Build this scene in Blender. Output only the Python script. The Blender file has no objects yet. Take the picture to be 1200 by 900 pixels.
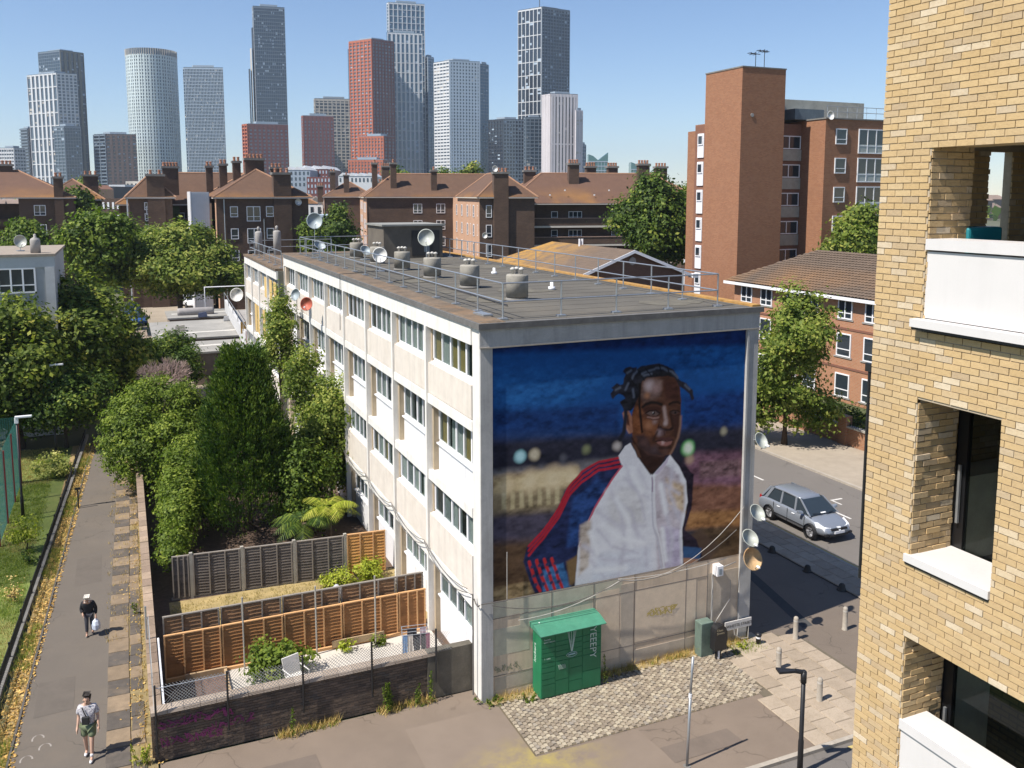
import bpy, math, random
import numpy as np
from mathutils import Vector, Matrix
SC = bpy.context.scene
COL = SC.collection
R = math.radians

# ------------------------------------------------------------------ camera
CAM = (-8.80, -22.31, 14.4); YAW = 23.6; PITCH = 6.9; FPX = 1044.0
cd = bpy.data.cameras.new('camera'); cam = bpy.data.objects.new('camera', cd); COL.objects.link(cam)
cam.location = CAM; cam.rotation_euler = (R(90 - PITCH), 0, R(-YAW))
cd.sensor_width = 36; cd.lens = 36 * FPX / 1200; cd.shift_y = -94 / 1200
cd.clip_start = 0.1; cd.clip_end = 6000
SC.camera = cam
SC.render.resolution_x = 1024; SC.render.resolution_y = 768

# ------------------------------------------------------------------ sky + sun
SUN_EL = 55.0; SUN_AZ = 261.6
w = bpy.data.worlds.new('World'); SC.world = w; w.use_nodes = True
nt = w.node_tree; bg = nt.nodes['Background']
sky = nt.nodes.new('ShaderNodeTexSky'); sky.sky_type = 'NISHITA'; sky.sun_disc = False
sky.sun_elevation = R(SUN_EL); sky.sun_rotation = R(SUN_AZ)
sky.air_density = 1.0; sky.dust_density = 0.0; sky.ozone_density = 1.0; sky.altitude = 40
tint = nt.nodes.new('ShaderNodeMix'); tint.data_type = 'RGBA'; tint.blend_type = 'MULTIPLY'; tint.inputs[0].default_value = 1.0; tint.inputs[7].default_value = (.9, .99, 1.16, 1)
nt.links.new(sky.outputs[0], tint.inputs[6]); nt.links.new(tint.outputs[2], bg.inputs[0]); bg.inputs[1].default_value = 0.078
sd = bpy.data.lights.new('sun', 'SUN'); sun = bpy.data.objects.new('sun', sd); COL.objects.link(sun)
sd.energy = 5.0; sd.angle = R(0.53); sd.color = (1.0, 0.94, 0.85)
dv = Vector((0.9893 * math.cos(R(SUN_EL)), 0.1461 * math.cos(R(SUN_EL)), -math.sin(R(SUN_EL))))
sun.rotation_euler = dv.to_track_quat('-Z', 'Y').to_euler()
SC.view_settings.view_transform = 'Standard'; SC.view_settings.look = 'None'
SC.view_settings.exposure = 0.60; SC.view_settings.gamma = 1.0

# ------------------------------------------------------------------ pixel -> place helpers (survey of the photo)
_p = R(PITCH); _a = R(YAW)
def ray(px, py):
    a = (px - 600) / FPX; b = (356 - py) / FPX
    x, y, z = a, math.cos(_p) + b * math.sin(_p), -math.sin(_p) + b * math.cos(_p)
    return (x * math.cos(_a) + y * math.sin(_a), -x * math.sin(_a) + y * math.cos(_a), z)
def gz(px, py, z=0.0):
    r = ray(px, py); t = (z - CAM[2]) / r[2]
    return (CAM[0] + r[0] * t, CAM[1] + r[1] * t, z)
def gd(px, py, D):
    r = ray(px, py); t = D / (r[0] * math.sin(_a) + r[1] * math.cos(_a))
    return (CAM[0] + r[0] * t, CAM[1] + r[1] * t, CAM[2] + r[2] * t)

# ------------------------------------------------------------------ materials
MATS = {}
def _nodes(name):
    m = bpy.data.materials.new(name); m.use_nodes = True
    t = m.node_tree; return m, t, t.nodes['Principled BSDF']
def _n(t, typ, **kw):
    n = t.nodes.new(typ)
    for k, v in kw.items(): setattr(n, k, v)
    return n
def _ramp(t, fac, stops):
    r = _n(t, 'ShaderNodeValToRGB'); e = r.color_ramp.elements
    while len(e) > 1: e.remove(e[-1])
    e[0].position = stops[0][0]; e[0].color = (*stops[0][1], 1)
    for p, c in stops[1:]:
        x = e.new(p); x.color = (*c, 1)
    t.links.new(fac, r.inputs[0]); return r.outputs[0]
def sc(c, k): return tuple(max(0, min(1, x * k)) for x in c)
def mix(t, fac, a, b, mode='MIX'):
    m = _n(t, 'ShaderNodeMix', data_type='RGBA', blend_type=mode)
    if isinstance(fac, (int, float)): m.inputs[0].default_value = fac
    else: t.links.new(fac, m.inputs[0])
    for i, v in ((6, a), (7, b)):
        if isinstance(v, tuple): m.inputs[i].default_value = (*v[:3], 1)
        else: t.links.new(v, m.inputs[i])
    return m.outputs[2]
def noise(t, scale, detail=4, rough=.6, vec=None):
    n = _n(t, 'ShaderNodeTexNoise'); n.inputs['Scale'].default_value = scale
    n.inputs['Detail'].default_value = detail; n.inputs['Roughness'].default_value = rough
    if vec is not None: t.links.new(vec, n.inputs['Vector'])
    return n.outputs[0]
def pos(t): return _n(t, 'ShaderNodeNewGeometry').outputs['Position']
def rng(t, v, a, b, c, d):
    m = _n(t, 'ShaderNodeMapRange'); t.links.new(v, m.inputs[0])
    for i, x in enumerate((a, b, c, d)): m.inputs[i + 1].default_value = x
    return m.outputs[0]
def bump(t, b, h, strength, dist):
    n = _n(t, 'ShaderNodeBump'); n.inputs['Strength'].default_value = strength; n.inputs['Distance'].default_value = dist
    t.links.new(h, n.inputs['Height']); t.links.new(n.outputs[0], b.inputs['Normal'])
def M(name, col=(.5, .5, .5), rough=.75, var=.18, scale=3.0, stain=0.0, stain_col=None, metal=0.0, bmp=0.0, fine=40.0, objvar=0.0, streak=0.0, crack=0.0):
    """plain surface: base colour with broad and fine variation, optional stains and grain"""
    if name in MATS: return MATS[name]
    m, t, b = _nodes(name); P = pos(t)
    n1 = noise(t, scale, 5, .65, P); n2 = noise(t, fine, 2, .5, P)
    c = _ramp(t, n1, [(.3, sc(col, 1 - var)), (.7, sc(col, 1 + var))])
    c = mix(t, rng(t, n2, .35, .65, 0, .5), c, sc(col, 1 - var * .8))
    if stain:
        n3 = noise(t, scale * .35, 8, .75, P)
        c = mix(t, rng(t, n3, .5, .72, 0, stain), c, stain_col or sc(col, .45))
    if streak:
        mp = _n(t, 'ShaderNodeMapping'); mp.inputs['Scale'].default_value = (3.2, 3.2, .22); t.links.new(P, mp.inputs[0])
        c = mix(t, rng(t, noise(t, 1.0, 7, .75, mp.outputs[0]), .48, .74, 0, streak), c, sc(col, .5))
    if crack:
        vo = _n(t, 'ShaderNodeTexVoronoi', feature='DISTANCE_TO_EDGE'); vo.inputs['Scale'].default_value = crack
        vm = _n(t, 'ShaderNodeVectorMath', operation='ADD'); nz = _n(t, 'ShaderNodeTexNoise'); nz.inputs['Scale'].default_value = 1.7; t.links.new(P, nz.inputs['Vector']); t.links.new(P, vm.inputs[0]); t.links.new(nz.outputs['Color'], vm.inputs[1]); t.links.new(vm.outputs[0], vo.inputs['Vector'])
        k = _n(t, 'ShaderNodeMath', operation='MULTIPLY'); t.links.new(rng(t, vo.outputs['Distance'], .0, .012, .8, 0), k.inputs[0]); t.links.new(rng(t, noise(t, .35, 3, .6, P), .48, .56, 0, 1), k.inputs[1])
        c = mix(t, k.outputs[0], c, sc(col, .4)); sp_ = noise(t, 170, 1, .5, P); c = mix(t, rng(t, sp_, .5, .75, 0, .45), c, sc(col, 1.6)); c = mix(t, rng(t, sp_, .5, .25, 0, .45), c, sc(col, .5))
    if objvar:
        oi = _n(t, 'ShaderNodeObjectInfo')
        c = mix(t, 1.0, c, _ramp(t, oi.outputs['Random'], [(0, (1 - objvar,) * 3), (1, (1, 1, 1))]), 'MULTIPLY')
    t.links.new(c, b.inputs['Base Color']); b.inputs['Roughness'].default_value = rough; b.inputs['Metallic'].default_value = metal
    if bmp: bump(t, b, n2, bmp, .02)
    MATS[name] = m; return m
def brick_tex(name, c1, c2, mortar, sx=1.0, rough=.9, dirt=.3):
    """brickwork for walls too far off to pick out each brick (works on X- and Y-facing walls)"""
    m, t, b = _nodes(name); P = pos(t)
    s = _n(t, 'ShaderNodeSeparateXYZ'); t.links.new(P, s.inputs[0])
    a = _n(t, 'ShaderNodeMath', operation='ADD'); t.links.new(s.outputs[0], a.inputs[0]); t.links.new(s.outputs[1], a.inputs[1])
    cb = _n(t, 'ShaderNodeCombineXYZ'); t.links.new(a.outputs[0], cb.inputs[0]); t.links.new(s.outputs[2], cb.inputs[1])
    br = _n(t, 'ShaderNodeTexBrick'); t.links.new(cb.outputs[0], br.inputs['Vector'])
    br.inputs['Color1'].default_value = (*c1, 1); br.inputs['Color2'].default_value = (*c2, 1); br.inputs['Mortar'].default_value = (*mortar, 1)
    br.inputs['Scale'].default_value = 1.0; br.inputs['Mortar Size'].default_value = .012 * sx; br.inputs['Brick Width'].default_value = .225 * sx
    br.inputs['Row Height'].default_value = .075 * sx; br.inputs['Bias'].default_value = -.1
    n = noise(t, .55, 6, .7, P)
    c = mix(t, rng(t, n, .42, .72, 0, dirt), br.outputs[0], sc(c1, .45))
    n2 = noise(t, 5, 4, .7, P); c = mix(t, rng(t, n2, .45, .7, 0, .35), c, c2)
    t.links.new(c, b.inputs['Base Color']); b.inputs['Roughness'].default_value = rough
    MATS[name] = m; return m
def piece_mat(name, stops, rough=.88, dirt=.25, dirt_col=(.12, .09, .05)):
    """bricks, slabs, setts: one colour per piece (face attribute 'bv' plus the object's own random)"""
    m, t, b = _nodes(name); P = pos(t)
    at = _n(t, 'ShaderNodeAttribute', attribute_name='bv'); oi = _n(t, 'ShaderNodeObjectInfo')
    a = _n(t, 'ShaderNodeMath', operation='ADD'); t.links.new(at.outputs['Fac'], a.inputs[0]); t.links.new(oi.outputs['Random'], a.inputs[1])
    f = _n(t, 'ShaderNodeMath', operation='FRACT'); t.links.new(a.outputs[0], f.inputs[0])
    c = _ramp(t, f.outputs[0], stops)
    n1 = noise(t, 22, 5, .75, P); c = mix(t, rng(t, n1, .48, .68, 0, dirt), c, dirt_col)
    n2 = noise(t, 90, 2, .6, P); c = mix(t, rng(t, n2, .4, .7, 0, dirt), c, sc(stops[-1][1], 1.15))
    mp = _n(t, 'ShaderNodeMapping'); mp.inputs['Scale'].default_value = (2.2, 2.2, .3); t.links.new(P, mp.inputs[0]); c = mix(t, rng(t, noise(t, 1.0, 6, .7, mp.outputs[0]), .46, .76, 0, dirt * .9), c, dirt_col)
    t.links.new(c, b.inputs['Base Color']); b.inputs['Roughness'].default_value = rough
    bump(t, b, n1, .5, .01); MATS[name] = m; return m
def leaf_mat(name, stops, trans=.35):
    m, t, b = _nodes(name)
    at = _n(t, 'ShaderNodeAttribute', attribute_name='bv')
    c = _ramp(t, at.outputs['Fac'], [(p_, (c_[0] * 1.35, c_[1] * 1.28, c_[2] * 1.1)) for p_, c_ in stops])
    t.links.new(c, b.inputs['Base Color']); b.inputs['Roughness'].default_value = .6; b.inputs['Specular IOR Level'].default_value = .25
    tr = _n(t, 'ShaderNodeBsdfTranslucent'); t.links.new(mix(t, 1.0, c, (1.0, 1.25, .5), 'MULTIPLY'), tr.inputs[0])
    ms = _n(t, 'ShaderNodeMixShader'); ms.inputs[0].default_value = trans
    t.links.new(b.outputs[0], ms.inputs[1]); t.links.new(tr.outputs[0], ms.inputs[2])
    t.links.new(ms.outputs[0], t.nodes['Material Output'].inputs[0]); MATS[name] = m; return m
def glass_mat(name, col=(.02, .03, .035), clear=.0, rough=.04):
    m, t, b = _nodes(name); b.inputs['Base Color'].default_value = (*col, 1); b.inputs['Roughness'].default_value = rough
    b.inputs['IOR'].default_value = 1.5; b.inputs['Specular IOR Level'].default_value = .8
    if clear:
        tr = _n(t, 'ShaderNodeBsdfTransparent'); tr.inputs[0].default_value = (.85, .9, .88, 1)
        ms = _n(t, 'ShaderNodeMixShader'); ms.inputs[0].default_value = clear
        t.links.new(b.outputs[0], ms.inputs[1]); t.links.new(tr.outputs[0], ms.inputs[2])
        t.links.new(ms.outputs[0], t.nodes['Material Output'].inputs[0])
    MATS[name] = m; return m
def tile_roof(name, c1, c2, moss=.0, moss_col=(.45, .2, .02), zlo=14.2, zhi=15.2):
    m, t, b = _nodes(name); P = pos(t); s = _n(t, 'ShaderNodeSeparateXYZ'); t.links.new(P, s.inputs[0])
    n1 = noise(t, 1.2, 6, .7, P); n2 = noise(t, 14, 3, .7, P)
    c = _ramp(t, n1, [(.3, c1), (.7, c2)]); c = mix(t, rng(t, n2, .4, .65, 0, .55), c, sc(c1, .55))
    if moss:
        n3 = noise(t, .12, 3, .6, P); zz = rng(t, s.outputs[2], zlo, zhi, 1, 0)
        k = _n(t, 'ShaderNodeMath', operation='MULTIPLY'); t.links.new(rng(t, n3, .42, .62, 0, moss), k.inputs[0]); t.links.new(zz, k.inputs[1])
        c = mix(t, k.outputs[0], c, moss_col)
    t.links.new(c, b.inputs['Base Color']); b.inputs['Roughness'].default_value = .9
    wv = _n(t, 'ShaderNodeTexWave', bands_direction='Z'); wv.inputs['Scale'].default_value = 2.2; t.links.new(P, wv.inputs['Vector'])
    bump(t, b, wv.outputs[0], .5, .06); MATS[name] = m; return m

WHITE = M('white upvc', (.78, .78, .8), .35, .05, 2, fine=20)
GLASS = glass_mat('window glass', (.025, .035, .045))
GLASSC = glass_mat('clear window glass', (.02, .03, .03), .75)
CONC = M('concrete', (.33, .31, .29), .85, .18, 2.5, .45, bmp=.3)
CONCD = M('dark concrete', (.2, .19, .175), .9, .25, 2.0, .5, bmp=.4)
METAL = M('galvanised steel', (.42, .44, .46), .4, .1, 6, metal=.7)
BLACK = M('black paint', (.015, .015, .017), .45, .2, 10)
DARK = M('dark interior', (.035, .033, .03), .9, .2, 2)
BARK = M('bark', (.09, .065, .045), .95, .35, 9, bmp=.6)
SOIL = M('soil', (.1, .065, .045), .95, .35, 6, bmp=.8)

# ------------------------------------------------------------------ mesh builder
class MB:
    def __init__(s, off=(0, 0, 0)):
        s.v = []; s.f = []; s.off = tuple(off.location) if hasattr(off, 'location') else off; s.bv = []
    def poly(s, pts, bv=0.0):
        i = len(s.v); s.v += [tuple(p) for p in pts]; s.f.append(tuple(range(i, i + len(pts)))); s.bv.append(bv)
    def box(s, x0, x1, y0, y1, z0, z1, bv=0.0):
        i = len(s.v)
        s.v += [(x0, y0, z0), (x1, y0, z0), (x1, y1, z0), (x0, y1, z0), (x0, y0, z1), (x1, y0, z1), (x1, y1, z1), (x0, y1, z1)]
        for q in ((0, 3, 2, 1), (4, 5, 6, 7), (0, 1, 5, 4), (1, 2, 6, 5), (2, 3, 7, 6), (3, 0, 4, 7)):
            s.f.append(tuple(i + k for k in q)); s.bv.append(bv)
    def hull8(s, lo, hi, bv=0.0):
        """4 lower points and 4 upper points in the same turning order"""
        i = len(s.v); s.v += [tuple(p) for p in lo] + [tuple(p) for p in hi]
        for q in ((0, 3, 2, 1), (4, 5, 6, 7), (0, 1, 5, 4), (1, 2, 6, 5), (2, 3, 7, 6), (3, 0, 4, 7)):
            s.f.append(tuple(i + k for k in q)); s.bv.append(bv)
    def prism(s, pts, axis, a, b):
        """outline pts (2D) extruded along axis from a to b"""
        def P(p, t):
            if axis == 'x': return (t, p[0], p[1])
            if axis == 'y': return (p[0], t, p[1])
            return (p[0], p[1], t)
        n = len(pts); i = len(s.v)
        s.v += [P(p, a) for p in pts] + [P(p, b) for p in pts]
        s.f.append(tuple(range(i, i + n))[::-1]); s.f.append(tuple(range(i + n, i + 2 * n))); s.bv += [0, 0]
        for k in range(n):
            s.f.append((i + k, i + (k + 1) % n, i + n + (k + 1) % n, i + n + k)); s.bv.append(0)
    def lathe(s, c, prof, n=16, axis='z', cap=True):
        """prof: list of (radius, height) about axis through c"""
        rings = []
        for r, h in prof:
            ring = []
            for k in range(n):
                a = 2 * math.pi * k / n; u, v2 = r * math.cos(a), r * math.sin(a)
                p = (c[0] + u, c[1] + v2, c[2] + h) if axis == 'z' else ((c[0] + h, c[1] + u, c[2] + v2) if axis == 'x' else (c[0] + u, c[1] + h, c[2] + v2))
                ring.append(len(s.v)); s.v.append(p)
            rings.append(ring)
        for A, B in zip(rings, rings[1:]):
            for k in range(n):
                s.f.append((A[k], A[(k + 1) % n], B[(k + 1) % n], B[k])); s.bv.append(0)
        if cap:
            s.f.append(tuple(rings[0][::-1])); s.f.append(tuple(rings[-1])); s.bv += [0, 0]
    def tube(s, pts, r, n=6):
        """round bar along a path; r a number or one radius per point"""
        pts = [Vector(p) for p in pts]; rs = r if isinstance(r, (list, tuple)) else [r] * len(pts)
        rings = []
        for k, p in enumerate(pts):
            d = (pts[min(k + 1, len(pts) - 1)] - pts[max(k - 1, 0)]).normalized()
            a = d.cross(Vector((0, 0, 1)))
            if a.length < 1e-3: a = d.cross(Vector((1, 0, 0)))
            a.normalize(); b = d.cross(a); ring = []
            for j in range(n):
                t = 2 * math.pi * j / n; q = p + (a * math.cos(t) + b * math.sin(t)) * rs[k]
                ring.append(len(s.v)); s.v.append(tuple(q))
            rings.append(ring)
        for A, B in zip(rings, rings[1:]):
            for j in range(n):
                s.f.append((A[j], B[j], B[(j + 1) % n], A[(j + 1) % n])); s.bv.append(0)
        s.f.append(tuple(rings[0])); s.f.append(tuple(rings[-1][::-1])); s.bv += [0, 0]
    def loft(s, rings, cap=True):
        idx = []
        for ring in rings:
            idx.append(list(range(len(s.v), len(s.v) + len(ring)))); s.v += [tuple(p) for p in ring]
        n = len(rings[0])
        for A, B in zip(idx, idx[1:]):
            for j in range(n): s.f.append((A[j], A[(j + 1) % n], B[(j + 1) % n], B[j])); s.bv.append(0)
        if cap: s.f.append(tuple(idx[0][::-1])); s.f.append(tuple(idx[-1])); s.bv += [0, 0]
    def mesh(s, name, mat=None, smooth=False, bevel=0):
        me = bpy.data.meshes.new(name)
        o = s.off; me.from_pydata([(x - o[0], y - o[1], z - o[2]) for x, y, z in s.v], [], s.f)
        if any(s.bv):
            at = me.attributes.new('bv', 'FLOAT', 'FACE'); at.data.foreach_set('value', s.bv)
        if mat: me.materials.append(mat)
        if smooth: me.polygons.foreach_set('use_smooth', [True] * len(me.polygons))
        me.update(); return me
def tag(o, label=None, cat=None, group=None, kind=None):
    if label: o['label'] = label
    if cat: o['category'] = cat
    if group: o['group'] = group
    if kind: o['kind'] = kind
    return o
def link(name, me, parent=None, loc=(0, 0, 0), rz=0):
    o = bpy.data.objects.new(name, me); COL.objects.link(o); o.location = loc; o.rotation_euler = (0, 0, rz)
    if parent: o.parent = parent
    return o
def part(name, mb, mat, parent=None, smooth=False, kind=None, label=None, bevel=0):
    if isinstance(mb, MB): me = mb.mesh(name, mat, smooth)
    else: me = mb
    o = link(name, me, parent)
    if bevel:
        md = o.modifiers.new('bevel', 'BEVEL'); md.width = bevel; md.segments = 2; md.limit_method = 'ANGLE'
    return tag(o, label, None, None, kind)
def thing(name, label, cat, loc=(0, 0, 0), rz=0, group=None):
    return tag(link(name, None, None, loc, rz), label, cat, group)
def sub_off(p, parent_thing): return p
def struct(name, mb, mat, **k):
    return part(name, mb, mat, None, kind='structure', **k)
def copy_tree(o, parent=None):
    c = o.copy(); COL.objects.link(c)
    if parent: c.parent = parent
    for ch in list(o.children): copy_tree(ch, c)
    return c
def sheet(pts, z, zthick=0):
    m = MB(); m.poly([(x, y, z) for x, y in pts]); return m
rnd = random.Random(7)
# ================================================================== GROUND
M('tarmac forecourt', (.187, .145, .112), .9, .16, .5, .5, (.14, .105, .08), bmp=.5, fine=60, crack=.45)
M('tarmac patch', (.15, .12, .095), .9, .1, .8, .25, (.1, .08, .065), bmp=.5, fine=60, crack=.5)
M('road asphalt', (.15, .135, .122), .9, .08, .5, .3, (.1, .092, .085), bmp=.5, fine=70, crack=.3)
M('path asphalt', (.126, .107, .088), .92, .12, .45, .4, (.2, .155, .11), bmp=.5, fine=70, crack=.5)
M('concrete paving far', (.33, .28, .22), .9, .12, 1.5, .2, bmp=.3)
M('town ground', (.1, .105, .06), .95, .3, .05, .4, (.2, .17, .13))
M('kerb stone', (.36, .32, .27), .85, .15, 4, .3)
M('patio', (.52, .48, .43), .85, .1, 2, .25, (.35, .31, .27), bmp=.2)
M('yellow paint', (.55, .42, .12), .7, .25, 4, .7, (.25, .22, .16))
M('white road paint', (.6, .58, .55), .7, .2, 5, .6, (.2, .19, .18))
M('powder yellow', (.42, .34, .1), .9, .3, 1.2, .9, (.245, .205, .175))
struct('ground', sheet([(-2500, -300), (2500, -300), (2500, 3500), (-2500, 3500)], -.05), MATS['town ground'])
struct('forecourt', sheet([(-8.55, -5.5), (14.9, -5.5), (14.9, 30), (9.3, 30), (9.3, .7), (-8.55, .7)], 0), MATS['tarmac forecourt'])
struct('tarmac_patch', sheet([(11.05, -5.35), (14.9, -5.35), (14.9, 14), (9.4, 14), (9.4, -.1), (11.05, -.9)], .004), MATS['tarmac patch'])
struct('dark_repair_strip', sheet([(11.5, -.2), (11.95, -.2), (13.1, 5.2), (12.7, 5.2)], .008), M('tar', (.05, .05, .05), .9, .2, 3))
struct('front_road', sheet([(-9.5, -20), (40, -20), (40, -5.62), (-9.5, -5.62)], -.1 + .06), MATS['road asphalt'])
struct('road', sheet([(16.75, -5.6), (24.0, -5.6), (24.0, 140), (16.75, 140)], -.035), MATS['road asphalt'])
m = MB()
for i in range(24):
    x = 4.2 + i * .92 - 12
    m.box(x, x + .91, -5.62, -5.48, -.08, .055)
struct('front_kerb', m, MATS['kerb stone'])
for nm, x0, x1 in (('near_kerb', 16.62, 16.76), ('far_kerb', 24.0, 24.14)):
    m = MB()
    for i in range(60): m.box(x0, x1, -5.4 + i * .92, -5.4 + i * .92 + .91, -.08, .075)
    struct(nm, m, MATS['kerb stone'])
struct('far_pavement', sheet([(24.1, -5), (29.1, -5), (29.1, 60), (24.1, 60)], .06), MATS['concrete paving far'])
struct('yellow_line', sheet([(16.9, -5), (17.02, -5), (17.02, 60), (16.9, 60)], -.03), MATS['yellow paint'])
m = MB()
for y in range(-5, 40, 3): m.poly([(20.6, y, -.03), (20.72, y, -.03), (20.72, y + 2, -.03), (20.6, y + 2, -.03)])
m.poly([(21.6, 9.2, -.03), (22.3, 9.2, -.03), (22.3, 9.32, -.03), (21.6, 9.32, -.03)])
m.poly([(21.6, 8.6, -.03), (21.7, 8.6, -.03), (21.7, 9.2, -.03), (21.6, 9.2, -.03)])
m.poly([(22.2, 4.0, -.03), (23.1, 4.0, -.03), (23.1, 4.1, -.03), (22.2, 4.1, -.03)])
struct('road_markings', m, MATS['white road paint'])
m = MB()
for k in range(2): m.poly([(8.1, -5.75 - k * .25, -.03), (30, -5.75 - k * .25, -.03), (30, -5.85 - k * .25, -.03), (8.1, -5.85 - k * .25, -.03)])
struct('double_yellow_lines', m, MATS['yellow paint'])
m = MB()
for k in range(2): m.poly([(8.2 + k * .22, -6.05, -.026), (8.3 + k * .22, -6.05, -.026), (8.55 + k * .22, -6.9, -.026), (8.45 + k * .22, -6.9, -.026)])
struct('loading_marks', m, MATS['white road paint'])
def dust_mat():
    m, t, b = _nodes('yellow powder'); P = pos(t); base = mix(t, rng(t, noise(t, .8, 5, .65, P), .3, .7, 0, 1), (.207, .162, .126), (.178, .138, .107))
    mp = _n(t, 'ShaderNodeMapping'); mp.inputs['Location'].default_value = (-.3 * .5, 3.2 * .8, 0); mp.inputs['Scale'].default_value = (.5, .8, 1); t.links.new(P, mp.inputs[0])
    ln = _n(t, 'ShaderNodeVectorMath', operation='LENGTH'); t.links.new(mp.outputs[0], ln.inputs[0])
    k = _n(t, 'ShaderNodeMath', operation='MULTIPLY'); t.links.new(rng(t, ln.outputs['Value'], .1, 1.25, 1, 0), k.inputs[0]); t.links.new(rng(t, noise(t, 1.4, 6, .75, P), .38, .66, 0, 1), k.inputs[1])
    c = mix(t, k.outputs[0], base, (.34, .27, .07)); t.links.new(c, b.inputs['Base Color']); b.inputs['Roughness'].default_value = .9; return m
r9 = random.Random(9)
for nm, cx_, cy_, w_2, d_2 in (('tarmac_repair', -2.2, -3.4, .9, .5), ('tarmac_repair', 4.6, -4.2, 1.1, .35), ('tarmac_repair', -5.6, -.9, .8, .4), ('path_repair', -11.2, 5.2, .5, 1.0), ('path_repair', -10.6, 14.5, .45, 1.4)):
    struct(nm, sheet([(cx_ - w_2, cy_ - d_2), (cx_ + w_2, cy_ - d_2 * .9), (cx_ + w_2 * .95, cy_ + d_2), (cx_ - w_2, cy_ + d_2 * .95)], .016 if cx_ < -9 else .009), M('repair ' + nm, (.15, .118, .095) if cx_ > -9 else (.115, .097, .08), .92, .12, 2, .3))
m = MB()
for (x, y) in ((-11.7, 2.2), (-11.3, 2.6), (-11.5, 3.1)):
    pts = [(x + .14 * math.cos(a), y + .2 * math.sin(a)) for a in [i * .5 for i in range(8)]]
    for (a, b), (c_, d_) in zip(pts, pts[1:]): m.poly([(a - .02, b, .017), (a + .02, b, .017), (c_ + .02, d_, .017), (c_ - .02, d_, .017)])
struct('chalk_marks', m, M('chalk', (.3, .27, .24), .9, .2, 20))
struct('yellow_dust', sheet([(-2.4, -5.2), (3.6, -5.2), (3.4, -2.95), (.35, -2.9), (.35, -.4), (-2.4, -.4)], .006), dust_mat())
# setts in front of the mural wall: 16 x 10 cm, past the limit for single objects
piece_mat('setts', [(0, (.18, .145, .11)), (.4, (.3, .245, .18)), (.8, (.44, .38, .28)), (1, (.24, .21, .18))], dirt=.4)
m = MB(); x = .4; row = 0
while x < 8.35:
    y = -.28 - (row % 2) * .1
    while y > -2.75:
        if x < 7.7 + (y + 2.7) * .28:
            dz = rnd.uniform(0, .022); e = rnd.uniform(0, .014)
            m.hull8([(x, y - .145 + e, 0), (x + .1, y - .145, 0), (x + .1, y, 0), (x, y - e, 0)], [(x + .008, y - .137, .02 + dz), (x + .093, y - .137, .024 + dz), (x + .093, y - .012, .02 + dz), (x + .008, y - .01, .022 + dz)], rnd.random() + .001)
        y -= .162
    x += .118; row += 1
struct('setts_bed', sheet([(.35, -2.85), (7.6, -2.85), (8.35, -.2), (.35, -.2)], .004), M('sett joints', (.12, .095, .06), .95, .3, 3))
tag(part('setts', m, MATS['setts']), kind='stuff', label='worn grey and buff granite setts in front of the mural wall', cat='setts')
M('dry soil', (.3, .23, .12), .95, .3, 3, .4, (.16, .13, .05), bmp=.6)
struct('dry_verge', sheet([(.1, -.32), (9.4, -.32), (9.4, 0), (.1, 0)], .02), MATS['dry soil'])
# pavement flags on the right, each its own piece
piece_mat('flags', [(0, (.27, .215, .16)), (.5, (.33, .265, .2)), (1, (.39, .32, .245))], dirt=.4)
pv = struct('flag_pavement', sheet([(7.3, -5.48), (11.05, -5.48), (11.05, -.9), (10.1, .1), (9.35, .1), (9.35, -.2), (8.35, -.25), (7.6, -2.75)], .006), M('flag joints', (.12, .1, .07), .95, .2, 3))
def inside(x, y, P):
    c = False; n = len(P)
    for i in range(n):
        x1, y1 = P[i]; x2, y2 = P[(i + 1) % n]
        if (y1 > y) != (y2 > y) and x < (x2 - x1) * (y - y1) / (y2 - y1) + x1: c = not c
    return c
FL = [(7.35, -5.5), (11.1, -5.5), (11.1, -.9), (10.2, .1), (9.4, .1), (9.4, -.2), (8.4, -.2), (7.65, -2.7)]
fm = {}
def flagmesh(w2, l2):
    k = (w2, l2)
    if k not in fm:
        q = MB(); q.hull8([(0, 0, 0), (w2, 0, 0), (w2, l2, 0), (0, l2, 0)], [(.014, .014, .03), (w2 - .014, .014, .03), (w2 - .014, l2 - .014, .03), (.014, l2 - .014, .03)]); fm[k] = q.mesh('flag', MATS['flags'])
    return fm[k]
x = 7.3; c = 0
while x < 11.05:
    y = -5.47 + (c % 2) * .3; ln = .59
    if c % 2: 
        if inside(x + .3, -5.3, FL): link('flag', flagmesh(.59, .29), pv, (x, -5.47, .006))
    while y < .2:
        if inside(x + .3, y + .25, FL): link('flag', flagmesh(.59, .59), pv, (x, y, .006 + rnd.uniform(0, .01)), rnd.uniform(-.01, .01))
        y += .6
    x += .605; c += 1
# shaded strip of flags by the road
pv2 = struct('kerbside_pavement', sheet([(14.9, -5.4), (16.64, -5.4), (16.64, 60), (14.9, 60)], .03), M('flag joints dark', (.14, .13, .12), .95, .2, 3))
for i in range(3):
    for j in range(26): link('flag', flagmesh(.57, .87), pv2, (14.92 + i * .575, -5.3 + j * .88 + (i % 2) * .4, .03 + rnd.uniform(0, .006)))
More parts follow.
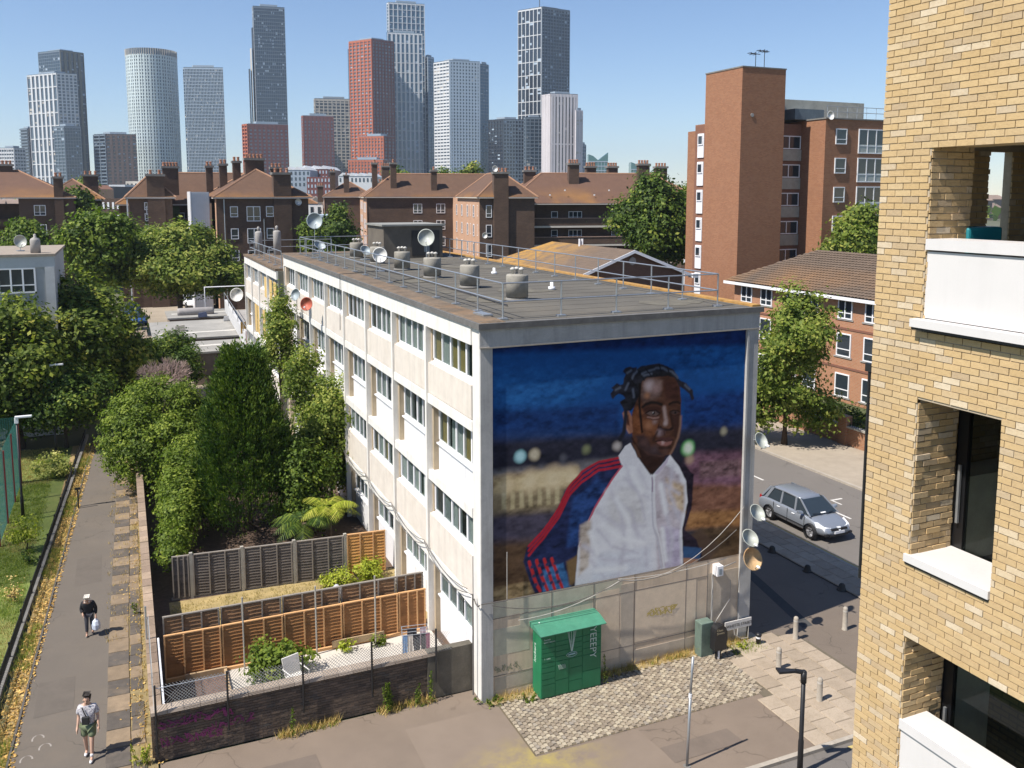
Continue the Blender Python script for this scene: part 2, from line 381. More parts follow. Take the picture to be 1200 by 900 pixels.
# footpath on the left
struct('lawn_ground', sheet([(-40, -20), (-12.5, -20), (-12.6, 6), (-11.9, 34), (-40, 34)], -.01), M('lawn soil', (.13, .17, .035), .95, .3, .5, .5, (.27, .24, .08)))
struct('verge', sheet([(-12.75, -20), (-11.9, -20), (-10.9, 34), (-12.0, 34)], 0), M('leafy verge', (.33, .23, .1), .95, .35, 5, .5, (.12, .12, .04), bmp=.5))
struct('footpath', sheet([(-12.2, -20), (-9.6, -20), (-9.65, 8), (-9.15, 34), (-10.95, 34), (-12.1, 2)], .012), MATS['path asphalt'])
m = MB(); m.hull8([(-12.26, -20, 0), (-12.2, -20, 0), (-12.1, 2, 0), (-12.16, 2, 0)], [(-12.26, -20, .05), (-12.2, -20, .05), (-12.1, 2, .05), (-12.16, 2, .05)])
m.hull8([(-12.16, 2, 0), (-12.1, 2, 0), (-10.95, 34, 0), (-11.01, 34, 0)], [(-12.16, 2, .05), (-12.1, 2, .05), (-10.95, 34, .05), (-11.01, 34, .05)])
struct('path_edging', m, M('edging', (.09, .08, .07), .9))
sp = struct('slab_strip', sheet([(-9.85, -20), (-8.6, -20), (-8.6, 34), (-9.3, 34), (-9.65, 8)], .016), M('strip soil', (.25, .19, .09), .95, .3, 4, .5, (.12, .12, .04)))
LT = M('buff slab', (.25, .185, .12), .9, .25, 3, .7, (.13, .105, .08), objvar=.2, bmp=.3); DK = M('grey slab', (.1, .085, .072), .9, .25, 4, .6, (.24, .18, .12), objvar=.2, bmp=.3)
q = MB(); q.hull8([(0, 0, 0), (.6, 0, 0), (.6, .88, 0), (0, .88, 0)], [(.01, .01, .03), (.59, .01, .03), (.59, .87, .03), (.01, .87, .03)]); big = {k: q.mesh('slab', k) for k in (LT, DK)}
q = MB(); q.hull8([(0, 0, 0), (.34, 0, 0), (.34, .7, 0), (0, .7, 0)], [(.01, .01, .03), (.33, .01, .03), (.33, .69, .03), (.01, .69, .03)]); sml = {k: q.mesh('slab', k) for k in (LT, DK)}
for i in range(34):
    y = -3.6 + i * .9; k = DK if i % 2 else LT
    if rnd.random() < .15: k = LT
    link('slab', big[k], sp, (-9.83 + max(0, (y - 8) * .012), y, .012 + rnd.uniform(0, .01)), rnd.uniform(-.015, .015))
for i in range(38):
    y = -3.3 + i * .72
    if rnd.random() < .2: continue
    link('slab', sml[DK if (i + 1) % 3 == 0 or rnd.random() < .3 else LT], sp, (-9.2 + max(0, (y - 8) * .008), y, .012 + rnd.uniform(0, .01)), rnd.uniform(-.04, .04))
# low tyre-kerb fence between lawn and path
t = thing('park_fence', 'low black metal fence between the lawn and the leafy verge of the footpath', 'fence', (-12.6, 5, 0))
n = 0; m = MB(t)
for i in range(66):
    y = -4 + i * .6; x = -12.72 + max(0, y - 6) * .045
    if i % 4 == 0:
        q = MB(t); q.box(x - .03, x + .03, y - .03, y + .03, 0, .62); part('post', q, BLACK, t)
    for k in range(6): m.box(x - .008 + k * .0045, x + .008 + k * .0045, y + k * .1 - .008, y + k * .1 + .008, .06, .55)
tag(part('bar', m, BLACK, t), kind='stuff')
for z in (.08, .54):
    q = MB(t); q.tube([(-12.72, -4, z), (-12.72, 6, z), (-11.3, 36, z)], .02, 4); part('rail', q, BLACK, t)
q = MB(t); q.hull8([(-12.8, -4, 0), (-12.64, -4, 0), (-12.64, 6, 0), (-12.8, 6, 0)], [(-12.8, -4, .14), (-12.64, -4, .14), (-12.64, 6, .14), (-12.8, 6, .14)])
q.hull8([(-12.8, 6, 0), (-12.64, 6, 0), (-11.22, 36, 0), (-11.38, 36, 0)], [(-12.8, 6, .14), (-12.64, 6, .14), (-11.22, 36, .14), (-11.38, 36, .14)])
part('plinth', q, CONCD, t)

# ================================================================== BLOCK OF FLATS WITH THE MURAL
M('facade white', (.71, .69, .65), .8, .07, 3, .25, (.42, .36, .28), bmp=.2, streak=.4)
M('pebble panel', (.66, .6, .53), .92, .1, 2, .2, (.42, .34, .25), bmp=.5, fine=90, streak=.35)
M('gable grey', (.43, .42, .405), .9, .15, 1.6, .5, (.19, .185, .18), bmp=.4, streak=.6)
M('render beige', (.68, .54, .4), .92, .12, .9, .45, (.3, .25, .19), bmp=.3, streak=.5)
M('jamb', (.4, .32, .22), .9, .15, 3, .2)
M('roof felt', (.105, .096, .08), .95, .2, .6, .6, (.17, .14, .1), bmp=.5, fine=30)
M('roof edge dark', (.13, .125, .12), .9, .3, 4, .3)
M('moss gravel', (.15, .11, .075), .95, .45, 2.5, .8, (.26, .15, .07), bmp=.8, fine=25)
CURT = [M('white curtain', (.72, .71, .72), .8, .06, 12), M('tan curtain', (.5, .33, .16), .8, .1, 12), M('grey curtain', (.42, .42, .45), .8, .1, 12), M('ochre curtain', (.6, .42, .16), .8, .1, 12), M('green curtain', (.33, .38, .3), .8, .1, 12)]
def win_meshes(W, Hh, n=5):
    f = MB(); f.box(0, .07, 0, W, 0, .09); f.box(0, .07, 0, W, Hh - .06, Hh)
    e = [0, .19, .38, .56, .78, 1.0] if n == 5 else [i / n for i in range(n + 1)]
    for k in range(len(e)):
        y = e[k] * (W - .07); f.box(-.01, .08, y, y + (.07 if k % 2 == 0 else .1), .09, Hh - .06)
    f.box(-.1, .06, -.02, W + .02, -.05, -.001)
    ps = []
    for a, b in zip(e, e[1:]):
        g = MB(); g.box(.03, .036, a * (W - .07) + .08, b * (W - .07), .09, Hh - .06); ps.append(g.mesh('pane', GLASSC))
    return f.mesh('window', WHITE), ps, e
def curtain_mesh(w2, h, mat):
    m = MB(); n = max(4, int(w2 / .06)); pts = [(.03 * math.sin(i * 1.9), i * w2 / n) for i in range(n + 1)]
    for (a, y), (b, y2) in zip(pts, pts[1:]): m.poly([(a, y, 0), (b, y2, 0), (b, y2, h), (a, y, h)])
    return m.mesh('curtain', mat)
CM = {}
WM = {}
def add_window(T, x, y, z, W, Hh, seed):
    k = (round(W, 2), round(Hh, 2))
    if k not in WM: WM[k] = win_meshes(W, Hh)
    fm_, ps, e = WM[k]; r = random.Random(seed)
    o = link('window', fm_, T, (x - T.location[0], y - T.location[1], z - T.location[2]))
    for p in ps: link('pane', p, o)
    pat = r.choice([0, 0, 0, 0, 2, 4, 1, 3])
    for i, (a, b) in enumerate(zip(e, e[1:])):
        if r.random() < .86:
            wdt = (b - a) * W * r.choice([.5, .8, .97]); ck = r.choice([0, 0, 2, pat])
            kk = (round(wdt, 1), ck, k[1])
            if kk not in CM: CM[kk] = curtain_mesh(max(.1, kk[0]), Hh - .12, CURT[ck])
            link('curtain', CM[kk], o, (.07 + r.uniform(0, .03), a * W + .07 + r.uniform(0, (b - a) * W - wdt if wdt < (b - a) * W else 0), .06))
    return o
def facade(T, x0, ys, zt, floors, seed=0, yend=.6):
    """balcony-less deck of bays on an X-facing wall at x0; zt = underside of the roof slab; floors counted from the top"""
    zs = [zt - .52 - 0, zt - 2.7, zt - 5.23, zt - 7.93]
    for i in range(len(ys) - 1):
        ya, yb = ys[i] + .08, ys[i + 1] - .08
        for k in range(floors):
            top = (zt - .53) if k == 0 else zs[k] - .3
            slab = zs[k + 1] if k < 3 else 0
            odd = k % 2
            if not odd:       # window over pebble-dash panel
                wb = top - 1.1
                m = MB(T); m.box(x0 + .0, x0 + .14, ya, yb, slab + .03, wb - .06); part('spandrel_panel', m, MATS['pebble panel'], T, label='pebble-dashed beige panel')
                add_window(T, x0 + .15, ya + .04, wb, yb - ya - .16, top - wb - .01, seed + i * 7 + k)
                m = MB(T); m.box(x0 + .10, x0 + .5, yb - .1, yb + .02, wb - .06, top); part('jamb', m, MATS['jamb'], T)
                m = MB(T); m.box(x0 + .14, x0 + .3, ya, yb, slab + .03, wb - .055); part('upstand', m, MATS['facade white'], T)
            else:             # window over white boarded panel, set back
                wb = top - 1.3 if k == 1 else top - 1.2
                add_window(T, x0 + .3, ya + .04, wb, yb - ya - .2, top - wb - .01, seed + i * 7 + k)
                W = yb - ya - .16
                for j in range(6):
                    m = MB(T); m.box(x0 + .28 + (j % 2) * .006, x0 + .34, ya + .04 + j * W / 6, ya + .04 + (j + 1) * W / 6 - .012, slab + .02, wb - .055)
                    part('cladding_board', m, WHITE, T)
                m = MB(T); m.box(x0 + .12, x0 + .6, yb - .12, yb + .02, slab + .01, top); part('jamb', m, MATS['jamb'], T)
    for k in range(1, floors):
        m = MB(T); m.box(x0 - .03, x0 + .7, ys[0], ys[-1], zs[k] - .3, zs[k]); part('floor_band', m, MATS['facade white'], T)
    for k, y in enumerate(ys[1:]):
        m = MB(T); m.box(x0 - .08, x0 + .6, y - .08, y + .08, 0, zt - .51); part('pilaster', m, MATS['facade white'], T)
    m = MB(T); m.box(x0 - .05, x0 + .6, ys[0], ys[-1] + .1, zt - .52, zt - .002); part('fascia', m, MATS['facade white'], T)
T = thing('block_of_flats', 'four-storey block of flats with the painted portrait on its end wall', 'flats', (0, 0, 0))
ys = [.6] + [.75 + 3.87 * i for i in range(1, 9)]
facade(T, 0, ys, 10.8, 4, 11)
m = MB(T); m.box(.75, 9.0, .3, 31.5, 0, 10.78); part('wall', m, DARK, T)  # solid core coloured dark to stand for unlit rooms behind the glass
m = MB(T); m.box(9.0, 9.3, .3, 31.5, 0, 10.78); m.box(.0, 9.3, 31.3, 31.6, 0, 10.78); part('wall', m, MATS['render beige'], T)
m = MB(T); m.box(.0, .34, .004, .6, 0, 10.799); m.box(.34, .75, .31, .6, 0, 10.799); part('corner_column', m, MATS['facade white'], T)
m = MB(T); m.box(.34, 9.3, .0, .3, 0, 2.96); part('wall', m, MATS['render beige'], T, label='lower end wall of patched beige render')
m = MB(T); m.box(.34, 9.3, .0, .3, 2.96, 10.799); part('wall', m, MATS['gable grey'], T)
m = MB(T); m.box(-.02, .335, -.07, .0, 0, 10.27); part('column', m, MATS['gable grey'], T)
m = MB(T); m.box(8.93, 9.37, -.07, .0, 0, 10.27); m.box(8.93, 9.0, -.1, -.07, 3, 10.2); part('column', m, MATS['gable grey'], T)
m = MB(T); m.box(-.04, 9.38, -.09, .0, 10.275, 10.798); part('fascia', m, MATS['gable grey'], T)
m = MB(T); m.box(-.05, 9.39, -.12, -.09, 10.27, 10.31); part('fascia_lip', m, MATS['kerb stone'], T)
m = MB(T); m.box(-.1, 9.48, -.16, 31.7, 10.8, 10.965); part('roof', m, MATS['roof edge dark'], T)
m = MB(T); m.poly([(.75, .1, 10.969), (9.1, .1, 10.969), (9.1, 31.5, 10.969), (.75, 31.5, 10.969)]); part('roof_felt', m, MATS['roof felt'], T)
m = MB(T); m.hull8([(-.02, -.06, 10.966), (.75, -.06, 10.966), (.75, 31.6, 10.966), (-.02, 31.6, 10.966)], [(.05, .02, 10.99), (.7, .02, 11.0), (.7, 31.5, 11.0), (.05, 31.5, 10.99)]); part('moss_strip', m, MATS['moss gravel'], T, label='strip of rusty moss and gravel along the roof edge')
m = MB(T); m.box(9.1, 9.42, -.06, 31.6, 10.966, 11.03); part('roof_kerb', m, M('orange moss', (.4, .22, .06), .95, .4, 3, .5, (.25, .2, .15)), T)
# patches, seams and paint on the lower wall
P1 = M('patch green grey', (.56, .52, .4), .92, .15, 3, .4); P2 = M('patch pale', (.72, .58, .43), .92, .1, 3, .3); P3 = M('patch grey', (.52, .44, .35), .92, .15, 3, .4)
for k, (a, b, c, d, mt) in enumerate([(.36, 1.5, 1.3, 2.1, P1), (.36, 4.6, 2.45, 2.9, P1), (1.2, 2.2, 2.0, 2.44, P1), (.4, 2.6, .25, .62, P3), (3.7, 4.5, .4, 2.6, P2), (4.55, 5.0, .2, 2.7, P3), (5.05, 7.3, .75, 2.4, P2), (7.72, 8.9, .1, 2.5, P3), (5.05, 7.7, .1, .5, P3)]):
    m = MB(T); m.box(a, b, -.004 - .0006 * k, .001, c, d); part('render_patch', m, mt, T)
m = MB(T)
for x in (2.2, 3.6, 5.02, 6.9, 7.71): m.box(x, x + .018, -.012, 0, .1, 2.94)
for z in (.68, 2.42): m.box(.34, 7.7, -.011, 0, z, z + .015)
part('render_seam', m, M('seam', (.2, .17, .15), .9), T)
m = MB(T); m.box(7.0, 7.01, -.01, 0, 0, 0.01)
YG = M('yellow spray paint', (.55, .42, .12), .8, .3, 20); GG = M('dull spray paint', (.3, .29, .2), .8, .3, 20); PG = M('magenta spray paint', (.16, .02, .1), .8, .3, 20)
def scrawl(T, mat, x0, z0, w2, h, y, seed, n=5, r=.018, name='graffiti'):
    g = random.Random(seed); m = MB(T)
    for i in range(n):
        cx = x0 + (i + .5) * w2 / n; pts = []
        for k in range(9): pts.append((cx + g.uniform(-.6, .6) * w2 / n, y, z0 + h / 2 + g.uniform(-.5, .5) * h))
        for a, b in zip(pts, pts[1:]):
            d = Vector(b) - Vector(a); nrm = Vector((-d.z, 0, d.x)).normalized() * r
            yy = y - .0003 * len(m.f)
            m.poly([(a[0] + nrm.x, yy, a[2] + nrm.z), (b[0] + nrm.x, yy, b[2] + nrm.z), (b[0] - nrm.x, yy, b[2] - nrm.z), (a[0] - nrm.x, yy, a[2] - nrm.z)])
    return part(name, m, mat, T)
scrawl(T, YG, 5.5, 1.45, 1.1, .28, -.012, 5, 5, .013); scrawl(T, GG, .42, .78, .75, .24, -.012, 9, 4, .01)
# cables slung over the wall and the left front
CB = M('cable', (.12, .11, .1), .6); CW = M('pale cable', (.42, .4, .37), .6)
def sag(a, b, s, n=10):
    return [tuple(a[k] + (b[k] - a[k]) * i / n - (s * 4 * (i / n) * (1 - i / n) if k == 2 else 0) for k in range(3)) for i in range(n + 1)]
for a, b, s, r, mt in [((-.05, -.12, 3.0), (4.3, -.22, 3.02), .02, .016, CB), ((4.3, -.24, 3.02), (8.3, -.22, 3.0), .12, .01, CW), ((4.3, -.2, 2.99), (8.9, -.22, 4.6), .75, .009, CW), ((4.3, -.3, 3.0), (8.6, -.26, 3.9), .5, .012, CB), ((1.1, -.1, 2.3), (4.35, -.3, 3.0), .2, .011, CW), ((.2, -.3, 3.0), (4.4, -.34, 3.0), .38, .012, CB), ((-.1, .3, 3.0), (-.1, -.12, 2.98), .1, .02, CB)]:
    m = MB(T); m.tube(sag(a, b, s), r, 5); part('cable', m, mt, T)
for k in range(8):
    for d in (0, .12):
        m = MB(T); m.tube(sag((-.16, ys[k] + .1, 3.15 - d), (-.16, ys[k + 1] + .1, 3.15 - d * .5), .28 + d), .014, 4); part('cable', m, CB, T)
m = MB(T); m.tube([(-.14, .3, 3.15), (-.14, .3, .1)], .025, 6); part('downpipe', m, CB, T)
m = MB(T); m.tube([(7.85, -.1, 2.5), (7.85, -.1, .1)], .03, 6); part('downpipe', m, CW, T)
m = MB(T); m.tube([(8.0, -.1, 2.62), (8.75, -.1, 2.75)], .018, 5); m.tube([(8.55, -.1, 2.2), (8.55, -.1, 1.55), (7.95, -.1, .8)], .014, 5); part('cable', m, CW, T)
m = MB(T); m.tube([(9.3, -.13, .55), (9.28, -.15, .1), (9.0, -.15, -.0 + .12), (8.75, -.15, .3), (8.7, -.14, .55)], .018, 5); part('cable', m, CW, T)
# thin poles against the mural
for x in (.75,):
    m = MB(T); m.tube([(x, -.1, 3.0), (x, -.1, 4.4)], .012, 5); part('bracket_pole', m, CW, T)
# plant room and rooftop tray pipe
m = MB(T); tx0, tx1, ty0, ty1 = 4.3, 7.7, 25.2, 28.6
m.box(tx0, tx1, ty0, ty1, 10.97, 12.75); 
m2 = MB(T); m2.box(tx0 - .12, tx1 + .12, ty0 - .12, ty1 + .12, 12.75, 12.85)
pr_ = part('plant_room', m, M('plant room brown', (.13, .11, .085), .8, .3, 1.2, .5, (.06, .05, .04)), T); part('plant_room_roof', m2, M('felt roof', (.24, .24, .22), .9), T)
m = MB(T); m.box(5.9, 7.5, ty0 - .05, ty0 - .004, 11.1, 12.5); part('louvre', m, M('louvre black', (.02, .02, .02), .6), T)
m = MB(T); m.box(6.6, 6.9, ty0 - .08, ty0 - .052, 11.3, 12.4); part('door', m, M('door blue grey', (.1, .13, .16), .5), T)
m = MB(T)
for k in range(32): m.box(.8, 9.05, .7 + k * .98, .715 + k * .98, 10.969, 10.974)
part('felt_seam', m, M('felt seam', (.06, .055, .045), .9), T)
r8 = random.Random(8)
for k in range(26):
    m = MB(T)
    x, y, a, b = r8.uniform(1.2, 8), r8.uniform(1, 30), r8.uniform(.3, 1.1), r8.uniform(.3, 1.3); n = 9
    m.poly([(x + a * math.cos(i * 6.283 / n) * r8.uniform(.6, 1), y + b * math.sin(i * 6.283 / n) * r8.uniform(.6, 1), 10.975 + k * .0003) for i in range(n)]); part('felt_patch', m, M('felt patch', (.13, .118, .092), .95, .3, 3, .6, (.08, .07, .055)), T)
m = MB(T); m.tube([(2.1, 3.0, 11.02), (2.3, 12, 11.02), (2.0, 22, 11.02)], .02, 4); m.tube([(5.2, 20.4, 11.02), (3.4, 14, 11.02), (1.0, 12, 11.02)], .015, 4); m.tube([(1.9, 17.2, 11.02), (.7, 16.5, 11.02), (-.1, 16.5, 11.0), (-.15, 16.5, 8.5)], .015, 4); part('cable', m, BLACK, T)
m = MB(T); m.hull8([(.5, 1.0, 11.0), (.8, 1.0, 11.0), (.75, 1.8, 11.0), (.45, 1.7, 11.0)], [(.5, 1.0, 11.05), (.8, 1.0, 11.05), (.75, 1.8, 11.05), (.45, 1.7, 11.05)]); part('loose_flashing', m, METAL, T)
# ---- things on the roof
def drum(i, x, y, lab):
    D = thing('roof_vent', lab, 'roof vent', (x, y, 10.97), 0, 'concrete vents in a row on the roof')
    m = MB(); m.lathe((0, 0, 0), [(.37, .12), (.37, .82), (.35, .86), (.0, .88)], 20); part('drum', m, M('vent concrete', (.3, .28, .24), .9, .3, 2.5, .8, (.16, .14, .11), bmp=.3), D, True)
    m = MB(); m.lathe((0, 0, 0), [(.4, 0), (.4, .05), (.32, .12), (.0, .121)], 20); part('base', m, CONCD, D, True)
    for k, (a, b) in enumerate([(-.14, .05), (.12, -.08), (.05, .16)]):
        m = MB(); m.lathe((a, b, .86), [(.05, 0), (.05, .14), (.09, .15), (.09, .2), (.02, .24)], 10); part('cowl', m, M('cowl', (.5, .48, .44), .6), D, True)
DL = ['round concrete vent on the flat roof nearest the mural wall', 'second concrete roof vent back from the mural wall', 'third concrete roof vent back, behind a round pale dish', 'fourth concrete roof vent back from the mural wall', 'fifth concrete roof vent back, by the dark plant room', 'farthest concrete roof vent, left of the dark plant room']
for i in range(6): drum(i, 3.1, 4.5 + 4.4 * i, DL[i])
T2 = thing('roof_railing', 'galvanised two-rail safety railing round the edge of the mural block roof', 'railing', (0, 0, 10.97))
RP = [(.82, .35), (8.15, .45), (8.15, 31.0), (.82, 31.0)]
def rail_run(T2, a, b, z0, h, step, last=False):
    L = math.hypot(b[0] - a[0], b[1] - a[1]); n = max(1, round(L / step))
    for k in range(n + (1 if last else 0)):
        x = a[0] + (b[0] - a[0]) * k / n; y = a[1] + (b[1] - a[1]) * k / n
        m = MB(T2); m.tube([(x, y, z0), (x, y, z0 + h)], .024, 6); m.box(x - .13, x + .13, y - .09, y + .09, z0, z0 + .05); part('post', m, METAL, T2)
    for hh in (h, h * .5):
        m = MB(T2); m.tube([(a[0], a[1], z0 + hh), (b[0], b[1], z0 + hh)], .024, 6); part('rail', m, METAL, T2)
for a, b in zip(RP, RP[1:] + RP[:1]): rail_run(T2, a, b, 10.97, 1.02, 1.95)
def dish(loc, rz, rad, col, lab, pole=1.0, tilt=25, where='roof', name='satellite_dish', group='satellite dishes'):
    """offset dish on a pole; faces local -Y, tilted up"""
    D = thing(name, lab, 'satellite dish', loc, rz, group)
    t_ = R(tilt); m = MB(); rings = []
    for r, d in ((0.02, .0), (.5, -.03), (.85, -.09), (1.0, -.14), (1.02, -.12)):
        ring = []
        for k in range(20):
            a = 2 * math.pi * k / 20; u = rad * .92 * r * math.cos(a); v2 = rad * r * math.sin(a); dd = d * rad * 1.3
            ring.append((u, dd * math.cos(t_) - v2 * math.sin(t_) * -1 * 1.0, pole + v2 * math.cos(t_) + dd * -math.sin(t_) * -1 * -1))
        rings.append(ring)
    m.loft(rings); part('reflector', m, col, D, True)
    m = MB(); tip = (0, -rad * .95, pole - rad * .35)
    m.tube([(0, -.02, pole - rad * .95), tip], .014, 5); part('feed_arm', m, METAL, D)
    m = MB(); m.lathe((tip[0], tip[1] - .04, tip[2]), [(.03, -.05), (.04, 0), (.04, .08)], 8, 'y'); part('receiver', m, WHITE, D)
    if where == 'roof':
        m = MB(); m.tube([(0, .06, 0), (0, .06, pole)], .022, 6); m.box(-.2, .2, -.12, .24, 0, .06); part('mast', m, METAL, D)
    elif where == 'wall':
        m = MB(); m.tube([(0, .05, pole), (0, .28, pole - .02)], .02, 6); m.tube([(0, .28, pole - .22), (0, .28, pole + .12)], .02, 6); part('bracket', m, METAL, D)
    return D
DG = M('dish grey green', (.4, .42, .38), .5, .1, 8); DW = M('dish white', (.7, .69, .66), .5, .1, 8, .4, (.4, .36, .3)); DR = M('dish rust red', (.42, .1, .06), .6, .12, 8); DB = M('dish rusty', (.5, .33, .17), .7, .3, 6, .6, (.28, .12, .04)); DT = M('dish blue grey', (.33, .38, .4), .5, .1, 8)
dish((5.1, 20.2, 10.97), R(-20), .45, DG, 'large pale green satellite dish on the flat roof beside the third vent', 1.35, 20)
dish((1.9, 17.2, 10.97), R(-10), .36, DW, 'white oval satellite dish close to the left roof railing', .75, 20)
dish((1.2, 27.2, 10.97), R(20), .36, DT, 'blue grey dish tipped up at the far left corner of the roof', .7, 50)
dish((1.7, 31.0, 10.97), R(-5), .5, DT, 'big dark blue grey dish standing high at the far roof corner', 1.95, 15)
dish((6.0, 30.8, 10.97), R(40), .36, DT, 'round grey dish seen edge on at the back of the roof', .95, 10)
dish((3.2, 24.9, 10.97), R(15), .32, DT, 'small teal grey dish low among the farthest roof vents', .5, 40)
dish((-.75, 21.0, 9.2), R(-30), .33, DR, 'rust red satellite dish on the long front of the flats', .0, 10, 'wall')
dish((-.75, 23.9, 9.35), R(-55), .32, DT, 'pale grey dish on the long front left of the red one', .0, 15, 'wall')
dish((9.3, -.42, 6.75), R(10), .27, DG, 'topmost of the dishes on the right edge of the mural', 0, 35, 'wall')
dish((9.25, -.42, 4.4), R(5), .29, DG, 'grey green dish second from top at the mural edge', 0, 42, 'wall')
dish((8.98, -.45, 3.62), R(0), .3, DG, 'grey green dish just above the rusty one on the wall', 0, 45, 'wall')
dish((9.05, -.5, 2.95), R(-5), .36, DB, 'rusty orange satellite dish lowest at the mural edge', 0, 25, 'wall')
D = thing('junction_box', 'white electrical box on the end wall left of the rusty dish', 'electrical box', (8.05, -.1, 2.45))
m = MB(); m.box(-.15, .1, -.16, .1, 0, .34); part('case', m, WHITE, D, bevel=.015); m = MB(); m.box(-.08, .03, -.17, -.16, .06, .25); part('cover', m, M('cover grey', (.25, .3, .34), .4), D)
for k, (x, y, h) in enumerate([(6.2, 14.0, .18), (5.6, 7.0, .2)]):
    m = MB((x, y, 10.97)); m.lathe((x, y, 10.97), [(.13, 0), (.13, h * .6), (.06, h * .6), (.06, h + .1)], 10)
    o = part('roof_outlet', m, WHITE, None, True); o.location = (x, y, 10.97); tag(o, ['small white pipe outlet in the middle of the flat roof', 'small white outlet on the flat roof nearer the front railing'][k], 'vent')

# ================================================================== SECOND BLOCK BEHIND
T = thing('block_of_flats', 'lower block of flats joined behind, with yellow blinds and fewer dishes', 'flats', (-.45, 31.6, 0))
ys2 = [31.75, 35.5, 39.3, 43.0, 46.7]
facade(T, -.45, ys2, 9.95, 4, 55)
m = MB(T); m.box(.2, 8.5, 31.72, 46.8, 0, 9.94); part('wall', m, M('end wall green grey', (.14, .145, .12), .9, .2, 2), T)
m = MB(T); m.box(-.4, .2, 31.65, 31.86, 0, 9.95); part('wall', m, MATS['end wall green grey'], T)  # end face coloured dark green grey to stand for its shade
m = MB(T); m.box(-.55, 8.6, 31.75, 46.9, 9.952, 10.1); part('roof', m, MATS['moss gravel'], T)
for y in (32.2, 33.9, 36.0, 37.2, 39.7, 41.0):
    m = MB(T); m.box(-.47, -.44, y, y + 1.0, 5.0 if y > 36 else 7.9, 6.9 if y > 36 else 9.2); part('blind', m, M('yellow blind', (.62, .43, .16), .8, .08, 5), T)
T2 = thing('roof_railing', 'two-rail railing round the lower roof of the block behind', 'railing', (-.2, 32, 10.1))
for a, b in (((-.1, 32.2), (-.1, 46.4)), ((-.1, 46.4), (6, 46.4))): rail_run(T2, a, b, 10.1, 1.0, 2.4, True)
for k, (x, y, h, r) in enumerate([(1.6, 44.5, 2.0, .28), (.5, 49.0 - 3, 1.9, .26)]):
    D = thing('roof_flue', ['pale round flue standing tall on the lower roof', 'grey green round flue at the far corner of the lower roof'][k], 'flue', (x, y, 10.1))
    m = MB(); m.lathe((0, 0, 0), [(r, 0), (r, h - .3), (r * .9, h - .25), (r * .5, h - .2)], 14); part('pipe', m, CONC, D, True)
    m = MB(); m.lathe((0, 0, h - .2), [(.1, 0), (.1, .3), (.03, .35)], 10); part('cap', m, CONC, D, True)
dish((-1.3, 45.3, 6.9), R(-10), .5, DW, 'white satellite dish on a mast beside the second block', .3, 10, 'roof')
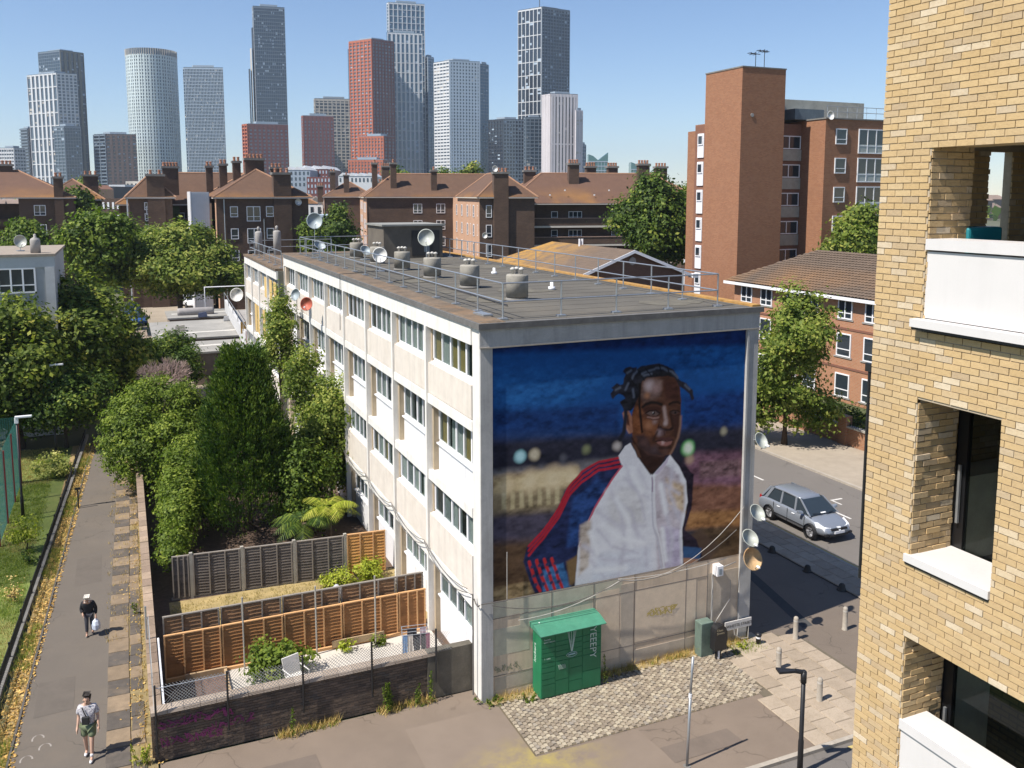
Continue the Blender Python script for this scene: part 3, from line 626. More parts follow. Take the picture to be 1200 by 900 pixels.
MURAL = [
('p',[(0.29,11.39),(9.22,10.95),(9.4,6.54),(0.27,7.28)],(0.004,0.038,0.15),0.1,0.12),
('p',[(0.28,9.5),(4.1,9.29),(2.55,8.02),(0.28,8.16)],(0.008,0.055,0.19),0.5,0.5),
('p',[(5.49,10.21),(9.26,10.08),(9.31,8.77),(6.23,9.23)],(0.005,0.045,0.17),0.5,0.5),
('p',[(0.28,10.5),(9.25,10.3),(9.27,9.75),(0.28,10.12)],(0.003,0.012,0.06),0.12,0.5),
('p',[(0.28,8.54),(4.47,8.34),(4.48,7.51),(0.28,7.77)],(0.005,0.02,0.08),0.25,0.6),
('p',[(6.62,8.35),(9.33,8.32),(9.38,7.1),(6.66,7.17)],(0.004,0.02,0.09),0.2,0.6),
('p',[(0.28,7.72),(4.48,7.41),(9.38,7.1),(9.63,0.76),(0.26,2.6)],(0.02,0.018,0.022),0.35,0.6),
('p',[(0.28,7.57),(9.38,7.1),(9.43,5.86),(0.27,6.79)],(0.012,0.012,0.02),0.2,0.5),
('p',[(0.27,6.79),(4.38,6.69),(4.39,5.96),(0.27,6.4)],(0.09,0.085,0.09),0.12,0.4),
('p',[(0.32,6.59),(3.01,6.55),(3.12,6.02),(0.32,6.05)],(0.5,0.33,0.15),0.15,0.6),
('p',[(0.27,6.15),(2.57,6.1),(2.57,5.27),(0.27,5.41)],(0.15,0.11,0.06),0.1,0.6),
('p',[(0.63,6.15),(0.76,6.15),(0.76,5.62),(0.63,5.62)],(0.34,0.26,0.13),0.04,0.5),
('p',[(0.9,6.15),(1.03,6.14),(1.03,5.61),(0.9,5.61)],(0.34,0.26,0.13),0.04,0.5),
('p',[(1.18,6.14),(1.31,6.13),(1.31,5.6),(1.18,5.6)],(0.34,0.26,0.13),0.04,0.5),
('p',[(1.46,6.13),(1.58,6.13),(1.59,5.59),(1.46,5.59)],(0.34,0.26,0.13),0.04,0.5),
('p',[(1.74,6.13),(1.86,6.12),(1.87,5.58),(1.74,5.58)],(0.34,0.26,0.13),0.04,0.5),
('p',[(2.02,6.12),(2.15,6.11),(2.15,5.57),(2.02,5.57)],(0.34,0.26,0.13),0.04,0.5),
('p',[(2.3,6.11),(2.43,6.1),(2.44,5.56),(2.3,5.56)],(0.34,0.26,0.13),0.04,0.5),
('c',[(0.84,6.33),(0.195,0)],(0.75,0.5,0.25),0.25,0.1),
('c',[(1.53,6.33),(0.254,0)],(0.75,0.5,0.25),0.25,0.1),
('c',[(2.23,6.34),(0.293,0)],(0.75,0.5,0.25),0.25,0.1),
('c',[(2.79,6.35),(0.215,0)],(0.75,0.5,0.25),0.25,0.1),
('p',[(0.27,5.51),(2.91,5.33),(2.58,4.24),(0.26,4.42)],(0.035,0.03,0.045),0.2,0.5),
('p',[(0.27,4.72),(1.92,4.55),(1.81,2.92),(0.26,3.11)],(0.05,0.028,0.015),0.2,0.6),
('p',[(0.31,3.35),(1.65,3.36),(1.65,2.84),(0.31,2.99)],(0.2,0.13,0.06),0.06,0.9),
('p',[(6.8,6.51),(9.41,6.31),(9.46,4.95),(6.83,5.31)],(0.11,0.05,0.07),0.2,0.6),
('p',[(7.31,6.18),(9.42,6.09),(9.44,5.52),(7.33,5.68)],(0.14,0.075,0.08),0.1,0.7),
('p',[(6.83,5.53),(9.45,5.18),(9.49,4.26),(6.85,4.65)],(0.12,0.05,0.03),0.15,0.7),
('p',[(6.85,4.65),(9.49,4.38),(9.51,3.8),(6.87,4.1)],(0.2,0.085,0.03),0.12,0.8),
('p',[(7.25,4.04),(9.51,3.8),(9.59,1.94),(7.29,2.8)],(0.05,0.03,0.015),0.1,0.8),
('p',[(6.62,3.69),(7.38,4.02),(8.18,3.33),(7.42,2.55)],(0.05,0.03,0.02),0.1,0.12),
('c',[(1.19,7.1),(0.146,0)],(0.35,0.75,0.8),0.1,0.1),
('c',[(1.64,7.1),(0.146,0)],(0.5,0.4,0.25),0.1,0.1),
('c',[(3.31,7.05),(0.127,0)],(0.12,0.13,0.06),0.1,0.1),
('c',[(4.34,7.04),(0.117,0)],(0.35,0.3,0.27),0.1,0.1),
('c',[(6.86,6.69),(0.166,0)],(0.75,0.95,0.6),0.1,0.1),
('c',[(8.19,7.08),(0.107,0)],(0.25,0.22,0.14),0.1,0.1),
('c',[(2.56,6.91),(0.098,0)],(0.05,0.05,0.06),0.1,0.1),
('c',[(6.93,6.33),(0.137,0)],(0.3,0.18,0.12),0.1,0.1),
('c',[(6.14,7.97),(0.078,0)],(0.05,0.05,0.06),0.1,0.1),
('c',[(6.86,6.69),(0.215,0)],(0.1,0.4,0.1),0.12,0.1),
('c',[(6.86,6.69),(0.137,0)],(0.8,0.95,0.6),0.08,0.1),
('p',[(4.38,6.69),(3.68,6.62),(3.12,6.38),(2.68,5.98),(2.3,5.32),(1.91,4.86),(1.43,4.43),(1.3,3.99),(1.48,3.49),(1.65,2.97),(2.82,2.94),(2.72,3.49),(3.09,4.0),(3.48,4.93),(4.04,5.9),(4.56,6.44)],(0.008,0.012,0.04),0.03,0.7),
('p',[(2.9,5.64),(3.69,6.15),(4.04,5.9),(3.47,5.14),(3.09,4.16),(2.69,4.22)],(0.01,0.028,0.1),0.1,0.8),
('p',[(1.92,3.62),(2.58,3.72),(2.84,2.94),(1.92,2.95)],(0.03,0.1,0.25),0.05,0.6),
('s',[(4.47,6.68),(3.74,6.64),(3.18,6.41),(2.77,6.02),(2.4,5.4),(1.97,4.87),(1.48,4.42),(0.036,0)],(0.3,0.01,0.018),0.02,0.1),
('s',[(4.47,6.55),(3.74,6.51),(3.18,6.26),(2.77,5.88),(2.41,5.27),(1.97,4.74),(1.48,4.29),(0.036,0)],(0.3,0.01,0.018),0.02,0.1),
('s',[(4.47,6.41),(3.75,6.38),(3.18,6.11),(2.77,5.75),(2.41,5.13),(1.97,4.61),(1.48,4.15),(0.036,0)],(0.3,0.01,0.018),0.02,0.1),
('s',[(1.48,3.96),(1.65,3.47),(1.83,3.0),(0.045,0)],(0.36,0.015,0.015),0.02,0.1),
('c',[(1.58,3.79),(0.059,0)],(0.02,0.02,0.05),0.03,0.1),
('c',[(1.65,3.51),(0.059,0)],(0.02,0.02,0.05),0.03,0.1),
('c',[(1.71,3.23),(0.059,0)],(0.02,0.02,0.05),0.03,0.1),
('s',[(1.72,3.95),(1.89,3.45),(2.08,2.98),(0.045,0)],(0.36,0.015,0.015),0.02,0.1),
('c',[(1.82,3.78),(0.059,0)],(0.02,0.02,0.05),0.03,0.1),
('c',[(1.89,3.5),(0.059,0)],(0.02,0.02,0.05),0.03,0.1),
('c',[(1.95,3.21),(0.059,0)],(0.02,0.02,0.05),0.03,0.1),
('s',[(1.96,3.94),(2.13,3.44),(2.32,2.97),(0.045,0)],(0.36,0.015,0.015),0.02,0.1),
('c',[(2.06,3.77),(0.059,0)],(0.02,0.02,0.05),0.03,0.1),
('c',[(2.13,3.48),(0.059,0)],(0.02,0.02,0.05),0.03,0.1),
('c',[(2.2,3.2),(0.059,0)],(0.02,0.02,0.05),0.03,0.1),
('s',[(2.2,3.93),(2.37,3.43),(2.57,2.96),(0.045,0)],(0.36,0.015,0.015),0.02,0.1),
('c',[(2.31,3.76),(0.059,0)],(0.02,0.02,0.05),0.03,0.1),
('c',[(2.37,3.47),(0.059,0)],(0.02,0.02,0.05),0.03,0.1),
('c',[(2.44,3.19),(0.059,0)],(0.02,0.02,0.05),0.03,0.1),
('p',[(2.7,3.75),(3.09,3.89),(3.1,3.1),(2.79,3.0)],(0.12,0.07,0.03),0.06,0.12),
('p',[(6.24,6.52),(6.75,6.19),(7.1,5.82),(7.05,4.73),(6.8,4.11),(7.26,3.7),(7.54,3.04),(6.77,3.17),(6.62,4.02),(6.85,4.65),(6.76,5.54)],(0.012,0.008,0.014),0.03,0.7),
('p',[(6.75,3.56),(7.46,3.39),(7.41,3.0),(6.77,3.17)],(0.02,0.05,0.12),0.04,0.12),
('p',[(6.77,3.17),(7.34,3.05),(7.29,2.89),(6.84,2.83)],(0.25,0.12,0.07),0.03,0.12),
('p',[(4.4,6.74),(4.61,6.98),(4.78,7.08),(4.96,6.73),(5.58,5.99),(6.06,6.38),(6.21,6.56),(6.56,6.11),(6.82,5.64),(6.89,4.97),(6.71,4.12),(6.77,2.87),(5.16,2.86),(2.99,2.96),(3.09,4.16),(3.42,4.94),(3.87,5.61),(4.15,5.99),(4.52,6.41)],(0.75,0.73,0.77),0.03,0.16),
('s',[(4.52,6.41),(4.15,5.99),(3.76,5.47),(3.45,4.94),(3.14,4.15),(0.03,0)],(0.4,0.05,0.08),0.02,0.1),
('p',[(5.64,5.9),(6.06,6.28),(6.57,5.89),(6.78,5.1),(6.62,4.02),(6.14,3.0),(5.83,2.94)],(0.42,0.35,0.38),0.08,0.4),
('p',[(6.07,5.85),(6.76,5.54),(6.79,4.66),(6.22,4.85)],(0.5,0.33,0.2),0.1,0.6),
('p',[(5.98,4.34),(6.61,4.14),(6.71,2.9),(6.14,2.91)],(0.36,0.3,0.42),0.1,0.5),
('p',[(3.14,4.78),(3.53,4.92),(3.44,3.47),(3.1,3.21)],(0.42,0.33,0.26),0.08,0.5),
('p',[(3.72,3.84),(5.63,3.74),(5.65,2.86),(3.5,2.98)],(0.62,0.64,0.72),0.15,0.25),
('p',[(4.04,5.69),(5.34,5.73),(5.37,4.43),(4.06,4.53)],(0.6,0.57,0.56),0.2,0.25),
('s',[(4.28,5.45),(4.88,4.94),(5.14,4.04),(0.03,0)],(0.44,0.41,0.48),0.1,0.1),
('s',[(3.71,4.58),(4.19,3.98),(5.14,3.61),(0.03,0)],(0.44,0.41,0.48),0.1,0.1),
('s',[(4.62,6.03),(5.11,5.55),(5.37,4.65),(0.03,0)],(0.44,0.41,0.48),0.1,0.1),
('s',[(6.08,5.63),(6.58,5.29),(0.03,0)],(0.44,0.41,0.48),0.1,0.1),
('s',[(5.97,5.1),(6.6,4.69),(0.03,0)],(0.44,0.41,0.48),0.1,0.1),
('s',[(3.49,3.67),(3.96,3.05),(0.03,0)],(0.44,0.41,0.48),0.1,0.1),
('s',[(5.58,5.96),(5.6,5.26),(5.65,4.39),(5.88,3.7),(5.99,2.91),(0.03,0)],(0.42,0.4,0.45),0.02,0.1),
('s',[(5.65,5.95),(5.68,5.25),(5.74,4.38),(5.97,3.69),(6.09,2.9),(0.025,0)],(0.68,0.66,0.68),0.02,0.1),
('s',[(5.58,5.91),(5.61,5.48),(0.025,0)],(0.2,0.15,0.2),0.02,0.1),
('s',[(4.16,5.67),(4.52,4.99),(4.66,3.9),(4.44,2.97),(0.05,0)],(0.46,0.43,0.5),0.13,0.1),
('s',[(4.61,6.56),(4.86,5.79),(5.45,5.28),(0.04,0)],(0.46,0.43,0.5),0.13,0.1),
('s',[(3.7,5.11),(4.41,4.58),(5.37,4.43),(0.045,0)],(0.46,0.43,0.5),0.13,0.1),
('s',[(3.26,4.13),(3.96,3.59),(5.15,3.33),(0.05,0)],(0.46,0.43,0.5),0.13,0.1),
('s',[(6.31,6.14),(6.21,5.4),(6.6,4.47),(0.045,0)],(0.46,0.43,0.5),0.13,0.1),
('s',[(6.1,4.76),(6.37,3.84),(6.29,3.08),(0.04,0)],(0.46,0.43,0.5),0.13,0.1),
('s',[(4.89,4.51),(5.38,3.89),(5.46,3.12),(0.04,0)],(0.46,0.43,0.5),0.13,0.1),
('s',[(5.09,6.29),(5.41,5.61),(0.03,0)],(0.46,0.43,0.5),0.13,0.1),
('s',[(4.34,5.44),(4.76,4.74),(4.9,3.86),(0.05,0)],(0.98,0.97,0.98),0.12,0.1),
('s',[(3.94,4.65),(4.54,4.14),(5.38,3.89),(0.05,0)],(0.98,0.97,0.98),0.12,0.1),
('s',[(4.86,6.11),(5.23,5.53),(0.04,0)],(0.98,0.97,0.98),0.12,0.1),
('s',[(3.48,4.51),(3.72,3.84),(0.05,0)],(0.98,0.97,0.98),0.12,0.1),
('s',[(5.99,4.23),(6.14,3.22),(0.05,0)],(0.98,0.97,0.98),0.12,0.1),
('s',[(5.89,5.65),(6.1,4.76),(0.05,0)],(0.98,0.97,0.98),0.12,0.1),
('s',[(3.73,3.31),(4.67,3.2),(0.06,0)],(0.98,0.97,0.98),0.12,0.1),
('p',[(4.81,7.27),(5.02,6.72),(5.52,6.0),(5.94,6.34),(6.2,6.71),(6.04,7.13)],(0.0176,0.0072,0.005),0.03,0.4),
('p',[(4.84,7.11),(4.98,7.02),(5.18,6.6),(5.04,6.61)],(0.055,0.0248,0.0138),0.03,0.12),
('p',[(4.4,6.74),(4.61,7.0),(4.8,7.08),(5.03,6.61),(5.33,6.17),(5.09,6.29),(4.67,6.45)],(0.66,0.64,0.68),0.02,0.12),
('p',[(6.2,6.56),(6.13,6.32),(5.76,5.99),(5.65,6.03),(6.06,6.38)],(0.42,0.34,0.44),0.02,0.12),
('p',[(5.09,8.69),(5.13,8.96),(5.34,9.18),(5.87,9.23),(6.3,9.1),(6.5,8.75),(6.56,8.23),(6.56,7.81),(6.54,7.43),(6.47,7.06),(6.32,6.74),(6.18,6.57),(5.93,6.52),(5.44,6.64),(5.07,6.91),(4.87,7.28),(4.79,7.61),(4.84,7.98),(4.96,8.38)],(0.0468,0.0187,0.0105),0.02,0.45),
('p',[(5.1,8.51),(5.24,8.93),(5.55,9.0),(5.9,8.9),(5.78,8.44),(5.51,8.31),(5.25,8.28)],(0.0935,0.055,0.044),0.12,0.6),
('c',[(5.42,8.78),(0.147,0)],(0.272,0.204,0.204),0.14,0.1),
('c',[(5.67,8.66),(0.13,0)],(0.17,0.102,0.0935),0.16,0.1),
('c',[(5.35,8.48),(0.087,0)],(0.204,0.085,0.0425),0.1,0.1),
('p',[(5.9,8.94),(6.42,8.83),(6.53,8.19),(6.0,8.26)],(0.0275,0.0099,0.0066),0.1,0.5),
('p',[(4.86,7.97),(5.12,8.37),(5.2,7.94),(5.23,7.29),(5.02,7.08),(4.84,7.51)],(0.0935,0.0303,0.011),0.08,0.6),
('p',[(4.95,7.32),(5.27,7.28),(5.55,6.88),(6.04,6.58),(5.96,6.52),(5.44,6.64),(5.07,6.91)],(0.0248,0.0132,0.0121),0.08,0.4),
('c',[(5.28,7.05),(0.104,0)],(0.055,0.0275,0.0248),0.14,0.1),
('c',[(5.66,6.79),(0.104,0)],(0.044,0.0275,0.0303),0.14,0.1),
('p',[(5.18,7.8),(5.74,7.75),(5.8,7.41),(5.7,7.14),(5.32,7.28)],(0.0825,0.0286,0.0121),0.09,0.6),
('c',[(5.42,7.55),(0.104,0)],(0.2125,0.085,0.0425),0.14,0.1),
('c',[(5.64,7.66),(0.061,0)],(0.17,0.1105,0.102),0.1,0.1),
('p',[(6.23,7.74),(6.53,7.76),(6.54,7.33),(6.42,7.01),(6.31,7.17),(6.33,7.45)],(0.0275,0.011,0.0077),0.05,0.12),
('s',[(6.56,7.71),(6.55,7.43),(6.48,7.08),(6.35,6.78),(6.21,6.59),(0.03,0)],(0.17,0.085,0.051),0.05,0.1),
('p',[(4.5,8.03),(4.57,8.1),(4.72,8.07),(4.83,7.89),(4.88,7.42),(4.77,7.37),(4.61,7.61)],(0.17,0.068,0.0382),0.02,0.12),
('p',[(4.62,7.98),(4.72,7.93),(4.77,7.61),(4.67,7.66)],(0.033,0.011,0.0077),0.03,0.12),
('s',[(4.54,8.01),(4.61,7.67),(4.75,7.41),(0.02,0)],(0.289,0.136,0.085),0.03,0.1),
('p',[(5.2,8.1),(5.36,8.15),(5.68,8.12),(5.84,8.03),(5.79,7.92),(5.36,7.96),(5.21,8.01)],(0.0248,0.0088,0.006),0.05,0.12),
('s',[(5.19,8.14),(5.31,8.22),(5.51,8.26),(5.7,8.23),(5.85,8.15),(0.045,0)],(0.0066,0.0039,0.0033),0.035,0.1),
('s',[(6.14,8.14),(6.28,8.19),(6.44,8.19),(6.52,8.13),(0.035,0)],(0.0077,0.0044,0.0033),0.03,0.1),
('p',[(5.32,7.94),(5.46,7.99),(5.66,7.97),(5.8,7.88),(5.69,7.83),(5.48,7.84)],(0.0605,0.0385,0.033),0.02,0.12),
('c',[(5.59,7.91),(0.048,0)],(0.0044,0.0033,0.0033),0.02,0.1),
('c',[(5.57,7.93),(0.013,0)],(0.5,0.45,0.45),0.02,0.1),
('s',[(5.3,7.95),(5.44,8.01),(5.65,7.99),(5.81,7.89),(0.022,0)],(0.0055,0.0033,0.0028),0.02,0.1),
('s',[(5.34,7.91),(5.5,7.82),(5.69,7.81),(5.79,7.86),(0.014,0)],(0.0165,0.0066,0.0055),0.02,0.1),
('s',[(5.37,7.78),(5.58,7.71),(5.78,7.73),(0.02,0)],(0.033,0.0138,0.0099),0.04,0.1),
('s',[(5.37,7.81),(5.58,7.76),(5.77,7.78),(0.018,0)],(0.187,0.102,0.085),0.03,0.1),
('p',[(6.18,7.9),(6.29,7.94),(6.44,7.9),(6.5,7.85),(6.39,7.8),(6.24,7.82)],(0.033,0.0193,0.0165),0.02,0.12),
('c',[(6.36,7.86),(0.039,0)],(0.0044,0.0033,0.0033),0.02,0.1),
('s',[(6.16,7.9),(6.29,7.95),(6.44,7.92),(6.52,7.86),(0.02,0)],(0.0055,0.0033,0.0028),0.02,0.1),
('s',[(6.21,7.79),(6.37,7.75),(6.5,7.78),(0.018,0)],(0.0165,0.0072,0.0055),0.03,0.1),
('p',[(5.92,8.1),(6.08,8.08),(6.14,7.85),(6.23,7.6),(6.33,7.43),(6.24,7.33),(6.02,7.32),(5.85,7.38),(5.77,7.47),(5.84,7.6),(5.94,7.82)],(0.066,0.0275,0.0154),0.05,0.3),
('s',[(5.96,8.05),(5.99,7.82),(6.04,7.65),(0.05,0)],(0.2295,0.153,0.136),0.06,0.1),
('c',[(6.03,7.55),(0.065,0)],(0.289,0.204,0.187),0.07,0.1),
('s',[(6.18,7.84),(6.25,7.6),(6.3,7.46),(0.05,0)],(0.0165,0.0066,0.0044),0.05,0.1),
('p',[(5.76,7.45),(5.85,7.5),(5.94,7.41),(6.16,7.38),(6.27,7.45),(6.34,7.39),(6.24,7.31),(6.02,7.3),(5.83,7.35)],(0.0121,0.0055,0.0044),0.025,0.12),
('s',[(5.79,7.53),(5.76,7.45),(5.83,7.37),(0.02,0)],(0.0165,0.0066,0.0055),0.02,0.1),
('c',[(5.81,7.29),(0.087,0)],(0.17,0.119,0.1275),0.1,0.1),
('c',[(5.94,7.27),(0.061,0)],(0.077,0.044,0.044),0.08,0.1),
('s',[(5.98,7.3),(6.0,7.2),(0.02,0)],(0.0275,0.011,0.0088),0.03,0.1),
('s',[(5.75,7.32),(5.67,7.21),(5.62,7.1),(0.03,0)],(0.0193,0.0083,0.006),0.05,0.1),
('p',[(5.67,7.05),(5.78,7.11),(5.94,7.14),(6.03,7.11),(6.14,7.13),(6.27,7.07),(6.32,7.0),(6.19,6.98),(5.95,7.01)],(0.0413,0.0154,0.0132),0.02,0.12),
('p',[(5.7,7.04),(5.95,7.02),(6.29,6.99),(6.23,6.88),(6.09,6.84),(5.9,6.87),(5.77,6.95)],(0.17,0.068,0.0553),0.025,0.12),
('c',[(5.95,6.96),(0.052,0)],(0.34,0.204,0.187),0.05,0.1),
('s',[(5.68,7.04),(5.92,7.03),(6.06,6.99),(6.31,6.99),(0.016,0)],(0.0055,0.0028,0.0022),0.015,0.1),
('s',[(5.84,6.81),(6.03,6.77),(6.2,6.78),(0.04,0)],(0.0138,0.0066,0.0055),0.05,0.1),
('c',[(6.04,6.69),(0.061,0)],(0.0495,0.0248,0.0193),0.1,0.1),
('p',[(4.62,8.46),(4.53,8.92),(4.81,9.22),(5.12,9.38),(5.44,9.42),(5.76,9.43),(6.05,9.33),(6.25,9.2),(6.5,8.85),(6.49,8.7),(6.28,8.94),(6.06,9.03),(5.87,9.01),(5.61,9.02),(5.34,9.03),(5.16,8.91),(5.09,8.55),(4.89,8.16),(4.79,8.06),(4.57,8.1),(4.42,8.38)],(0.008,0.008,0.011),0.02,0.8),
('p',[(4.13,8.55),(4.09,8.66),(4.18,8.76),(4.1,8.82),(4.23,8.89),(4.3,8.95),(4.42,8.88),(4.52,8.9),(4.56,9.06),(4.61,9.19),(4.51,9.29),(4.6,9.38),(4.76,9.41),(4.85,9.36),(4.98,9.38),(5.0,8.7),(4.65,8.41),(4.54,8.56),(4.38,8.62),(4.28,8.58),(4.18,8.48)],(0.008,0.008,0.012),0.02,0.8),
('p',[(6.44,8.9),(6.75,8.74),(6.88,8.58),(6.99,8.49),(7.05,8.22),(6.96,8.17),(6.88,8.39),(6.7,8.55),(6.45,8.7)],(0.01,0.009,0.012),0.02,0.12),
('s',[(5.09,8.83),(5.08,8.37),(5.11,7.95),(5.2,7.38),(0.04,0)],(0.0055,0.0033,0.0028),0.03,0.1),
('s',[(4.62,8.09),(4.58,7.45),(4.44,7.23),(0.07,0)],(0.008,0.008,0.012),0.04,0.1),
('s',[(5.15,9.14),(5.34,9.22),(5.6,9.26),(0.03,0)],(0.05,0.06,0.085),0.04,0.1),
('s',[(5.65,9.29),(5.89,9.28),(6.14,9.16),(0.03,0)],(0.05,0.06,0.085),0.04,0.1),
('s',[(4.82,9.03),(4.88,9.17),(5.02,9.27),(0.03,0)],(0.05,0.06,0.085),0.04,0.1),
('s',[(4.61,8.73),(4.7,8.91),(0.03,0)],(0.05,0.06,0.085),0.04,0.1),
('s',[(4.26,8.75),(4.42,8.8),(0.03,0)],(0.05,0.06,0.085),0.04,0.1),
('s',[(4.85,8.71),(4.89,8.48),(0.03,0)],(0.05,0.06,0.085),0.04,0.1),
('s',[(6.19,9.15),(6.42,8.93),(0.03,0)],(0.05,0.06,0.085),0.04,0.1),
('s',[(6.7,8.7),(6.87,8.54),(0.03,0)],(0.05,0.06,0.085),0.04,0.1),
('s',[(5.23,9.09),(5.5,9.13),(0.03,0)],(0.05,0.06,0.085),0.04,0.1),
('s',[(4.66,9.23),(4.78,9.29),(0.03,0)],(0.05,0.06,0.085),0.04,0.1),
('s',[(5.28,9.32),(5.5,9.05),(0.02,0)],(0.004,0.004,0.005),0.02,0.1),
('s',[(5.76,9.4),(5.87,9.03),(0.02,0)],(0.004,0.004,0.005),0.02,0.1),
('s',[(5.02,9.29),(5.24,8.95),(0.02,0)],(0.004,0.004,0.005),0.02,0.1),
('s',[(6.05,9.3),(6.14,9.02),(0.02,0)],(0.004,0.004,0.005),0.02,0.1),
('s',[(4.76,9.08),(5.03,8.7),(0.02,0)],(0.004,0.004,0.005),0.02,0.1),
]
def paint_mural(T):
    """the painted portrait: colours laid on a fine grid on the end wall (flat paint)"""
    x0, x1, z0, z1 = .34, 8.92, 2.95, 10.26; st = .0235
    nx = int((x1 - x0) / st); nz = int((z1 - z0) / st)
    X, Z = np.meshgrid(np.linspace(x0, x1, nx), np.linspace(z0, z1, nz), indexing='ij')
    rs = np.random.RandomState(4)
    def vn(sx, sz, oct_=3):
        tot = np.zeros_like(X); amp = 1; s = 0
        for o in range(oct_):
            g = rs.rand(int((x1 - x0) / sx * 2 ** o) + 3, int((z1 - z0) / sz * 2 ** o) + 3)
            u = (X - x0) / sx * 2 ** o; v = (Z - z0) / sz * 2 ** o
            i = u.astype(int); j = v.astype(int); a = u - i; b = v - j; a = a * a * (3 - 2 * a); b = b * b * (3 - 2 * b)
            tot += amp * ((g[i, j] * (1 - a) + g[i + 1, j] * a) * (1 - b) + (g[i, j + 1] * (1 - a) + g[i + 1, j + 1] * a) * b)
            s += amp; amp *= .55
        return tot / s
    Cc = np.zeros(X.shape + (3,)); Cc[:] = (.014, .05, .14)
    broad = vn(1.6, .5); fine = vn(.22, .12); wob = (vn(.35, .35) - .5) * .05; wob2 = (vn(.3, .3) - .5) * .05
    Xw = X + wob; Zw = Z + wob2
    def segd(ax, az, bx, bz):
        dx, dz = bx - ax, bz - az; t = np.clip(((Xw - ax) * dx + (Zw - az) * dz) / (dx * dx + dz * dz + 1e-9), 0, 1)
        return np.hypot(Xw - ax - t * dx, Zw - az - t * dz)
    for k, P, col, soft, tex in MURAL:
        if k == 'c': d = np.hypot(Xw - P[0][0], Zw - P[0][1]) - P[1][0]
        elif k == 's':
            wd = P[-1][0]; P2 = P[:-1]; d = np.full(X.shape, 9.)
            for a, b in zip(P2, P2[1:]): d = np.minimum(d, segd(*a, *b))
            d = d - wd
        else:
            d = np.full(X.shape, 9.); ins = np.zeros(X.shape, bool)
            for a, b in zip(P, P[1:] + P[:1]):
                d = np.minimum(d, segd(*a, *b))
                c2 = ((a[1] > Zw) != (b[1] > Zw)) & (Xw < (b[0] - a[0]) * (Zw - a[1]) / (b[1] - a[1] + 1e-12) + a[0]); ins ^= c2
            d = np.where(ins, -d, d)
        al = np.clip(.5 - d / (2 * soft), 0, 1); al = al * al * (3 - 2 * al)
        v = 1.0 + tex * 1.2 * (fine - .5) * 2 + tex * (broad - .5)
        Cc = Cc * (1 - al[..., None]) + al[..., None] * np.array(col) * np.clip(v, .2, 2)[..., None]
    Cc *= (1 + .22 * (vn(.7, .25) - .5))[..., None] * (1 + .16 * (vn(.06, .06, 2) - .5))[..., None]
    Cc = .88 * (1 - np.exp(-2.1 * np.clip(Cc, 0, 3)))
    V = np.stack([X, np.full(X.shape, -.006), Z], -1).reshape(-1, 3)
    idx = np.arange(nx * nz).reshape(nx, nz)
    Fq = np.stack([idx[:-1, :-1], idx[1:, :-1], idx[1:, 1:], idx[:-1, 1:]], -1).reshape(-1, 4)
    me = bpy.data.meshes.new('mural'); me.vertices.add(len(V)); me.vertices.foreach_set('co', V.ravel())
    me.loops.add(Fq.size); me.loops.foreach_set('vertex_index', Fq.ravel())
    me.polygons.add(len(Fq)); me.polygons.foreach_set('loop_start', np.arange(len(Fq)) * 4)
    me.update(calc_edges=True)
    ca = me.color_attributes.new('paint', 'FLOAT_COLOR', 'POINT')
    ca.data.foreach_set('color', np.concatenate([Cc.reshape(-1, 3), np.ones((nx * nz, 1))], 1).ravel())
    m, t, b = _nodes('mural paint'); at = _n(t, 'ShaderNodeAttribute', attribute_name='paint')
    n1 = noise(t, 30, 3, .6, pos(t)); c = mix(t, rng(t, n1, .4, .7, 0, .2), at.outputs['Color'], mix(t, 1.0, at.outputs['Color'], (1.5, 1.5, 1.5), 'MULTIPLY'))
    t.links.new(c, b.inputs['Base Color']); b.inputs['Roughness'].default_value = .9; b.inputs['Specular IOR Level'].default_value = .15
    me.materials.append(m); o = link('mural', me, T); o['label'] = 'painted portrait of a young man in a white and navy tracksuit top'
    return o
paint_mural(bpy.data.objects['block_of_flats'])
# ================================================================== NEW BRICK BLOCK ON THE RIGHT
STOCK = piece_mat('stock brick', [(0, (.46, .32, .155)), (.25, (.52, .37, .19)), (.5, (.45, .32, .17)), (.65, (.54, .4, .22)), (.84, (.4, .3, .19)), (.93, (.6, .51, .38)), (1, (.49, .35, .175))], dirt=.34, dirt_col=(.3, .2, .1))
M('mortar', (.4, .33, .24), .95, .15, 8)
M('white panel', (.6, .58, .57), .45, .03, 2, fine=90, streak=.12)
XF, YC = -.65, -14.41
T = thing('brick_apartment_building', 'new yellow stock brick apartment building with white balconies at the right edge', 'apartment building', (XF, YC, 0))
OPEN = [(-19.5, -15.1, 12.86, 14.94), (-16.16, -15.1, 10.2, 12.12), (-19.5, -15.1, 7.2, 9.3), (-19.5, -17.6, 10.2, 12.12), (-19.5, -15.1, 1.5, 3.7), (-16.16, -15.1, 4.5, 6.5)]
def wallcells(u0, u1, z0, z1, openings):
    """rectangles of wall left between the openings"""
    zs = sorted({z0, z1} | {o[2] for o in openings} | {o[3] for o in openings}); out = []
    for a, b in zip(zs, zs[1:]):
        us = [(o[0], o[1]) for o in openings if o[2] <= a + 1e-6 and o[3] >= b - 1e-6]; us.sort(); c = u0
        for p, q_ in us:
            if p > c: out.append((c, p, a, b))
            c = max(c, q_)
        if c < u1: out.append((c, u1, a, b))
    return out
m = MB(T)
for a, b, c, d in wallcells(-24.0, YC - .012, 0, 19, OPEN): m.box(XF + .012, .0, a, b, c, d)
part('wall', m, MATS['mortar'], T)
m = MB(T)
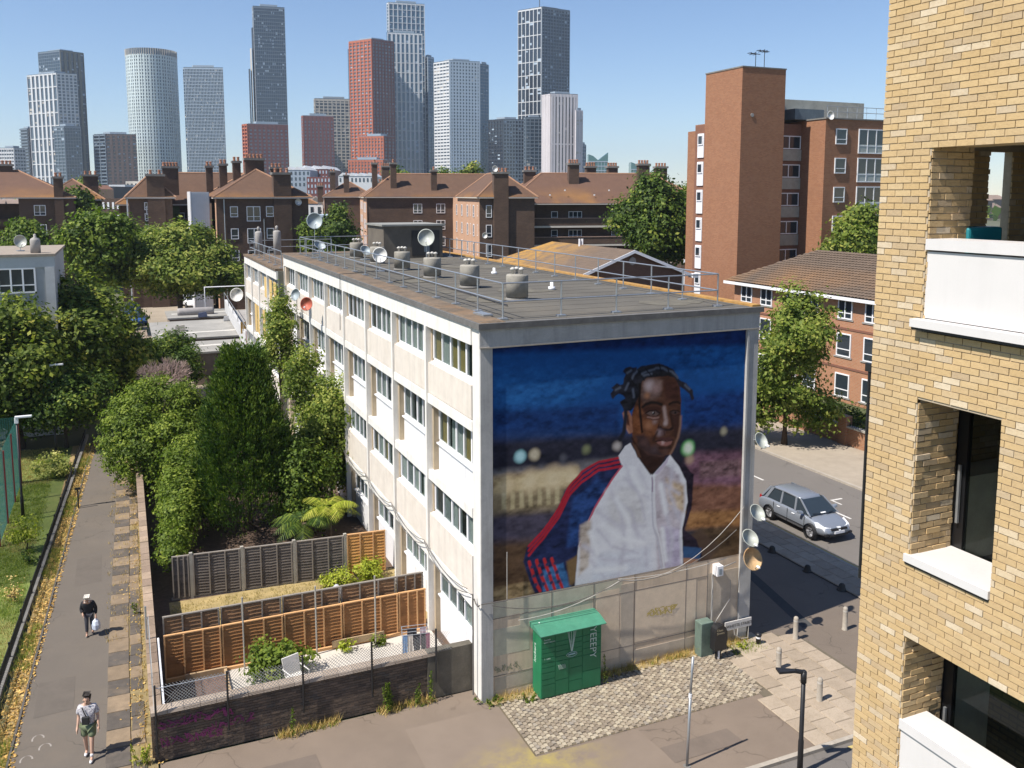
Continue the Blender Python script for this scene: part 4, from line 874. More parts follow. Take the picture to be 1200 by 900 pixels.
for a, b, c, d in wallcells(-.001, 9.0, 0, 19, [(.98, 1.38, 12.86, 14.94), (2.0, 8.4, 10.0, 12.12), (2.0, 8.4, 7.2, 9.3)]): m.box(a, b, YC - .12, YC - .012, c, d)  # wide unseen openings added in this wall to let light into the rooms
m.box(8.9, 9, -24, YC - .3, 0, 19); m.box(0, 9, -24, -23.9, 0, 19); m.box(XF, 9, -24, YC, 19, 19.05)
part('wall', m, MATS['mortar'], T)
for z in (1.4, 4.3, 7.1, 9.95, 12.75, 15.6):
    m = MB(T); m.box(.001, 8.9, -23.9, YC - .3, z - .25, z); part('floor_slab', m, CONC, T)
# bricks: one mesh shared by the 300 that show largest, the rest joined
bm = {}
def brickmesh(L):
    if L not in bm:
        q = MB(); e = .004; q.hull8([(0, 0, 0), (.05, 0, 0), (.05, L, 0), (0, L, 0)], [(0, 0, .065), (.05, 0, .065), (.05, L, .065), (0, L, .065)]); bm[L] = q.mesh('brick', STOCK)
    return bm[L]
cand = []; rest = MB(T); row = 0; z = 0.0
while z < 18.95:
    ops = [o for o in OPEN if z + .03 > o[2] and z + .03 < o[3]]
    y = YC - (.215 if row % 2 == 0 else .1025); first = True; yy = YC
    while yy > -20.5:
        L = .215 if not (yy == YC and row % 2) else .1025
        a, b = yy - L, yy; yy = a - .01
        segs = [(a, b)]
        for o in ops:
            ns = []
            for s0, s1 in segs:
                if s1 <= o[0] or s0 >= o[1]: ns.append((s0, s1))
                else:
                    if s0 < o[0]: ns.append((s0, o[0]))
                    if s1 > o[1]: ns.append((o[1], s1))
            segs = ns
        for s0, s1 in segs:
            if s1 - s0 < .02: continue
            if abs((s1 - s0) - .215) < .001: cand.append((s0, z))
            else: rest.box(XF + rnd.uniform(-.002, .002), XF + .05, s0, s1, z, z + .065, rnd.uniform(.001, 1))
    z += .075; row += 1
def view(p):
    dx, dy, dz = p[0] - CAM[0], p[1] - CAM[1], p[2] - CAM[2]
    X = dx * math.cos(_a) - dy * math.sin(_a); Y = dx * math.sin(_a) + dy * math.cos(_a)
    d = Y * math.cos(_p) - dz * math.sin(_p); u = Y * math.sin(_p) + dz * math.cos(_p)
    return 600 + FPX * X / d, 356 - FPX * u / d, d
vis = []
for s0, z in cand:
    px, py, d = view((XF, s0 + .1, z)); v = 0 < px < 1210 and -5 < py < 905
    vis.append((0 if v else 1, d, s0, z))
vis.sort()
for i, (_, d, s0, z) in enumerate(vis):
    dx = rnd.uniform(-.003, .003)
    if i < 300: link('brick', brickmesh(.215), T, (dx, s0 - YC, z))
    else: rest.box(XF + dx, XF + .05, s0, s0 + .215, z, z + .065, rnd.uniform(.001, 1))
part('brickwork', rest, STOCK, T, kind='stuff')
# reveals and return walls, rough bricks
rv = MB(T)
def rough_wall_y(y, x0, x1, z0, z1, face=-1):
    z = z0; r_ = 0
    while z + .05 < z1:
        x = x0 - (.11 if r_ % 2 else 0)
        while x < x1:
            a, b = max(x, x0), min(x + .215, x1)
            if b - a > .02:
                j = rnd.uniform(0, .02); rv.box(a + rnd.uniform(0, .006), b, y + face * (.004 + j), y + .04, z + rnd.uniform(0, .005), min(z + .065, z1), rnd.uniform(.001, 1))
            x += .225
        z += .075; r_ += 1
for y0, y1, z0, z1 in OPEN:
    rough_wall_y(y1, XF + .015, .0, z0, z1)
rough_wall_y(YC - .12, .0, .98, 12.86, 14.94); rough_wall_y(YC - .12, 1.38, 3.4, 12.86, 14.94); rough_wall_y(YC - .12, .1, 2.0, 10.0, 12.1); rough_wall_y(YC - .12, .1, 2.0, 7.2, 9.3)
for o in OPEN[:3]:
    for i in range(int((o[1] - o[0]) / .075)):
        rv.box(XF + .06, .0, o[0] + i * .075, o[0] + i * .075 + .065, o[3] - .002, o[3] + .02, rnd.uniform(.001, 1))
part('reveal_brickwork', rv, STOCK, T, kind='stuff')
WP = MATS['white panel']
def parapet(z0, z1, y0, y1, ledge):
    m = MB(T); m.box(XF + .02, XF + .2, y0, y1 - .01, z0 + .1, z1 - .14); part('balcony_panel', m, WP, T)
    m = MB(T); m.box(XF - .01, XF + .42, y0, y1 - .004, z1 - .12, z1); part('coping', m, WP, T)
    if ledge:
        m = MB(T); m.box(XF - .12, XF + .25, y0, y1 + .06, z0 - .0, z0 + .09); part('ledge', m, WP, T)
        m = MB(T); m.box(XF - .1, XF + .2, y0, y1 + .05, z0 - .03, z0 - .003); part('ledge_shadow_gap', m, BLACK, T)  # solid black strip painting the shade under the ledge
parapet(12.95, 13.93, -19.5, -15.1, True)
parapet(7.25, 8.27, -19.5, -15.1, True)
m = MB(T); m.box(XF - .03, .02, -16.158, -15.05, 10.2, 10.29); part('window_sill', m, WP, T)
m = MB(T); m.box(XF - .015, -.3, -16.15, -15.06, 10.17, 10.198); part('sill_shadow_gap', m, BLACK, T)  # solid black strip painting the shade below the sill
m = MB(T); m.tube([(XF + .03, YC + .05, 9.7), (XF + .03, YC + .05, 12.3)], .022, 6); m.box(XF, XF + .06, YC, YC + .1, 12.3, 12.4); part('downpipe', m, BLACK, T)
# black glazed doors and windows in the openings, rooms behind
FR = M('black aluminium', (.008, .008, .009), .35, .1, 10)
def glazing(y0, y1, z0, z1, x=.03, leaf=1.3):
    m = MB(T); m.box(x, x + .07, y1 - .14, y1, z0, z1); m.box(x, x + .07, y0, y0 + .07, z0, z1); m.box(x, x + .07, y0, y1, z1 - .08, z1); m.box(x, x + .07, y0, y1, z0, z0 + .06)
    yy = y1 - .14 - leaf
    while yy > y0 + .3: m.box(x, x + .07, yy - .12, yy, z0, z1); yy -= leaf + .12
    W = link('window', m.mesh('window', FR), T)
    g = MB(T); g.box(x + .03, x + .036, y0 + .07, y1 - .14, z0 + .06, z1 - .08); o = link('pane', g.mesh('pane', glass_mat('tinted glass', (.01, .012, .012), .85) if 'tinted glass' not in MATS else MATS['tinted glass']), W)
    h = MB(T); h.box(x - .05, x - .02, y1 - .1, y1 - .07, z0 + .1 + .3, z0 + 1.1); link('handle', h.mesh('handle', METAL), W)
for o in (OPEN[1], OPEN[2], OPEN[4], OPEN[5], OPEN[3]): glazing(o[0], o[1], o[2], o[3])
# inner brick wall and white internal parapets seen through the glass
m = MB(T)
for z0 in (10.0, 7.2): m.box(1.0, 1.1, -19, -14.9, z0 - .2, z0 + 2.2)
part('inner_wall', m, brick_tex('inner brick', (.3, .2, .1), (.2, .14, .08), (.12, .09, .06)), T)
m = MB(T); m.box(.35, 1.9, -15.0, -14.6, 10.0, 11.05); m.box(.3, 1.15, -15.0, -14.6, 7.4, 8.85); part('inner_parapet', m, M('inner white', (.75, .72, .66), .6), T)
m = MB(); m.box(-.3, .25, -.15, .15, 0, .5); o = part('storage_box', m, M('teal plastic', (.02, .22, .26), .4), None, bevel=.03); o.location = (.25, -15.0, 13.55); tag(o, 'teal box standing on the top balcony behind the white parapet', 'box')
m = MB((.25, -15.0, 12.75)); m.box(-.1, .6, -15.2, -14.8, 12.75, 13.55); o = part('side_table', m, DARK, None); o.location = (.25, -15.0, 12.75); tag(o, 'dark stand under the teal box on the top balcony', 'stand')

# ================================================================== GARDENS
OLDB = piece_mat('old wall brick', [(0, (.08, .055, .042)), (.5, (.13, .09, .062)), (.85, (.19, .13, .09)), (1, (.09, .075, .065))], dirt=.5, dirt_col=(.03, .028, .025))
T = thing('garden_wall', 'dark old brick wall along the tarmac in front of the patio garden', 'wall', (-8.67, .79, 0))
m = MB(T); m.box(-8.66, .3, .805, 1.0, 0, 1.3); part('wall', m, M('old mortar', (.2, .165, .125), .95, .3, 5, .4), T)
m = MB(T); z = .0; r_ = 0
while z < 1.29:
    x = -8.67 - (.11 if r_ % 2 else 0)
    while x < -1.35:
        a, b = max(-8.67, x), min(-1.36, x + .215)
        if b - a > .03:
            j = rnd.uniform(0, .012); m.box(a, b, .79 - j * .6, .85, z, z + .065, rnd.uniform(.001, 1))
        x += .225
    z += .075; r_ += 1
part('brickwork', m, OLDB, T, kind='stuff')
m = MB(T)
for i in range(19): m.hull8([(-8.72 + i * .4, .72, 1.3), (-8.33 + i * .4, .72, 1.3), (-8.33 + i * .4, 1.06, 1.3), (-8.72 + i * .4, 1.06, 1.3)], [(-8.72 + i * .4, .74, 1.38), (-8.33 + i * .4, .74, 1.38), (-8.33 + i * .4, 1.04, 1.4), (-8.72 + i * .4, 1.04, 1.4)], rnd.uniform(.01, 1))
part('coping', m, piece_mat('coping brick', [(0, (.28, .22, .17)), (1, (.38, .31, .25))]), T)
m = MB(T); m.box(-1.36, .0, .74, 1.0, 0, 1.42); part('rendered_pier', m, M('stained render', (.13, .115, .09), .95, .35, 1.6, .7, (.05, .045, .035)), T)
scrawl(T, PG, -8.55, .85, 1.9, .28, .765, 21, 9, .012); scrawl(T, PG, -8.5, .35, 1.5, .3, .765, 22, 8, .012); scrawl(T, PG, -7.4, .55, 1.2, .25, .765, 23, 5, .01)
T = thing('garden_side_wall', 'old brick side wall with pinkish worn coping between footpath and gardens', 'wall', (-8.62, 1, 0))
m = MB(T); m.box(-8.72, -8.46, .98, 30, 0, 1.3); part('wall', m, brick_tex('side wall brick', (.14, .09, .06), (.1, .07, .05), (.16, .13, .1)), T)
m = MB(T)
for i in range(48): m.box(-8.74, -8.45, 1.02 + i * .6, 1.6 + i * .6, 1.3, 1.37 + rnd.uniform(0, .015), rnd.uniform(.01, 1))
part('coping', m, piece_mat('side coping', [(0, (.17, .12, .09)), (.5, (.27, .2, .15)), (1, (.38, .28, .2))], dirt=.6), T)
m = MB(T); m.box(-8.42, -8.37, 1.1, 4.9, .2, 1.36); part('white_edge', m, WHITE, T)
# wire fence on the wall
T = thing('wire_fence', 'chain link fence on black posts along the top of the dark garden wall', 'fence', (-8.6, .9, 1.38))
for i, x in enumerate((-8.6, -6.85, -4.9, -3.0, -1.12)):
    m = MB(T); m.tube([(x, .7, .5 if i else .2), (x, .7, 2.12)], .03, 6); part('post', m, BLACK, T)
m = MB(T)
g = .085; Ht = .7
wl = 7.5
def wire(a, b):
    d = (Vector(b) - Vector(a)).normalized(); n = Vector((-d.z, 0, d.x)) * .006
    if abs(d.x) < .01 and abs(d.y) > .3: n = Vector((0, -d.z, d.y)) * .006
    a, b = Vector(a), Vector(b); m.poly([a + n, b + n, b - n, a - n])
for i in range(int(wl / g)):
    x = -8.6 + i * g; s = 1 if x < -6.9 else .75 + .1 * math.sin(x * 3)
    h = Ht * s
    wire((x, .72, 1.4), (x + h, .74, 1.4 + h)); wire((x + h, .71, 1.4), (x, .73, 1.4 + h))
for i in range(int(3.6 / g)):
    y = .8 + i * g; wire((-8.64, y, 1.4), (-8.63, y + Ht, 1.4 + Ht)); wire((-8.64, y + Ht, 1.4), (-8.65, y, 1.4 + Ht))
tag(part('mesh', m, M('wire', (.5, .5, .48), .5, metal=.2), T), kind='stuff')
m = MB(T); m.tube([(-8.65, .8, 2.02), (-8.65, 5, 2.02)], .01, 4); m.tube([(-8.6, .72, 2.03), (-6.85, .72, 2.03)], .01, 4); part('line_wire', m, METAL, T)
m = MB(T); m.tube([(-8.7, 4.9, 1.2), (-8.7, 4.9, 2.4)], .03, 6); part('post', m, METAL, T)
# patio garden
struct('patio', sheet([(-6.5, 1.0), (0, 1.0), (0, 4.75), (-6.5, 4.75)], .05), MATS['patio'])
struct('garden_soil', sheet([(-8.45, 1.0), (.5, 1.0), (.5, 30), (-8.45, 30)], .03), SOIL)
struct('dead_lawn', sheet([(-7.9, 5.4), (.3, 5.4), (.3, 9.95), (-7.9, 10.2)], .045), M('straw grass', (.36, .27, .12), .95, .35, 2, .5, (.1, .1, .03), bmp=.6))
struct('flower_bed', sheet([(-7.6, 1.1), (-6.55, 1.1), (-6.55, 4.4), (-7.6, 4.4)], .04), M('bed soil', (.16, .1, .08), .95, .35, 6, .4, bmp=.9))
m = MB(); m.box(-6.6, -6.52, 1.05, 4.6, .03, .16); m.box(-7.7, -6.5, 4.55, 4.62, .03, .2); struct('timber_edging', m, M('raw timber', (.42, .3, .18), .8))
def waney(T, x0, y0, x1, y1, zb, zt, mat, batt, slats=12, fr=True):
    """one overlap panel between two points: each slat its own piece"""
    L = math.hypot(x1 - x0, y1 - y0); a = math.atan2(y1 - y0, x1 - x0); h = (zt - zb) / slats
    key = (round(L, 2), round(h, 3), mat.name)
    if key not in WN:
        q = MB(); n = 6; lo = []; 
        for i in range(n):
            u0, u1 = L * i / n, L * (i + 1) / n; d0, d1 = rnd.uniform(-.012, .012), rnd.uniform(-.012, .012)
            q.hull8([(u0, -.05, d0 - .012), (u1, -.05, d1 - .012), (u1, -.03, d1), (u0, -.03, d0)], [(u0, -.008, h * 1.05), (u1, -.008, h * 1.05), (u1, 0, h * 1.05), (u0, 0, h * 1.05)])
        WN[key] = q.mesh('slat', mat)
    for k in range(slats): link('slat', WN[key], T, (x0 - T.location[0], y0 - T.location[1], zb + k * h - T.location[2]), a)
    q = MB(); nb = 4
    for i in range(nb): u = L * (i + .02) / (nb - 1) if i else .02; u = min(u, L - .04); q.box(u - .02, u + .025, -.075, -.045, 0, zt - zb)
    q.box(0, L, -.055, .03, zt - zb, zt - zb + .035)
    o = link('batten', q.mesh('batten', batt), T, (x0 - T.location[0], y0 - T.location[1], zb - T.location[2]), a)
WN = {}
GW = M('weathered grey wood', (.16, .135, .115), .9, .3, 4, .4, objvar=.3, fine=60); OW = M('orange stained wood', (.38, .175, .06), .8, .2, 4, .3, (.28, .11, .03), objvar=.25, fine=60)
OW2 = M('fresh orange wood', (.6, .3, .09), .8, .15, 4, objvar=.2); BW = M('brown wood', (.27, .15, .075), .85, .25, 4, .3, objvar=.3)
GB = M('grey batten', (.24, .21, .18), .9); OB = M('orange batten', (.58, .33, .15), .8); CP = M('concrete post', (.34, .32, .28), .9)
T = thing('panel_fence', 'tall grey weathered overlap fence with concrete posts behind the dry lawn', 'fence', (-7.9, 10.45, 0))
px_ = [-7.8, -7.1, -5.35, -3.5, -1.62]
fy = lambda x: 10.4 - (x + 7.8) * .075
for a, b in zip(px_, px_[1:]): waney(T, a + .06, fy(a), b - .06, fy(b), .12, 1.62, GW, GB, 14)
waney(T, px_[-1] + .06, fy(px_[-1]), -.08, fy(0), .1, 1.64, OW2, OB, 13)
for x in px_[1:]:
    m = MB(T); m.box(x - .055, x + .055, fy(x) - .07, fy(x) + .05, 0, 1.72); part('post', m, CP, T)
m = MB(T); m.hull8([(-7.8, fy(-7.8) - .02, 0), (0, fy(0) - .02, 0), (0, fy(0) + .02, 0), (-7.8, fy(-7.8) + .02, 0)], [(-7.8, fy(-7.8) - .02, .12), (0, fy(0) - .02, .12), (0, fy(0) + .02, .12), (-7.8, fy(-7.8) + .02, .12)]); part('gravel_board', m, CP, T)
T = thing('panel_fence', 'orange stained overlap fence at the back of the patio', 'fence', (-8.3, 4.75, 0))
xs = [-8.25, -6.6, -4.75, -2.9, -1.05, -.1]
for a, b in zip(xs, xs[1:]): waney(T, a, 4.78, b - .02, 4.76, .1, 1.42, OW, OB, 12)
m = MB(T); m.hull8([(-8.25, 4.62, .0), (-.1, 4.6, .0), (-.1, 4.68, .0), (-8.25, 4.7, .0)], [(-8.25, 4.62, .14), (-.1, 4.6, .14), (-.1, 4.68, .14), (-8.25, 4.7, .14)]); part('gravel_board', m, OB, T)
m = MB(T); m.hull8([(-3.3, 4.55, .12), (-1.6, 4.55, .12), (-1.6, 4.6, .12), (-3.3, 4.6, .12)], [(-3.3, 4.55, .34), (-1.6, 4.55, .34), (-1.6, 4.6, .34), (-3.3, 4.6, .34)]); part('loose_board', m, M('raw timber', (.42, .3, .18), .8), T)
T = thing('panel_fence', 'brown overlap fence rising just behind the orange one', 'fence', (-8.3, 5.0, 0))
for a, b in zip(xs, xs[1:]): waney(T, a, 5.02, b - .02, 5.0, .1, 1.9, BW, GB, 15)
for i, (x, h) in enumerate(((-6.0, 2.35), (-3.8, 2.3), (-1.9, 2.3))):
    m = MB((x, 4.5, 0)); m.tube([(x, 4.5, 0), (x, 4.5, h)], .028, 6); o = part('garden_post', m, CP, None); o.location = (x, 4.5, 0)
    tag(o, ['pale post rising from the left of the patio by the leafy bush', 'pale post in the middle of the orange patio fence', 'pale post at the patio fence near the clothes airer'][i], 'post', 'pale posts at the patio fence')
# garden things
WPL = M('white plastic', (.6, .58, .55), .5, .08, 8)
T = thing('garden_chair', 'white plastic garden chair on the patio beside the bush', 'chair', (-4.75, 2.6, .05), R(20))
for n_, bx in (('seat', (-.25, .25, -.25, .25, .42, .46)),): m = MB(); m.box(*bx); part(n_, m, WPL, T, bevel=.01)
m = MB(); m.hull8([(-.25, .22, .44), (.25, .22, .44), (.25, .26, .44), (-.25, .26, .44)], [(-.27, .36, .95), (.27, .36, .95), (.27, .4, .95), (-.27, .4, .95)]); part('backrest', m, WPL, T)
for sx in (-1, 1):
    for sy in (-1, 1): m = MB(); m.tube([(sx * .22, sy * .22, .43), (sx * .26, sy * .26, 0)], .022, 5); part('leg', m, WPL, T)
    m = MB(); m.tube([(sx * .28, .3, .66), (sx * .28, -.22, .64), (sx * .26, -.25, .42)], .022, 5); part('armrest', m, WPL, T)
T = thing('garden_table', 'low white slatted garden table in the sun left of the white chair', 'table', (-5.6, 2.35, .05), R(15))
m = MB()
for i in range(6): m.box(-.35 + i * .12, -.25 + i * .12, -.28, .28, .34, .37)
part('table_top', m, WPL, T)
for sx in (-1, 1):
    for sy in (-1, 1): m = MB(); m.tube([(sx * .3, sy * .24, .34), (sx * .33, sy * .26, 0)], .02, 5); part('leg', m, WPL, T)
T = thing('clothes_airer', 'clothes airer hung with blue and dark clothes by the white wall', 'clothes airer', (-1.05, 2.9, .05), R(-10))
m = MB()
for x in (-.4, .4): m.tube([(x, -.3, 0), (x, .3, 1.0)], .012, 4); m.tube([(x, .3, 0), (x, -.3, 1.0)], .012, 4)
for y in (-.3, -.1, .1, .3): m.tube([(-.42, y, 1.0), (.42, y, 1.0)], .01, 4)
part('frame', m, METAL, T)
for k, (x, y, w2, h, c) in enumerate([(-.36, -.3, .14, .85, (.2, .33, .55)), (-.2, -.3, .16, .7, (.6, .55, .5)), (0, -.3, .2, .8, (.04, .04, .05)), (.2, -.3, .15, .75, (.05, .05, .06)), (.34, -.3, .12, .8, (.35, .1, .18)), (-.1, .1, .3, .6, (.03, .03, .04)), (.25, .1, .2, .6, (.5, .4, .45))]):
    m = MB(); n = 6
    for i in range(n):
        a, b = x - w2 / 2 + w2 * i / n, x - w2 / 2 + w2 * (i + 1) / n; ya, yb = y + .03 * math.sin(i * 2), y + .03 * math.sin(i * 2 + 2)
        m.poly([(a, ya - .02, 1.02 - h), (b, yb - .02, 1.02 - h), (b, y, 1.02), (a, y, 1.02)])
    part('garment', m, M('cloth %d' % k, c, .9, .2, 10), T)
T = thing('refuse_bag', 'pale grey bag lying on the dry lawn by the orange panel', 'bag', (-2.35, 8.2, .05))
m = MB(); m.lathe((0, 0, 0), [(.2, 0), (.32, .12), (.3, .3), (.12, .42), (.05, .5)], 9); part('bag', m, M('bag grey', (.5, .5, .55), .4, .15, 6), T, True)
m = MB(); m.lathe((-.45, -.1, 0), [(.2, 0), (.26, .12), (.2, .24), (.05, .3)], 9); part('bag', m, M('bag black', (.02, .02, .022), .35), T, True)

# ================================================================== STREET THINGS
GRN = M('locker green', (.012, .17, .072), .5, .1, 2, .5, (.01, .1, .045), streak=.4); GRT = M('locker roof green', (.06, .23, .15), .5, .15, 4, .4, (.12, .3, .2)); LW = M('locker lettering', (.5, .62, .55), .6)
T = thing('parcel_locker', 'tall green parcel locker against the mural wall', 'parcel locker', (1.58, -.64, 0), 0)
LW_, LD, LH = 1.96, .56, 2.06
m = MB(T); m.box(1.58, 3.54, -.62, -.06, .04, 2.0); part('cabinet', m, GRN, T, bevel=.01)
m = MB(T); n = 8; top = []
for i in range(n + 1):
    y = -.78 + .78 * i / n; top.append((y, 2.02 + .13 * math.sin(math.pi * (i / n) * .62)))
m.prism([(0 - .02, 2.0), (-.78, 2.0)] + top, 'x', 1.5, 3.62); part('canopy', m, GRT, T)
m = MB(T); m.box(1.6, 3.52, -.6, -.08, 0, .04); part('plinth', m, BLACK, T)
cols = [(1.60, 2.02), (2.04, 2.46), (2.48, 2.9), (2.92, 3.5)]
for ci, (a, b) in enumerate(cols):
    zs = [[.08, .45, .62, .82, .98, 1.12, 1.28, 1.42, 1.56, 1.7, 1.96], [.08, .52, 1.1, 1.24, 1.4, 1.56, 1.7, 1.96], [.08, .4, .8, 1.1, 1.24, 1.4, 1.56, 1.7, 1.96], [.08, .6, 1.1, 1.3, 1.5, 1.7, 1.96]][ci]
    for z0, z1 in zip(zs, zs[1:]):
        m = MB(T); m.box(a, b, -.634, -.62, z0 + .008, z1 - .008); part('locker_door', m, GRN, T)
def text(name, s, size, loc, rot, mat, parent, ext=.002):
    cu = bpy.data.curves.new(name, 'FONT'); cu.body = s; cu.size = size; cu.extrude = ext; cu.align_x = 'LEFT'
    o = bpy.data.objects.new(name, cu); COL.objects.link(o); o.data.materials.append(mat)
    dg = bpy.context.evaluated_depsgraph_get(); me = bpy.data.meshes.new_from_object(o.evaluated_get(dg)); bpy.data.objects.remove(o)
    o = bpy.data.objects.new(name, me); COL.objects.link(o); o.parent = parent
    o.location = Vector(loc) - (parent.location if parent else Vector()); o.rotation_euler = rot
    return o
text('lettering', 'YEEEPY', .30, (3.16, -.645, 1.93), (R(90), R(90), 0), LW, T)
text('lettering', 'Parcels\nsend return', .075, (1.66, -.645, 1.8), (R(90), 0, 0), LW, T)
text('lettering', 'i  ooo', .08, (1.68, -.645, 1.22), (R(90), 0, 0), LW, T)
text('lettering', 'lockers', .2, (1.577, -.28, 1.0), (R(90), R(-90), R(-90)), LW, T)
m = MB(T)
for dx in (-.14, -.1, -.02, .06, .14, .1):
    m.tube([(2.56 + dx, -.64, 1.96), (2.56 + dx * .12, -.64, 1.32)], .007, 4)
m.tube([(2.56 + .17 * math.cos(a), -.64, 1.22 + .07 * math.sin(a)) for a in [k * math.pi / 8 for k in range(17)]], .008, 4)
m.tube([(2.45, -.64, 1.22), (2.67, -.64, 1.23)], .02, 4)
part('emblem', m, LW, T)
m = MB(T)
for k in range(7): m.tube([(2.12 + .035 * k, -.64, .98 - .01 * (k % 2)), (2.16 + .035 * k, -.64, .84)], .006, 4)
part('sticker', m, LW, T)
m = MB(T); m.lathe((1.72, -.2, 2.08), [(.03, 0), (.03, .06), (.01, .08)], 8); part('camera_dome', m, WHITE, T)
# street name plate
T = thing('street_sign', 'white street name plate with dark lettering low on the end wall', 'street sign', (8.4, -.14, .5))
m = MB(T); m.box(8.36, 9.4, -.15, -.12, .5, .78); part('plate', m, M('sign white', (.62, .6, .58), .5, .06), T)
m = MB(T)
for a in (8.45, 9.3): m.box(a - .03, a + .03, -.12, -.08, .1, .74)
part('post', m, BLACK, T)
text('lettering', 'WHETTE STREET', .135, (8.4, -.155, .585), (R(90), 0, 0), BLACK, T)
# green cabinet + black cover
T = thing('utility_cabinet', 'grey green utility cabinet against the wall behind the black litter bin', 'utility cabinet', (7.4, -.4, 0))
m = MB(T); m.box(7.2, 7.66, -.48, -.12, 0, 1.12); part('cabinet', m, M('cabinet green', (.13, .18, .15), .6, .25, 5, .5), T, bevel=.02)
T = thing('litter_bin', 'black post-mounted litter bin with rounded top beside the street name plate', 'litter bin', (7.67, -.72, 0))
m = MB(T); pts = [(7.83, .35), (8.27, .35), (8.27, .95)] + [(8.05 + .22 * math.cos(a), .95 + .2 * math.sin(a)) for a in [R(30 * k) for k in range(1, 6)]] + [(7.83, .95)]
m.prism([(a - .38, b) for a, b in pts], 'y', -.86, -.6); part('bin', m, BLACK, T)
m = MB(T); m.box(7.59, 7.75, -.78, -.66, 0, .36); part('post', m, BLACK, T)
m = MB(T); m.box(7.62, 7.68, -.8, -.78, .05, .36); part('sticker', m, WHITE, T)
text('lettering', 'Clean\nStreets', .1, (7.5, -.865, .98), (R(90), 0, 0), M('gold letter', (.35, .3, .2), .6), T)
T = thing('bollard', 'stubby black bollard by the corner below the street name plate', 'bollard', (9.42, -.5, 0))
m = MB(); m.lathe((0, 0, 0), [(.08, 0), (.08, .3), (.1, .31), (.1, .36), (.02, .4)], 10); part('post', m, BLACK, T, True)
m = MB(); m.lathe((0, 0, 0), [(.083, .22), (.083, .28)], 10, cap=False); part('band', m, WHITE, T)
BP = [((10.72, -.75), 'stone bollard in the sun beside the edge of the building shadow', .8), ((8.89, -3.84), 'stone bollard on the flags right of the black street lamp', .72), ((8.97, -2.0), 'stone bollard on the flags half behind the lamp head', .72), ((12.71, -.86), 'stone bollard nearest the yellow brick building', .8)]
for (x, y), lab, h in BP:
    T = thing('bollard', lab, 'bollard', (x, y, 0), 0, 'concrete bollards on the corner')
    m = MB(); m.lathe((0, 0, 0), [(.1, 0), (.1, .03), (.085, .05), (.08, h - .16)], 12, cap=False); m.lathe((0, 0, 0), [(.08, h - .1), (.078, h - .04), (.05, h), (0, h + .01)], 12, cap=False); part('post', m, M('bollard stone', (.34, .3, .25), .9, .15, 8, .4), T, True)
    m = MB(); m.lathe((0, 0, 0), [(.083, h - .16), (.083, h - .1)], 12, cap=False); part('band', m, M('bollard band', (.45, .42, .38), .8), T)
for k, (x, y) in enumerate([(14.85, 5.35), (14.85, 3.3), (14.85, 1.5)]):
    T = thing('bollard', ['dark low bollard in the shade nearest the car', 'dark low bollard in the middle of the shaded forecourt edge', 'dark low bollard in the shade nearest the brick building'][k], 'bollard', (x, y, 0), 0, 'dark bollards in the shade')
    m = MB(); m.lathe((0, 0, 0), [(.2, 0), (.15, .05), (.12, .1), (.11, .2), (.07, .25), (0, .27)], 10); part('post', m, M('dark timber', (.05, .045, .04), .9), T, True)
T = thing('sign_pole', 'bare thin grey pole standing on the tarmac without a sign', 'pole', (3.72, -4.77, 0))
m = MB(); m.tube([(0, 0, 0), (.05, 0, 1.9)], .035, 8); part('pole', m, METAL, T, True)
m = MB(); m.tube([(.05, 0, 1.9), (.1, 0, 2.92)], .032, 8); part('pole', m, METAL, T, True)
m = MB(); m.tube([(.045, 0, 1.85), (.052, 0, 1.95)], .045, 8); part('clamp', m, WHITE, T)
m = MB(); m.tube([(.0, 0, 0), (.0, 0, .01)], .1, 8); part('foot', m, CONCD, T)
T = thing('street_lamp', 'black street lamp with flat angled head on the kerb in the foreground', 'street lamp', (6.18, -6.11, -.05))
m = MB(); m.tube([(0, 0, 0), (0, 0, .9), (0, 0, .95), (0, 0, 2.68)], [.075, .07, .058, .055], 12); part('pole', m, BLACK, T, True)
m = MB(); m.tube([(0, 0, 2.45), (0, 0, 2.74)], .075, 12); m.lathe((0, 0, 2.72), [(.075, 0), (.05, .05), (0, .06)], 12); part('collar', m, BLACK, T, True)
hd = Vector((-.62, .2, 0)); hn = Vector((-hd.y, hd.x, 0)).normalized()
m = MB(); a = Vector((0, 0, 2.72)); b = a + hd * .35 + Vector((0, 0, .05)); c = a + hd * 1.05 + Vector((0, 0, .08))
m.tube([a, b], .06, 8); part('arm', m, BLACK, T)
m = MB(); m.hull8([b - hn * .06 - Vector((0, 0, .03)), b + hn * .06 - Vector((0, 0, .03)), c + hn * .13 - Vector((0, 0, .03)), c - hn * .13 - Vector((0, 0, .03))], [b - hn * .05 + Vector((0, 0, .03)), b + hn * .05 + Vector((0, 0, .03)), c + hn * .12 + Vector((0, 0, .03)), c - hn * .12 + Vector((0, 0, .03))]); part('lamp_head', m, BLACK, T, bevel=.01)
for k, (x, y, h) in enumerate([(-13.52, 22.2, 4.55), (-12.76, 32.4, 5.07)]):
    T = thing('street_lamp', ['slim dark lamp post with white head beside the green sports fence', 'slim dark lamp post with white head at the edge of the tree shade'][k], 'street lamp', (x, y, 0))
    m = MB(); m.tube([(0, 0, 0), (0, 0, .9), (0, 0, .95), (0, 0, h)], [.075, .07, .05, .04], 8); part('pole', m, BLACK, T, True)
    m = MB(); m.box(-.06, .62, -.1, .06, h, h + .09); m.box(-.08, .08, -.06, .06, h - .25, h); part('lamp_head', m, WHITE, T, bevel=.02)
T = thing('marker_post', 'short black post with a cap at the left edge of the footpath', 'post', (-11.25, 22.3, 0))
